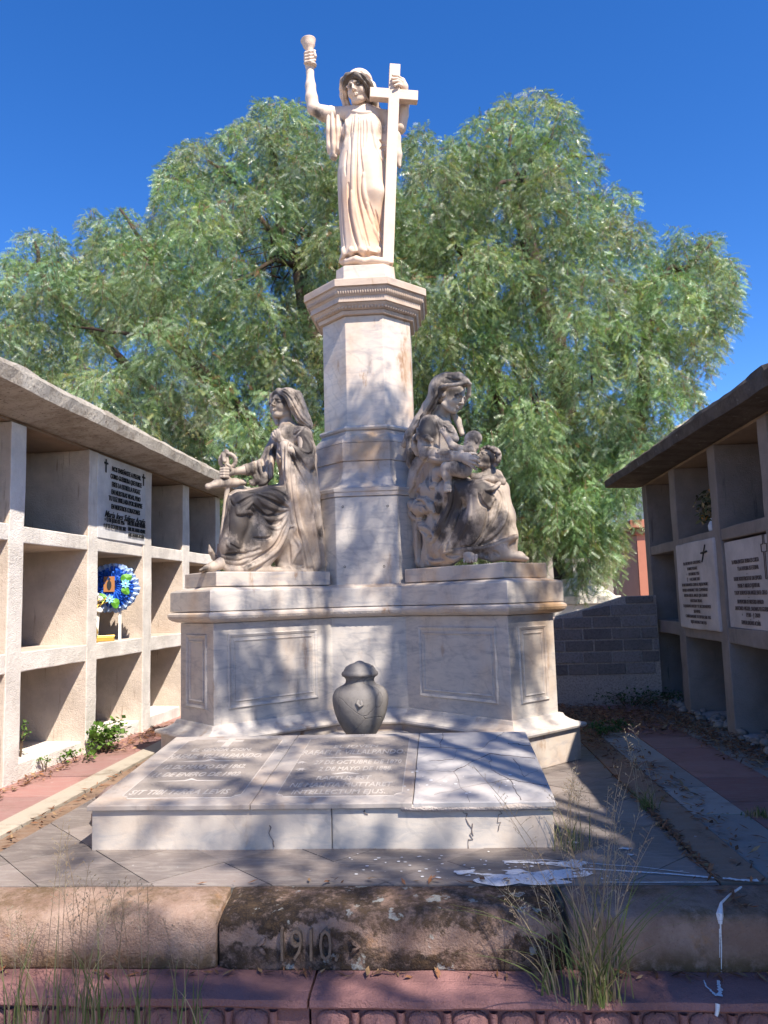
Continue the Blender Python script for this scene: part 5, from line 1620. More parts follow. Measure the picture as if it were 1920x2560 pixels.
ve = rF(0.0048)
ve.ell(ve.P(580, 270, 0.0), (.135, .125, .122), None, .01)
ve.chain([(590, 210, .02), (680, 190, .0), (750, 205, -.03)], [96, 76, 44], 30)
ve.ell(ve.P(672, 380, 0.03), (.105, .085, .125), (np.array(fR) / np.linalg.norm(fR), np.cross(np.array([0, 0, 1.]), fR) / np.linalg.norm(np.cross([0, 0, 1.], fR)), np.array([.36, -.12, .93])), .02, True)
ve.chain([(500, 262, .10), (580, 236, .125), (680, 222, .10), (760, 200, .03), (790, 220, -.04)], [26, 22, 18, 20, 20], 10)
ve.chain([(790, 220, -.05), (780, 320, -.08), (700, 430, -.10), (650, 480, -.08)], [18, 22, 24, 24], 12)
ve.chain([(520, 250, .03), (470, 330, .05), (410, 430, .06), (330, 560, .09), (250, 690, .11), (190, 780, .10)], [72, 62, 60, 60, 58, 36], 25)
ve.chain([(480, 270, .11), (490, 330, .11), (440, 430, .11), (360, 540, .13)], [26, 30, 34, 38], 16)
ve.chain([(480, 320, -.08), (400, 520, -.08), (330, 700, -.06), (260, 900, -.02)], [64, 70, 70, 50], 25)
ve.chain([(250, 690, .10), (260, 830, .12), (250, 950, .10), (260, 1030, .07)], [56, 56, 44, 16], 20)
ve.chain([(620, 480, -.06), (680, 560, -.07), (720, 680, -.06)], [30, 34, 24], 16)
for a in ([(520, 190), (470, 300), (400, 430), (290, 600), (200, 740)], [(560, 260), (500, 330), (440, 450), (330, 590)], [(300, 640), (260, 760), (240, 860)], [(340, 560), (290, 700), (290, 830), (250, 950)], [(560, 160), (640, 190), (740, 190)], [(540, 210), (640, 215), (760, 195)], [(280, 830), (300, 900), (250, 960)]):
    ve.groove(a, 11, 9, .05)
for a in ([(500, 260), (455, 370), (380, 500), (270, 650), (180, 770)], [(520, 150), (600, 130), (700, 170)], [(310, 640), (280, 780), (260, 930)], [(545, 235), (640, 232), (740, 210)]): ve.ridge(a, 13, 12, .5)
ve.mesh('veil', M_STAT_R, love, grime=[(620, 180, 140, .55), (720, 200, 60, .5), (480, 300, 80, .8), (420, 420, 80, .8), (340, 560, 80, .7), (250, 720, 90, .5), (260, 900, 90, .6), (500, 400, 50, .6)], up_grime=.12, base_grime=.12)

rb = rF(0.0042)
rb.chain([(500, 640, 0), (470, 880, 0), (430, 1130, 0), (430, 1230, 0)], [120, 130, 140, 150], 50)
rb.chain([(540, 700, .04), (520, 900, .05), (500, 1050, .05)], [90, 95, 100], 50)
rb.chain([(480, 600, .04), (420, 600, .15), (392, 690, .18), (384, 770, .185)], [100, 92, 90, 74], 30)
rb.chain([(540, 590, .05), (590, 680, .05), (655, 728, .04)], [72, 62, 38], 70)
rb.chain([(520, 700, .08), (530, 860, .10)], [80, 70], 60)
rb.chain([(290, 730, .19), (330, 710, .22), (400, 715, .23), (440, 740, .21)], [30, 24, 26, 24], 12)
rb.chain([(300, 720, .17), (290, 800, .17), (310, 860, .15)], [44, 40, 30], 16)
rb.chain([(380, 800, .19), (400, 870, .20), (560, 895, .21), (700, 890, .20)], [72, 72, 64, 52], 25)
rb.chain([(712, 850, .205), (722, 895, .205), (712, 935, .20)], [24, 28, 22], 10)
rb.chain([(340, 960, .05), (310, 1120, .05), (250, 1230, .07)], [100, 96, 60], 40)
rb.chain([(330, 1050, -.05), (350, 1400, 0), (370, 1700, 0), (370, 1850, .02)], [120, 130, 110, 90], 50)
# legs
rb.chain([(450, 1200, .10), (680, 1200, .12), (880, 1220, .11)], [122, 118, 106], 50)
rb.chain([(470, 1170, -.08), (1050, 1195, -.09)], [115, 92], 50)
rb.chain([(890, 1230, .11), (860, 1480, .11), (800, 1740, .10)], [108, 104, 100], 50)
rb.chain([(1055, 1200, -.09), (1110, 1440, -.10), (1140, 1620, -.10), (1160, 1780, -.09)], [90, 92, 84, 70], 50)
rb.chain([(980, 1240, .0), (1000, 1480, .0), (980, 1700, .0)], [110, 120, 110], 70)
rb.chain([(680, 1300, .10), (620, 1540, .11), (540, 1760, .10)], [120, 120, 100], 70)
rb.chain([(520, 1350, .08), (480, 1600, .09), (440, 1800, .08)], [110, 110, 90], 70)
rb.chain([(780, 1500, .10), (640, 1760, .12), (600, 1840, .12)], [110, 90, 66], 60)
# hems
rb.chain([(330, 1890, .06), (420, 1870, .12), (560, 1860, .14), (660, 1820, .14), (760, 1760, .13)], [36, 36, 40, 40, 40], 24)
rb.chain([(800, 1750, .14), (960, 1740, .08), (1100, 1690, -.01), (1215, 1630, -.08)], [34, 34, 30, 24], 24)
rb.chain([(900, 1800, .09), (1000, 1810, .05), (1140, 1800, -.02), (1250, 1810, -.06), (1320, 1832, -.06)], [36, 44, 46, 40, 16], 24)
rb.chain([(1000, 1740, .05), (1100, 1760, .0)], [60, 60], 30)
# gathered mantle at the hip, falling to the plate
rb.chain([(270, 1330, .12), (330, 1370, .15), (400, 1360, .16)], [60, 72, 56], 24)
rb.chain([(330, 1270, .14), (400, 1290, .17), (440, 1350, .18), (460, 1400, .18)], [30, 34, 36, 24], 14)
rb.chain([(350, 1300, .12), (260, 1350, .11), (240, 1420, .10), (290, 1460, .12)], [34, 34, 32, 28], 14)
rb.chain([(340, 1470, .12), (380, 1560, .15), (420, 1640, .15)], [54, 50, 28], 20)
rb.chain([(310, 1520, .10), (310, 1700, .10), (330, 1860, .09), (380, 1905, .10)], [36, 42, 44, 32], 22)
rb.chain([(400, 1650, .12), (380, 1780, .12), (360, 1880, .11)], [30, 34, 30], 18)
rb.chain([(490, 1180, .20), (505, 1300, .195), (500, 1390, .18)], [26, 40, 26], 16)
rb.chain([(870, 1150, .14), (940, 1200, .135), (1000, 1190, .09), (1060, 1140, .0)], [20, 22, 22, 20], 12)
rb.chain([(880, 1180, .14), (920, 1300, .13), (970, 1350, .10), (1010, 1270, .06), (1060, 1170, -.02)], [14, 16, 18, 16, 14], 10)
for a in ([(560, 1180), (570, 1300), (500, 1470), (420, 1640)], [(630, 1120), (650, 1280), (560, 1520), (450, 1700)], [(720, 1300), (660, 1500), (560, 1680)], [(870, 1230), (900, 1320), (960, 1370)], [(960, 1370), (940, 1520), (860, 1680), (720, 1760)], [(600, 1800), (680, 1740), (840, 1720), (960, 1680), (1060, 1600)],
          [(1040, 1180), (1090, 1300), (1000, 1500), (900, 1640)], [(560, 1780), (600, 1810), (700, 1800)], [(590, 1680), (560, 1760), (580, 1800)], [(440, 1400), (470, 1500), (470, 1640)], [(280, 1490), (350, 1480), (420, 1410)], [(300, 1560), (370, 1590), (400, 1640), (395, 1760), (410, 1880)],
          [(390, 1660), (430, 1620), (460, 1640)], [(460, 1400), (480, 1300), (470, 1200)], [(950, 1780), (940, 1820)], [(1000, 1760), (1060, 1800)], [(350, 1300), (330, 1380), (360, 1400)], [(300, 1330), (370, 1330), (400, 1390)], [(270, 1100), (290, 1200), (330, 1240)], [(400, 900), (340, 1000), (300, 1080)], [(420, 960), (400, 1100), (420, 1200)]):
    rb.groove(a, 17, 6, .0)
for a in ([(600, 1150), (610, 1320), (530, 1500), (440, 1670)], [(690, 1200), (690, 1380), (610, 1600), (500, 1760)], [(800, 1250), (790, 1450), (700, 1640), (560, 1790)], [(1000, 1230), (1040, 1320), (980, 1520), (860, 1700), (740, 1760)], [(1090, 1200), (1130, 1400), (1060, 1560), (920, 1680)],
          [(540, 1790), (620, 1760), (780, 1740), (940, 1730), (1080, 1680), (1210, 1630)], [(470, 1480), (480, 1620), (410, 1700)], [(310, 1540), (380, 1540), (450, 1600), (460, 1650)], [(300, 1570), (300, 1750), (310, 1870)], [(340, 1270), (290, 1300), (250, 1380), (260, 1450)], [(300, 1280), (380, 1290), (430, 1390)],
          [(940, 1200), (1000, 1190), (1050, 1150)], [(560, 1500), (540, 1600)], [(400, 1800), (440, 1860), (560, 1850)], [(480, 850), (560, 860), (680, 850)], [(420, 900), (520, 925), (640, 920)], [(600, 840), (640, 900), (620, 940)], [(300, 1020), (270, 1150), (200, 1260)], [(360, 1010), (340, 1150), (300, 1220)]):
    rb.ridge(a, 17, 10, .42)
for a in ([(470, 500), (520, 585), (590, 625), (655, 600)], [(300, 610), (320, 680), (300, 730)]): rb.ridge(a, 15, 9, .45)
for a in ([(480, 560), (500, 700), (490, 850)], [(545, 600), (590, 665), (650, 680)]): rb.groove(a, 14, 6, .0)
rb.mesh('robe', M_STAT_R, love,
        grime=[(400, 620, 120, .7), (560, 620, 90, .35), (700, 1180, 130, .75), (620, 1300, 90, .7), (560, 1440, 90, .85), (520, 1580, 90, .85), (680, 1450, 110, .65), (760, 1560, 110, .75), (680, 1600, 90, .6), (860, 1160, 90, .5), (960, 1180, 70, .6), (960, 1300, 70, .75), (900, 1450, 80, .4), (1060, 1400, 90, .5), (1000, 1560, 80, .55), (1140, 1520, 90, .45), (500, 1380, 60, .9), (500, 1260, 40, .9),
               (900, 1720, 110, .55), (760, 1760, 80, .5), (400, 640, 100, .6), (300, 740, 60, .75), (380, 850, 80, .45), (560, 870, 90, .35), (260, 950, 60, .5), (640, 1740, 50, .5)],
        warm=[(320, 1200, 130, .85), (300, 1400, 110, .6), (340, 1650, 120, .65), (450, 1800, 110, .6), (560, 1820, 90, .7), (1050, 1740, 110, .55), (360, 1050, 100, .7), (1180, 1640, 80, .5), (430, 1560, 70, .6), (900, 1500, 60, .3)], up_grime=.18, base_grime=.08)

# the nursing infant
b = rF(0.0038)
head(b, b.P(820, 755, .09), (-0.86, -0.20, -0.30), (-0.25, -0.1, 0.95), 0.150, ear=True, chubby=1)
b.chain([(800, 810, .11), (770, 870, .13), (735, 960, .14), (720, 1010, .15)], [52, 66, 74, 78], 25)
b.chain([(790, 830, .15), (700, 825, .19), (630, 790, .20), (565, 690, .175)], [38, 36, 34, 25], 18)
b.chain([(565, 690, .175), (540, 655, .165)], [25, 26], 10)
fingers(b, [[(545, 655, .175), (525, 632, .175)], [(552, 650, .178), (543, 622, .178)], [(535, 662, .172), (512, 648, .172)], [(560, 652, .178), (562, 628, .178)]], 10)
b.chain([(735, 1015, .18), (650, 1000, .22), (575, 990, .235)], [74, 62, 50], 25)
b.chain([(575, 990, .235), (580, 1060, .235), (592, 1135, .225)], [50, 46, 31], 18)
b.chain([(592, 1135, .225), (585, 1175, .24), (570, 1200, .255)], [31, 36, 26], 14)
fingers(b, [[(552 + 16 * i, 1196, .262), (548 + 16 * i, 1213, .268)] for i in range(5)], 9)
b.chain([(690, 1020, .15), (560, 1030, .17), (495, 1030, .18)], [60, 54, 48], 25)
b.chain([(495, 1030, .18), (488, 1090, .185), (478, 1135, .185)], [48, 44, 30], 16)
b.chain([(478, 1135, .185), (470, 1158, .20), (440, 1165, .215)], [30, 32, 22], 14)
fingers(b, [[(445 - 2 * i, 1158 + 5 * i, .222 - .008 * i), (424 - 2 * i, 1158 + 6 * i, .226 - .008 * i)] for i in range(4)], 9)
b.mesh('infant', M_STAT_R, love, grime=[(840, 720, 80, .7), (620, 1000, 70, .35), (700, 960, 70, .4), (720, 1020, 60, .4), (780, 820, 60, .4), (660, 810, 50, .3), (590, 1100, 40, .2)], warm=[(490, 1070, 60, .7), (560, 700, 50, .5)], up_grime=.2)

# the older child leaning on her knee
b = rF(0.0038)
hc = b.P(948, 908, -.01)
head(b, hc, (-0.62, -0.62, 0.34), (0.24, 0.12, 0.96), 0.168, ear=False, chubby=.8)
b.chain([(965, 985, -.03), (975, 1040, -.03)], [44, 52], 18)
b.chain([(975, 1060, -.03), (1000, 1150, -.05)], [80, 90], 30)
b.chain([(930, 1070, .02), (880, 1085, .06), (820, 1070, .10)], [44, 38, 30], 20)
b.chain([(1040, 1060, -.08), (1075, 1120, -.06), (1000, 1100, .02), (930, 1090, .06)], [50, 44, 34, 26], 20)
fingers(b, [[(945, 1085, .08), (905, 1085, .10), (880, 1095, .105)], [(945, 1098, .08), (908, 1102, .10), (886, 1110, .105)]], 11)
b.mesh('child', M_STAT_R, love, grime=[(930, 900, 60, .55), (980, 930, 50, .5), (1050, 1070, 70, .4), (960, 1010, 50, .3)], up_grime=.2, base_grime=.15)
hr_ = rF(0.0042)
hr_.ell(b.P(996, 882, -.065), (.066, .068, .066), None, .01)
rr = random.Random(6)
for k in range(26):
    a = rr.uniform(-0.5, PI * .72); q = rr.uniform(62, 88)
    hr_.blob((985 + q * math.cos(a) * .95, 895 - q * math.sin(a), rr.uniform(-.075, .01)), rr.uniform(17, 25), 5)
for p in ((905, 828, .0), (930, 812, .015), (960, 804, .02), (992, 814, .02), (1020, 840, .01), (1042, 880, .0), (1048, 930, .0), (1030, 965, -.01)): hr_.blob(p, 22, 5)
hr_.mesh('child_hair', M_STAT_R, love, grime=[(960, 830, 90, .6), (1040, 900, 70, .5)], up_grime=.25, base_grime=.1)
# =================================================================== TREES
def m_leaf(name):
    g = NG(name)
    t = g.attr('tint')
    g.b.inputs['Roughness'].default_value = 0.3
    g.b.inputs['Specular IOR Level'].default_value = 0.4
    g.l(t, g.b.inputs['Base Color'])
    tr = g.n('ShaderNodeBsdfTranslucent')
    g.l(g.mix(1.0, t, (1.3, 1.35, 0.4), 'MULTIPLY'), tr.inputs['Color'])
    mx = g.n('ShaderNodeMixShader'); mx.inputs[0].default_value = 0.24
    g.l(g.b.outputs[0], mx.inputs[1]); g.l(tr.outputs[0], mx.inputs[2])
    g.l(mx.outputs[0], g.t.nodes['Material Output'].inputs['Surface'])
    return g.m


M_LEAF = m_leaf('pepper tree leaf')
M_BARK = m_concrete('pepper tree bark', (0.085, 0.058, 0.045), (0.05, 0.035, 0.03), 0.5, 0.5, 0.4, 1.0)


def norm(v): return v / np.maximum(np.linalg.norm(v, axis=-1, keepdims=True), 1e-9)


def frond_mesh(name, P, A, seed, parent, length=0.17, pairs=8, leaf=0.042, wid=0.0105, shade=None):
    """pinnate fronds: P base points, A axis directions"""
    r_ = np.random.default_rng(seed); n = len(P)
    L = length * (0.7 + 0.6 * r_.random((n, 1)))
    S = norm(np.cross(A, r_.normal(0, 1, (n, 3)))); N = norm(np.cross(A, S))
    lf = leaf * (0.75 + 0.5 * r_.random((n, 1)))
    verts = []
    droop = np.array([0, 0, -1.0])
    for k in range(pairs):
        t = (k + 0.7) / pairs
        c = P + A * L * t + droop * (L * 0.22 * t * t)
        ll = lf * (0.55 + 0.9 * math.sin(PI * (0.18 + 0.72 * t)) * 0.62)
        for s in (-1, 1):
            d = norm(S * s * 0.86 + A * 0.42 + N * r_.normal(0, 0.18, (n, 1)) + droop * 0.18)
            wv = norm(np.cross(d, N)) * wid * 0.5
            verts.append(np.stack([c - wv, c + wv, c + d * ll + wv * 0.25], 1))
    V = np.stack(verts, 1).reshape(-1, 3)
    per = pairs * 2
    T = np.arange(len(V)).reshape(-1, 3)
    pal = np.array([(0.175, 0.265, 0.115), (0.215, 0.305, 0.14), (0.085, 0.15, 0.07), (0.31, 0.385, 0.24), (0.28, 0.31, 0.10), (0.50, 0.56, 0.43)])
    w_ = np.array([3, 3, 3, 2, 1.1, 0.9]); w_ /= w_.sum()
    tn = pal[r_.choice(len(pal), n, p=w_)] * (0.8 + 0.4 * r_.random((n, 1)))
    if TONES is not None and len(TONES) == n: tn = tn * TONES
    brown = r_.random(n) < 0.02
    tn[brown] = np.array([0.24, 0.11, 0.05])
    tint = np.repeat(tn, per, 0)
    return np_mesh(name, V, T, M_LEAF, parent, tint)


TONES = None


def strands(clumps, seed, per_m2, hang=(0.25, 0.8), step=0.075, back=0.15):
    """clumps: (x, y, z, r). returns frond bases and axes of hanging sprays and some strand lines"""
    r_ = np.random.default_rng(seed); Ps, As, lines, Ts = [], [], [], []
    for (x, y, z, r) in clumps:
        n = max(6, int(per_m2 * r * r * 4))
        tone = np.array([1.0, 1.0, 1.0]) * r_.uniform(.86, 1.38) * (1 + r_.normal(0, .05, 3))
        d = norm(r_.normal(0, 1, (n, 3)) * np.array([1, 1, 0.9]) + np.array([0, -back * 2, 0.35]))
        rad = r * (0.45 + 0.55 * r_.random((n, 1)) ** 0.45)
        p0 = np.array([x, y, z]) + d * rad * np.array([1, 1, 0.85])
        lo_ = 2.2 if z < 3.2 and hang[1] < .3 and r < 1.2 and y > 8 else 1.0
        ln = r_.uniform(*hang, n) * (0.6 + r) * lo_
        out = norm(d * np.array([1, 1, 0.0]) + 1e-4)
        m_ = max(2, int(hang[1] * (0.6 + r) * lo_ / step))
        wob = norm(r_.normal(0, 1, (n, 3))) * 0.12
        for k in range(m_):
            s = k * step
            ok = s < ln
            if not ok.any(): break
            q = p0[ok] + out[ok] * (0.10 * (1 - math.exp(-s * 4))) + np.array([0, 0, -1.0]) * s + wob[ok] * s + r_.normal(0, 0.012, (ok.sum(), 3))
            side = norm(r_.normal(0, 1, (ok.sum(), 3)) * np.array([1, 1, 0.25]))
            a = norm(side * 0.7 + out[ok] * 0.35 + np.array([0, 0, -1.0]) * (0.55 if k else 0.1))
            Ps.append(q); As.append(a); Ts.append(np.repeat(tone[None], len(q), 0))
        for i in range(0, n, 5):
            lines.append((p0[i], out[i], wob[i], ln[i]))
    global TONES
    TONES = np.concatenate(Ts)
    return np.concatenate(Ps), np.concatenate(As), lines


def twig_mesh(name, lines, parent, seed):
    mb = MB(); r_ = random.Random(seed)
    for p0, out, wob, ln in lines:
        pts = [p0 + out * (0.10 * (1 - math.exp(-s * 4))) + np.array([0, 0, -1.0]) * s + wob * s for s in np.linspace(-0.02, ln, 5)]
        mb.tube(pts, [0.004, 0.0035, 0.003, 0.0025, 0.0015], 3)
    return mb.build(name, M_TWIG, parent)


M_TWIG = simple('twigs', (0.11, 0.07, 0.045), 0.9, 0.3)


def inside(px, py, poly):
    c = False; n = len(poly)
    for i in range(n):
        x1, y1 = poly[i]; x2, y2 = poly[(i + 1) % n]
        if (y1 > py) != (y2 > py) and px < (x2 - x1) * (py - y1) / (y2 - y1) + x1: c = not c
    return c


def edge_dist(px, py, poly):
    best = 1e9
    for i in range(len(poly)):
        a, b = np.array(poly[i], float), np.array(poly[(i + 1) % len(poly)], float)
        t = np.clip(((px - a[0]) * (b[0] - a[0]) + (py - a[1]) * (b[1] - a[1])) / ((b - a) @ (b - a)), 0, 1)
        best = min(best, float(np.linalg.norm(a + t * (b - a) - (px, py))))
    return best


def crown_clumps(poly, holes, seed, y_front, y_edge, y_back, sp, cx, cy, wx, wy):
    """fill an outline (photo pixels) with leafy clumps set on a dome that bulges towards the viewer"""
    rr = random.Random(seed); pts = []; cl = []
    xs = [p[0] for p in poly]; ys = [p[1] for p in poly]
    for layer in range(2):
        placed = []
        for _ in range(6000):
            px, py = rr.uniform(min(xs), max(xs)), rr.uniform(min(ys), max(ys))
            if not inside(px, py, poly): continue
            e = edge_dist(px, py, poly)
            r = min(rr.uniform(42, 88), e * 1.02)
            if r < 26: continue
            if any((px - a) ** 2 + (py - b) ** 2 < (sp * (0.5 + 0.5 * min(r, q) / 80)) ** 2 for a, b, q in placed): continue
            if any((px - hx) ** 2 + (py - hy) ** 2 < hr * hr for hx, hy, hr in holes) and (layer == 0 or rr.random() < 0.6): continue
            placed.append((px, py, r))
            u = ((px - cx) / wx) ** 2 + ((py - cy) / wy) ** 2
            yd = y_edge + (y_front - y_edge) * math.sqrt(max(0, 1 - min(u, 1))) + rr.uniform(-0.95, 0.95)
            if layer: yd = y_edge + (y_back - y_edge) * math.sqrt(max(0, 1 - min(u, 1))) + rr.uniform(-0.3, 0.3)
            c = ony(px, py + r * 0.25, yd)
            cl.append((c[0], c[1], c[2], max(.17, r * float((c - CAM) @ FW) / F_PX * (1.0 if layer == 0 else 1.08) - .02)))
    return cl


def limb(mb, pts, r0, r1, n=7, seed=0):
    rr = random.Random(seed); out = []
    P = [np.array(p, float) for p in pts]
    for i in range(len(P) - 1):
        for t in np.linspace(0, 1, 5)[:-1]:
            out.append(P[i] + (P[i + 1] - P[i]) * t + np.array([rr.uniform(-1, 1), rr.uniform(-1, 1), rr.uniform(-1, 1)]) * r0 * 0.25)
    out.append(P[-1])
    k = len(out)
    mb.tube(out, [r0 + (r1 - r0) * (i / (k - 1)) ** 0.8 for i in range(k)], n)


Lp = [(-60, 760), (0, 690), (14, 620), (40, 580), (100, 545), (150, 560), (180, 620), (205, 520), (255, 500), (300, 488), (350, 520), (372, 540), (392, 420), (410, 385), (452, 340), (470, 312),
      (520, 335), (575, 300), (628, 240), (700, 228), (770, 240), (860, 290), (960, 380), (1010, 480), (1010, 1180), (900, 1400), (560, 1400), (330, 1230), (80, 1010), (-60, 960)]
Rp = [(860, 420), (1000, 330), (1045, 295), (1090, 310), (1130, 320), (1165, 280), (1215, 265), (1250, 235), (1300, 222), (1345, 208), (1425, 238), (1455, 300), (1462, 345), (1505, 385), (1515, 440), (1560, 455), (1590, 485), (1612, 545),
      (1650, 565), (1705, 552), (1770, 560), (1825, 610), (1850, 700), (1856, 780), (1830, 840), (1800, 880), (1775, 950), (1740, 1010), (1650, 1090), (1600, 1180), (1565, 1300), (1530, 1430), (1460, 1490), (1400, 1470), (1370, 1330), (1330, 1400), (900, 1400), (860, 900)]
hL = [(640, 640, 50), (735, 620, 46), (700, 700, 50), (690, 770, 36), (440, 800, 26), (610, 1020, 24), (183, 640, 30), (374, 590, 40), (360, 660, 34)]
hR = [(1290, 440, 45), (1130, 830, 26), (1640, 720, 36), (1470, 1070, 30), (1240, 1040, 30), (1010, 420, 45), (1638, 610, 36), (1640, 660, 30), (1500, 480, 26)]

tl = empty('pepper_tree', (-1.9, 12.0, 0), 'weeping pepper tree with dark limbs rising behind the left niche bank', 'tree', 'pepper trees')
cl = crown_clumps(Lp, hL, 21, 9.6, 11.2, 12.6, 75, 480, 850, 620, 640)
P, A, ln = strands(cl, 31, 300, (0.05, 0.24), 0.055)
frond_mesh('crown', P, A, 41, tl, 0.12, 7, 0.030, 0.0085)
twig_mesh('twigs', ln, tl, 1)
tr = empty('pepper_tree', (2.3, 12.6, 0), 'tallest weeping pepper tree, its curtain of leaves hanging down behind the right statue', 'tree', 'pepper trees')
clr = crown_clumps(Rp, hR, 22, 9.9, 11.4, 12.8, 77, 1260, 800, 640, 700)
P2, A2, ln2 = strands(clr, 32, 300, (0.05, 0.26), 0.055)
frond_mesh('crown', P2, A2, 42, tr, 0.12, 7, 0.030, 0.0085)
twig_mesh('twigs', ln2, tr, 2)
print('fronds', len(P), len(P2), 'clumps', len(cl), len(clr))


def Z1(x, y, d): return ony(x * 0.5787, 200 + y * 0.5787, d)
def Z2(x, y, d): return ony(960 + x * 0.5787, 200 + y * 0.5787, d)


mb = MB()
base = np.array([-1.7, 12.2, -0.03])
fork = np.array([-1.55, 12.0, 2.2])
limb(mb, [base, (-1.75, 12.1, 1.0), fork], 0.36, 0.26, 10, 1)
hub = Z1(1290, 800, 11.4)
limb(mb, [fork, (-1.5, 11.8, 3.4), hub], 0.2, 0.11, 8, 2)
limb(mb, [hub, Z1(1215, 660, 11.2), Z1(1205, 540, 11.1), Z1(1180, 330, 11.0), Z1(1150, 200, 11.0)], 0.10, 0.025, 7, 3)
limb(mb, [hub, Z1(1350, 790, 11.2), Z1(1380, 680, 11.1), Z1(1450, 500, 11.0), Z1(1500, 300, 11.1)], 0.09, 0.025, 7, 4)
limb(mb, [hub, Z1(1150, 630, 11.0), Z1(1000, 420, 11.0), Z1(900, 350, 11.0)], 0.06, 0.02, 6, 5)
limb(mb, [hub, Z1(1180, 780, 10.9), Z1(1050, 860, 10.6), Z1(900, 900, 10.4)], 0.05, 0.015, 6, 6)
br = Z1(780, 1140, 10.0)
limb(mb, [fork, (-2.1, 11.2, 2.9), br, Z1(715, 1080, 9.9), Z1(700, 1040, 9.85), Z1(650, 985, 9.8), Z1(690, 930, 9.8), Z1(640, 760, 10), Z1(520, 560, 10.4)], 0.15, 0.02, 7, 7)
limb(mb, [Z1(715, 1080, 9.9), Z1(640, 1105, 9.8), Z1(480, 1090, 9.9), Z1(300, 1060, 10.2)], 0.04, 0.015, 6, 8)
limb(mb, [fork, (-3.2, 11.6, 3.2), Z1(200, 900, 11.0), Z1(150, 700, 11.2)], 0.14, 0.02, 7, 9)
rr = random.Random(8)
for k in range(26):
    a = hub + np.array([rr.uniform(-.5, .5), rr.uniform(-.5, .2), rr.uniform(-.2, .3)])
    b = a + np.array([rr.uniform(-1, .8), rr.uniform(-.6, .3), rr.uniform(-.5, .6)])
    limb(mb, [a, (a + b) / 2 + np.array([0, 0, .1]), b], 0.018, 0.005, 5, 20 + k)
mb.build('trunk', M_BARK, tl, True)
mb = MB()
base = np.array([2.1, 12.8, -0.03]); fork = np.array([2.15, 12.7, 2.6])
limb(mb, [base, (2.2, 12.75, 1.2), fork], 0.34, 0.24, 10, 11)
hb = Z2(588, 440, 11.6)
limb(mb, [fork, (2.1, 12.3, 4.4), Z2(600, 560, 11.8), hb], 0.22, 0.08, 8, 12)
limb(mb, [hb, Z2(560, 370, 11.4), Z2(535, 300, 11.3), Z2(560, 160, 11.3)], 0.06, 0.015, 6, 13)
limb(mb, [hb, Z2(612, 370, 11.4), Z2(680, 300, 11.3), Z2(725, 240, 11.2), Z2(760, 120, 11.3)], 0.055, 0.015, 6, 14)
limb(mb, [hb, Z2(510, 440, 11.2), Z2(470, 490, 11.1), Z2(420, 560, 11)], 0.045, 0.015, 6, 15)
limb(mb, [hb, Z2(680, 430, 11.2), Z2(800, 330, 11.2), Z2(900, 330, 11.3)], 0.045, 0.012, 6, 16)
limb(mb, [fork, (3.2, 12.2, 3.6), Z2(1170, 930, 11.4), Z2(1220, 820, 11.3), Z2(1330, 800, 11.2), Z2(1420, 700, 11.3)], 0.13, 0.02, 7, 17)
limb(mb, [fork, (1.0, 12.2, 3.7), Z2(440, 820, 10.6), Z2(370, 770, 10.5), Z2(250, 640, 10.8), Z2(150, 400, 11.2)], 0.14, 0.02, 7, 18)
for k, (x, y) in enumerate(((470, 1310), (610, 1290), (640, 1330), (560, 1260), (900, 1300), (830, 1150), (300, 1000), (270, 1060))):
    a = Z2(x, y, 10.8); limb(mb, [a + np.array([.1, .5, .6]), a, a + np.array([rr.uniform(-.3, .3), -.2, -.6])], 0.022, 0.006, 5, 60 + k)
mb.build('trunk', M_BARK, tr, True)

# the tree behind the photographer that throws the dappled shade
ts = empty('pepper_tree', (5.0, -2.4, -0.56), 'spreading pepper tree outside the picture whose shade dapples the tomb', 'tree', 'pepper trees')
rr = random.Random(77)
cls = []
up_ = lambda x, y, z, h: (x + TO_SUN[0] / TO_SUN[2] * (h - z), y + TO_SUN[1] / TO_SUN[2] * (h - z), h)


def shade(x, y, z, r, h=None):
    h = h if h else rr.uniform(6.1, 7.4)
    a = up_(x, y, z, h); cls.append((a[0], a[1], a[2], r))


SHADE = [  # (x range, y range, z range, how many, radius)
    ((0.9, 2.1), (3.0, 7.6), (0, 0), 38, (.18, .34)),
    ((-0.9, 0.9), (2.55, 3.35), (-.1, 0), 20, (.10, .20)),
    ((0.3, 1.6), (2.4, 3.4), (-.2, 0), 16, (.14, .26)),
    ((-1.6, 0.5), (3.3, 4.6), (.1, .3), 24, (.09, .18)),
    ((-1.5, 0.6), (4.6, 5.4), (.3, 1.1), 20, (.12, .24)),
    ((-1.6, 0.2), (2.3, 3.0), (-.3, -.1), 30, (.08, .17)),
    ((-0.9, -0.1), (5.5, 5.6), (1.2, 2.9), 30, (.08, .15)),
    ((0.0, 0.9), (4.7, 5.5), (1.2, 2.3), 7, (.09, .16)),
    ((-1.6, -0.7), (4.7, 5.4), (1.2, 2.4), 5, (.08, .14)),
]
for (xa, xb), (ya, yb), (za, zb), n, (ra, rb) in SHADE:
    for _ in range(n): shade(rr.uniform(xa, xb), rr.uniform(ya, yb), rr.uniform(za, zb), rr.uniform(ra, rb))
P3, A3, ln3 = strands(cls, 33, 90, (0.12, 0.34), 0.11)
frond_mesh('crown', P3, A3, 43, ts, 0.22, 6, 0.07, 0.022)
mb = MB()
fk = np.array([4.6, -1.9, 3.6])
limb(mb, [(5.0, -2.4, -0.56), (4.9, -2.2, 1.5), fk], 0.34, 0.2, 10, 31)
for k in range(16):
    c = np.array(cls[(k * 17) % len(cls)][:3])
    limb(mb, [fk, fk * 0.5 + c * 0.5 + np.array([0, 0, .5]), c], 0.09, 0.012, 6, 32 + k)
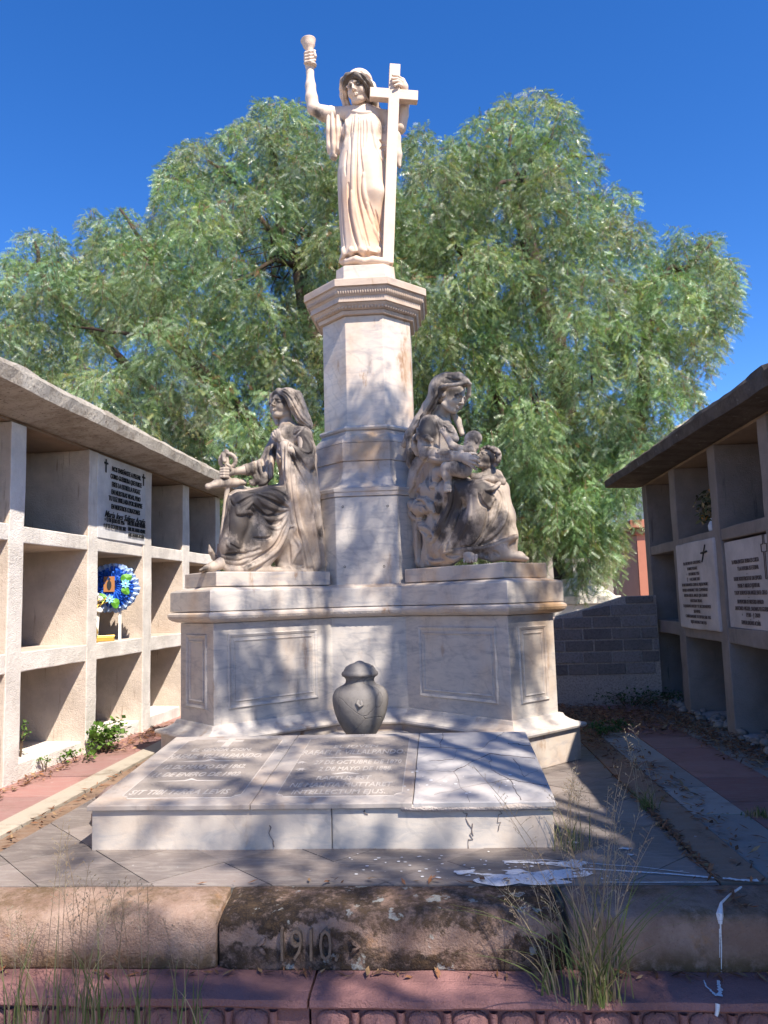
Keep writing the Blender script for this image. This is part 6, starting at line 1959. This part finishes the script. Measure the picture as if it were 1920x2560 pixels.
mb.build('trunk', M_BARK, ts, True)
# =================================================================== SMALL THINGS
# --- blue wreath in its niche
wr_c = np.array([-2.66, 6.13, 1.213])
wf = np.array([0.36, -0.93, 0.06]); wf /= np.linalg.norm(wf)
wr = np.cross(wf, [0, 0, 1.0]) * -1; wr /= np.linalg.norm(wr); wr = -wr if wr[0] < 0 else wr
wu = np.cross(wf, wr); wu = wu if wu[2] > 0 else -wu
W_ = lambda x, y, z=0.0: wr_c + wr * x + wu * y + wf * z
wreath = empty('wreath', tuple(wr_c), 'blue ribbon funeral wreath with green leaves standing in a sunlit niche', 'wreath')
M_BLUE = simple('blue ribbon', (0.02, 0.11, 0.52), 0.35, 0.35, 40, 0.5)
M_SILV = simple('pale blue ribbon', (0.42, 0.55, 0.80), 0.35, 0.2, 30, 0.5)
M_CYAN = simple('sky blue petals', (0.25, 0.55, 0.85), 0.5, 0.2, 40)
M_GLEAF = simple('plastic leaf', (0.10, 0.30, 0.03), 0.45, 0.3, 60)
M_GOLD = simple('gold', (0.75, 0.48, 0.10), 0.3, 0.15, 40, 0.5, 0, Metallic=0.7)
M_ORANGE = simple('picture card', (0.35, 0.15, 0.05), 0.6, 0.2, 30)
M_WSTICK = simple('white painted wood', (0.80, 0.77, 0.72), 0.7, 0.08)


def ruffle(mb, r0, r1, n, amp, z0, z1, seed):
    rr = random.Random(seed); ins, mid, outs = [], [], []
    for i in range(n):
        a = 2 * PI * i / n; s = (1 if i % 2 else -1)
        j = rr.uniform(.8, 1.2)
        ins.append(W_(r0 * math.cos(a), r0 * math.sin(a), z0 + s * amp * .3))
        q = (r0 + r1) / 2; mid.append(W_(q * math.cos(a), q * math.sin(a), (z0 + z1) / 2 + s * amp * j))
        q = r1 * rr.uniform(.93, 1.05); outs.append(W_(q * math.cos(a), q * math.sin(a), z1 + s * amp * 1.5 * j))
    mb.loft([ins, mid, outs], False, False)


mb = MB(); ruffle(mb, .125, .205, 60, .012, 0.0, -.015, 1); ruffle(mb, .12, .19, 54, .012, 0.012, .012, 2); mb.build('outer_ruffle', M_SILV, wreath)
mb = MB(); ruffle(mb, .10, .165, 64, .012, .02, .022, 3); ruffle(mb, .075, .135, 56, .012, .032, .036, 4); ruffle(mb, .055, .11, 48, .010, .044, .046, 5); ruffle(mb, .06, .02, 30, .006, .04, .02, 6)
rr = random.Random(2)
for k in range(70):
    a, q = rr.uniform(0, 2 * PI), rr.uniform(.07, .15)
    c = W_(q * math.cos(a), q * math.sin(a), .05); t = rr.uniform(0, 2 * PI); d1 = wr * math.cos(t) + wu * math.sin(t); d2 = np.cross(wf, d1)
    mb.add([c - d1 * .014, c + d2 * .009 + wf * .012, c + d1 * .016, c - d2 * .009 + wf * .010], [(0, 1, 2, 3)])
mb.build('ribbon', M_BLUE, wreath)
mb = MB()
fw_ = lambda p: tuple(W_(p[0] - .028, p[1] + .022, .055 + p[2]))
mb.box(-.042, .042, -.062, .062, -.004, .004, None, fw_)
card = mb.build('picture', M_ORANGE, wreath)
mb = MB()
mb.loft([[fw_((.018 * math.cos(a), -.01 + .04 * math.sin(a), z)) for a in np.linspace(0, 2 * PI, 15)[:-1]] for z in (.0042, .006)])
mb.loft([[fw_((.010 * math.cos(a), .04 + .012 * math.sin(a), z)) for a in np.linspace(0, 2 * PI, 11)[:-1]] for z in (.0042, .006)])
mb.build('dark_print', M_BLACKP, card)
for fx, fy in ((.098, .022), (-.022, -.098)):
    mb = MB()
    for k in range(8):
        a = 2 * PI * k / 8; d1 = wr * math.cos(a) + wu * math.sin(a); d2 = np.cross(wf, d1); c = W_(fx, fy, .068)
        mb.add([c, c + d1 * .022 + d2 * .011 + wf * .006, c + d1 * .040 + wf * .002, c + d1 * .022 - d2 * .011 + wf * .006], [(0, 1, 2, 3)])
    fl = mb.build('flower', M_CYAN, wreath)
    mb = MB(); stone_mesh(mb, W_(fx, fy, .072), .008, 3, 1.0); mb.build('flower_centre', M_WSTICK, fl, True)
for lx, ly, an_, sz in ((.105, .068, .3, .042), (.10, -.035, -.9, .034), (-.075, -.085, 2.2, .036), (.022, -.135, -1.4, .038)):
    mb = MB(); c = W_(lx, ly, .064); d1 = wr * math.cos(an_) + wu * math.sin(an_); d2 = np.cross(wf, d1)
    pts = [c + d1 * sz * math.cos(t) * 1.1 + d2 * sz * .85 * math.sin(t) * (1 - .25 * math.cos(t)) + wf * .004 * math.cos(3 * t) for t in np.linspace(0, 2 * PI, 17)[:-1]]
    mb.add(pts + [c + wf * .008], [(i, (i + 1) % 16, 16) for i in range(16)])
    mb.build('leaf', M_GLEAF, wreath)
for lx, sp in ((.055, .0), (-.105, -.02)):
    mb = MB(); a, b2 = W_(lx, -.10, -.03), W_(lx + sp, -.10, -.03); b2[2] = .789
    fr = lambda p: tuple(a * (1 - p[2]) + b2 * p[2] + wr * p[0] + wf * p[1])
    mb.box(-.011, .011, -.006, .006, 0, 1, None, fr); mb.build('leg', M_WSTICK, wreath)

# --- gilt vase with white flowers, and a gilt box, on the same shelf
vx, vy, vz = -2.655, 5.775, .7885
vs_ = empty('vase', (vx, vy, vz), 'gilded flower vase with white blooms at the near end of the wreath niche', 'vase', None)
mb = MB(); mb.lathe([(.0, 0), (.035, 0), (.036, .006), (.020, .016), (.014, .03), (.026, .05), (.034, .075), (.030, .10), (.016, .125), (.014, .14), (.026, .165), (.022, .163), (.012, .14)], (vx, vy, vz), 20)
mb.build('body', M_GOLD, vs_, True)
M_WFLOW = simple('white bloom', (0.82, 0.78, 0.72), 0.7, 0.1)
rr = random.Random(4)
for k in range(7):
    c = np.array([vx + rr.uniform(-.03, .04), vy + rr.uniform(-.035, .035), vz + .18 + .03 * k])
    mb = MB(); stone_mesh(mb, c, rr.uniform(.018, .03), k, .8); mb.build('bloom', M_WFLOW, vs_, True)
mb = MB()
for k in range(9): mb.tube([(vx, vy, vz + .15), (vx + rr.uniform(-.03, .05), vy + rr.uniform(-.03, .06), vz + .28), (vx + rr.uniform(-.03, .1), vy + rr.uniform(-.04, .1), vz + rr.uniform(.3, .42))], .003, 5)
mb.build('stems', M_GOLD, vs_, True)
bx_ = empty('gilt_box', (-2.665, 5.985, .7885), 'small flat gilded box lying below the blue wreath', 'box')
mb = MB(); ca, sa = math.cos(.5), math.sin(.5)
fr = lambda p: (-2.665 + p[0] * ca - p[1] * sa, 5.985 + p[0] * sa + p[1] * ca, .7885 + p[2])
mb.box(-.075, .075, -.04, .04, 0, .035, None, fr); bevel(mb.build('body', M_GOLD, bx_), .003)
mb = MB(); mb.box(-.078, .078, -.043, .043, .035, .045, None, fr); bevel(mb.build('lid', M_GOLD, bx_), .003)

# --- dried bouquet in a white ribbed vase, right bank
vx, vy, vz = 2.185, 6.19, 1.5085
dv_ = empty('vase', (vx, vy, vz), 'white ribbed vase holding a dried bouquet on the upper shelf of the shaded bank', 'vase')
mb = MB()
rings = [[(vx + r_ * (1 + .06 * math.cos(14 * a)) * math.cos(a), vy + r_ * (1 + .06 * math.cos(14 * a)) * math.sin(a), vz + z) for a in np.linspace(0, 2 * PI, 85)[:-1]] for r_, z in ((.045, 0), (.062, .01), (.066, .05), (.052, .08), (.044, .09), (.05, .105))]
mb.loft(rings, True, False); mb.build('body', simple('white ceramic', (.62, .64, .70), .35, .05), dv_, True)
r_ = np.random.default_rng(8); n = 260
c = np.array([vx - .02, vy + .07, vz + .20]) + r_.normal(0, 1, (n, 3)).clip(-1.7, 1.7) * np.array([.05, .075, .065])
d = norm(r_.normal(0, 1, (n, 3)) + [0, 0, .4]); s_ = norm(np.cross(d, r_.normal(0, 1, (n, 3))))
L_ = r_.uniform(.018, .036, (n, 1))
v = np.stack([c - d * L_, c + s_ * L_ * .4, c + d * L_, c - s_ * L_ * .4], 1).reshape(-1, 3)
pal = np.array([(.06, .075, .03), (.10, .10, .045), (.30, .23, .13), (.045, .055, .025)])
g = NG('dry bouquet'); np_mesh('foliage', v, np.arange(4 * n).reshape(n, 4), g.out(g.attr('tint'), .8), dv_, pal[r_.integers(0, 4, n)])
M_ORF = simple('orange bloom', (.55, .22, .02), .8, .3, 60)
for p in ((-.03, .17, .135), (.0, .045, .33), (-.04, .14, .12)):
    mb = MB(); stone_mesh(mb, (vx + p[0], vy + p[1], vz + p[2]), .03, 5, .7); mb.build('bloom', M_ORF, dv_, True)
mb = MB()
for k in range(8): mb.tube([(vx, vy, vz + .09), (vx - .02, vy + rr.uniform(-.02, .12), vz + .26)], .003, 4)
mb.tube([(vx, vy, vz + .09), (vx, vy + .045, vz + .32)], .003, 4)
mb.build('stems', simple('stem', (.09, .08, .04)), dv_)

# --- grasses and weeds
def m_blade(name):
    g = NG(name); t = g.attr('tint')
    g.l(t, g.b.inputs['Base Color']); g.b.inputs['Roughness'].default_value = .6
    tr = g.n('ShaderNodeBsdfTranslucent'); g.l(t, tr.inputs['Color'])
    mx = g.n('ShaderNodeMixShader'); mx.inputs[0].default_value = .3
    g.l(g.b.outputs[0], mx.inputs[1]); g.l(tr.outputs[0], mx.inputs[2]); g.l(mx.outputs[0], g.t.nodes['Material Output'].inputs['Surface'])
    return g.m


M_BLADE = m_blade('grass blade')
GREENS = [(.13, .17, .05), (.17, .20, .07), (.10, .14, .045), (.24, .22, .10), (.36, .29, .17)]
STRAW = [(.42, .33, .22), (.36, .27, .18), (.45, .38, .27)]


def grass(name, base, n, hmin, hmax, spread, lean, seed, label, heads=0, hh=(.4, .6), wid=.004, cat='grass tuft', group='grass tufts in the cracks', foot=.03, bias=(0, 0)):
    rr = random.Random(seed)
    t = empty(name, tuple(base), label, cat, group)
    mb = MB()
    for k in range(n):
        a = rr.uniform(0, 2 * PI); L = rr.uniform(hmin, hmax); ln = rr.uniform(.1, 1) * lean
        b0 = np.array(base) + np.array([rr.gauss(0, foot), rr.gauss(0, foot * .5), 0])
        d = np.array([math.cos(a) + bias[0], math.sin(a) * .8 + bias[1], 0])
        s = np.array([-math.sin(a), math.cos(a), 0])
        if rr.random() < .7: s = np.array([1., .3, 0]) * .95
        w_ = wid * rr.uniform(.6, 1.3); c = rr.choice(GREENS); ptsL, ptsR = [], []
        for j in range(7):
            u = j / 6
            p = b0 + d * (spread * ln * L * u ** 1.7) + np.array([0, 0, 1.0]) * L * (u - .28 * ln * u ** 3)
            hw = w_ * (1 - u ** 2.2) * .5 + .0003
            ptsL.append(p - s * hw); ptsR.append(p + s * hw)
        mb.add(ptsL + ptsR, [(j, j + 1, 8 + j, 7 + j) for j in range(6)], c)
    mb.build('blades', M_BLADE, t)
    if heads:
        mb = MB()
        for k in range(heads):
            L = rr.uniform(*hh); dx, dy = rr.gauss(bias[0] * .3, .16) * spread, rr.gauss(0, .06)
            b0 = np.array(base) + np.array([rr.gauss(0, foot), rr.gauss(0, foot * .5), 0])
            P = [b0 + np.array([dx * L * u ** 1.6, dy * L * u ** 1.5, L * (u - .06 * u ** 3)]) for u in np.linspace(0, 1, 7)]
            c = rr.choice(STRAW)
            mb.tube(P, [.0012, .0012, .0011, .0010, .0009, .0008, .0006], 3, c)
            for q in range(11):
                u = .62 + .38 * q / 11; i = min(int(u * 6), 5); f_ = u * 6 - i
                p = P[i] * (1 - f_) + P[i + 1] * f_; a = rr.uniform(0, 2 * PI); l_ = rr.uniform(.02, .055) * (1.25 - u * .6)
                e = p + np.array([math.cos(a) * l_, math.sin(a) * l_ * .6, l_ * .7])
                mb.tube([p, (p + e) / 2 + np.array([0, 0, .004]), e], [.0005, .0005, .0004], 3, c)
                for z in range(2):
                    h_ = p + (e - p) * rr.uniform(.5, 1.05); mb.tube([h_, h_ + np.array([rr.uniform(-.003, .003), 0, .006])], [.0013, .0004], 4, c)
        mb.build('seed_heads', M_BLADE, t)
    return t


grass('grass_tuft', (.44, 2.56, -.2), 72, .14, .46, 1.15, 1.1, 3, 'tall grass clump growing at the crack right of the date 1910', 26, (.45, .80), .0046, foot=.035)
grass('grass_tuft', (.30, 2.62, -.2), 16, .10, .24, .9, 1.2, 13, 'dry bent grass at the broken corner of the dated block', 5, (.3, .5), .005, foot=.03, bias=(-.6, 0))
grass('grass_tuft', (-1.16, 2.47, -.24), 36, .12, .34, .55, .8, 4, 'thin grass tuft before the left kerb block, with the tallest pale seed stalks', 12, (.4, .66), .0036, foot=.05)
grass('grass_tuft', (-.97, 2.46, -.24), 22, .10, .30, .6, .9, 5, 'short grass tuft on the left step stone, between two others', 6, (.35, .5), .0038, foot=.05)
grass('grass_tuft', (-.80, 2.46, -.24), 14, .10, .22, .6, .9, 6, 'small grass tuft left of the crack in the pink step', 2, (.25, .4), .0036, foot=.03)
grass('grass_tuft', (-1.36, 2.47, -.24), 18, .12, .36, .7, .9, 16, 'sparse grass tuft at the far left end of the pink step', 4, (.3, .45), .0036, foot=.05)
grass('grass_tuft', (.968, 3.95, 0), 40, .05, .15, .9, 1.2, 7, 'small bright grass tuft in the joint of the right kerb', 5, (.25, .5), .004, foot=.025)
grass('grass_tuft', (1.44, 3.83, 0), 60, .02, .06, .9, 1.2, 8, 'low green tuft among the path tiles at the right edge', 0, (.3, .4), .004, foot=.04)
grass('grass_tuft', (.50, 3.36, 0), 26, .06, .20, .6, .9, 9, 'grass sprouting at the right corner of the tomb slab', 10, (.25, .42), .003, foot=.03)


def weed(name, base, n, rad, h, leaf, seed, label, group='weeds along the walls', cols=((.10, .20, .03), (.16, .27, .05), (.08, .15, .03))):
    r_ = np.random.default_rng(seed); t = empty(name, tuple(base), label, 'weed', group)
    rr = random.Random(seed); mb = MB(); tips = []
    for k in range(max(4, n // 24)):
        a = rr.uniform(0, 2 * PI); q = rad * math.sqrt(rr.random()); e = np.array(base) + np.array([q * math.cos(a), q * math.sin(a), h * rr.uniform(.45, 1)])
        mb.tube([np.array(base) + np.array([q * .3 * math.cos(a), q * .3 * math.sin(a), 0]), (np.array(base) * .5 + e * .5) + np.array([0, 0, h * .1]), e], [.003, .0025, .0015], 4); tips.append(e)
    mb.build('stems', M_TWIG, t)
    T = np.array(tips)[r_.integers(0, len(tips), n)]
    c = T + r_.normal(0, 1, (n, 3)) * np.array([rad * .22, rad * .22, h * .16]); c[:, 2] = np.maximum(c[:, 2], base[2] + .008)
    d = norm(r_.normal(0, 1, (n, 3)) * [1, 1, .5] + [0, 0, .2]); s_ = norm(np.cross(d, r_.normal(0, .4, (n, 3)) + [0, 0, 1])); L_ = leaf * r_.uniform(.6, 1.3, (n, 1))
    v = np.stack([c, c + d * L_ * .5 + s_ * L_ * .38, c + d * L_, c + d * L_ * .5 - s_ * L_ * .38], 1).reshape(-1, 3)
    np_mesh('leaves', v, np.arange(4 * n).reshape(n, 4), M_BLADE, t, np.array(cols)[r_.integers(0, len(cols), n)] * r_.uniform(.8, 1.2, (n, 1)))


weed('weed', (-2.50, 5.66, 0), 480, .12, .18, .038, 1, 'bright leafy weed bush against the foot of the left bank')
weed('weed', (-2.52, 5.28, 0), 110, .10, .10, .028, 2, 'smaller weed left of the bright leafy bush')
weed('weed', (-2.60, 4.98, 0), 40, .05, .10, .02, 12, 'sparse weed at the sill nearest the left edge')
weed('weed', (-2.78, 4.98, .10), 50, .05, .24, .022, 3, 'thin single weed stem growing inside the lowest left niche')
weed('weed', (1.16, 6.02, 0), 300, .14, .07, .022, 4, 'low dark weeds between right kerb and path tiles', cols=((.05, .12, .03), (.07, .15, .04), (.04, .09, .025)))
weed('weed', (1.75, 7.55, 0), 700, .42, .12, .026, 5, 'dark weeds along the foot of the block wall', cols=((.05, .10, .03), (.07, .12, .04), (.04, .08, .025)))
weed('weed', (1.38, 6.42, 0), 160, .14, .04, .02, 6, 'flat weeds amid the leaf litter of the right path', cols=((.06, .12, .03), (.08, .14, .04)))

# --- spilt white paint
g = NG('spilt white paint')
c = g.mix(g.math('MULTIPLY', g.rng(g.noise(70, 6, 0.75), 0.52, 0.66), .75), (0.78, 0.77, 0.77), (0.34, 0.31, 0.29))
M_PAINT = g.out(c, 0.6, g.bump(g.noise(90, 4), .3, .003), .3)
paint = empty('paint_spill', (.45, 3.1, .004), 'white paint spilt in streaks and splashes over the slate and kerb at the right', 'paint spill')
def zq(x, y): 
    p = onz(1240 + x * .4099, 1900 + y * .4099, 0); return p[0], p[1]
rr = random.Random(12)


def ribbon(mb, pts, wd, z=.0042, seed=0):
    r_ = random.Random(seed); P = []
    for i in range(len(pts) - 1):
        for t in np.linspace(0, 1, 9)[:-1]: P.append(np.array(pts[i]) * (1 - t) + np.array(pts[i + 1]) * t)
    P.append(np.array(pts[-1])); L, Rr = [], []
    for i, p in enumerate(P):
        d = P[min(i + 1, len(P) - 1)] - P[max(i - 1, 0)]; d /= np.linalg.norm(d) + 1e-9
        w_ = wd[0] + (wd[1] - wd[0]) * i / (len(P) - 1)
        nn = np.array([-d[1], d[0]]); L.append((*(p + nn * w_ * r_.uniform(.4, 1.2)), z)); Rr.append((*(p - nn * w_ * r_.uniform(.4, 1.2)), z))
    n = len(P); mb.add(L + Rr, [(i, n + i, n + i + 1, i + 1) for i in range(n - 1)])


def splat(mb, c, rx, ry, seed, z=.0044, n=40, rough=.45):
    r_ = random.Random(seed); ph = [r_.uniform(0, 6.28) for _ in range(6)]
    pts = [(c[0] + rx * (1 + rough * sum(math.sin((k + 2) * a + ph[k]) / (k + 1.5) for k in range(6)) * .7) * math.cos(a), c[1] + ry * (1 + rough * sum(math.cos((k + 2) * a + ph[5 - k]) / (k + 1.5) for k in range(6)) * .7) * math.sin(a), z) for a in np.linspace(0, 2 * PI, n + 1)[:-1]]
    mb.add(pts + [(c[0], c[1], z + .0005)], [(i, (i + 1) % n, n) for i in range(n)])


for pts, wd, z, sd in (([zq(50, 628), zq(250, 632), zq(480, 636)], (.012, .014), .0040, 1), ([zq(40, 622), zq(300, 615), zq(520, 632), zq(900, 660), zq(1180, 695)], (.004, .003), .0041, 2),
                       ([zq(300, 640), zq(520, 668), zq(900, 690), zq(1200, 712), zq(1330, 726)], (.006, .009), .0043, 3), ([zq(-230, 690), zq(-60, 705), zq(120, 720)], (.003, .02), .0044, 4),
                       ([(.55, 2.992), (.75, 2.990), (.955, 2.990)], (.004, .005), .0046, 7), ([(.985, 3.01), (1.04, 2.99), (1.10, 2.985)], (.010, .014), .012, 8)):
    mb = MB(); ribbon(mb, pts, wd, z, sd); mb.build('streak', M_PAINT, paint)
for x, y, rx, ry, s in ((470, 640, .05, .035, 1), (60, 735, .12, .05, 2), (200, 745, .11, .045, 3), (330, 715, .09, .04, 4), (420, 690, .07, .035, 5), (-190, 692, .05, .018, 6), (470, 510, .02, .012, 7), (790, 548, .02, .013, 8), (820, 586, .012, .009, 9), (120, 690, .05, .03, 10), (540, 700, .025, .02, 11)):
    mb = MB(); splat(mb, zq(x, y), rx, ry, s, .0046 + s * .0002, 90, .6); mb.build('splash', M_PAINT, paint)
mb = MB()
for k in range(60):
    x, y = rr.gauss(200, 260), rr.gauss(700, 45)
    p = zq(x, y)
    if p[1] > 2.99: splat(mb, p, rr.uniform(.003, .010), rr.uniform(.003, .008), 30 + k, .0042, 12, .2)
for k in range(34):
    p = zq(rr.uniform(-900, 0), rr.uniform(560, 730))
    if p[1] > 2.99 and p[1] < 3.37: splat(mb, p, rr.uniform(.003, .008), rr.uniform(.003, .007), 130 + k, .0042, 12, .2)
tag(mb.build('spatter', M_PAINT, paint), kind='stuff')
mb = MB()
mb.tube([(.905, 2.80, .004), (.885, 2.762, -.02), (.882, 2.752, -.045)], [.004, .012, .006], 6)
mb.tube([(.882, 2.752, -.045), (.880, 2.753, -.12), (.874, 2.755, -.198)], [.0028, .0022, .0015], 5)
mb.tube([(.878, 2.752, -.06), (.872, 2.753, -.15)], [.002, .001], 5)
mb.tube([(1.02, 2.93, .007), (.96, 2.87, .006), (.905, 2.80, .003)], [.005, .0035, .004], 5)
ribbon(mb, [(.845, 2.70), (.83, 2.64), (.815, 2.60)], (.005, .011), -.1955, 11)
ribbon(mb, [(.80, 2.70), (.795, 2.66), (.805, 2.60)], (.002, .005), -.1950, 12)
mb.tube([(.80, 2.575, -.206), (.795, 2.568, -.222), (.79, 2.566, -.236)], [.007, .006, .005], 6)
mb.build('drips', M_PAINT, paint)
for k in range(24):
    pass
mb = MB()
for x, v in [(-.2 + rr.uniform(-.12, .5), rr.uniform(.08, .5)) for _ in range(22)]:
    c = sp_(x, v, TH + .0012); q = rr.uniform(.003, .010)
    pts = [c + XR * q * math.cos(a) * rr.uniform(.7, 1.2) + SU * q * math.sin(a) for a in np.linspace(0, 2 * PI, 11)[:-1]]
    mb.add(pts, [tuple(range(10))])
tag(mb.build('droplets', M_PAINT, paint), kind='stuff')
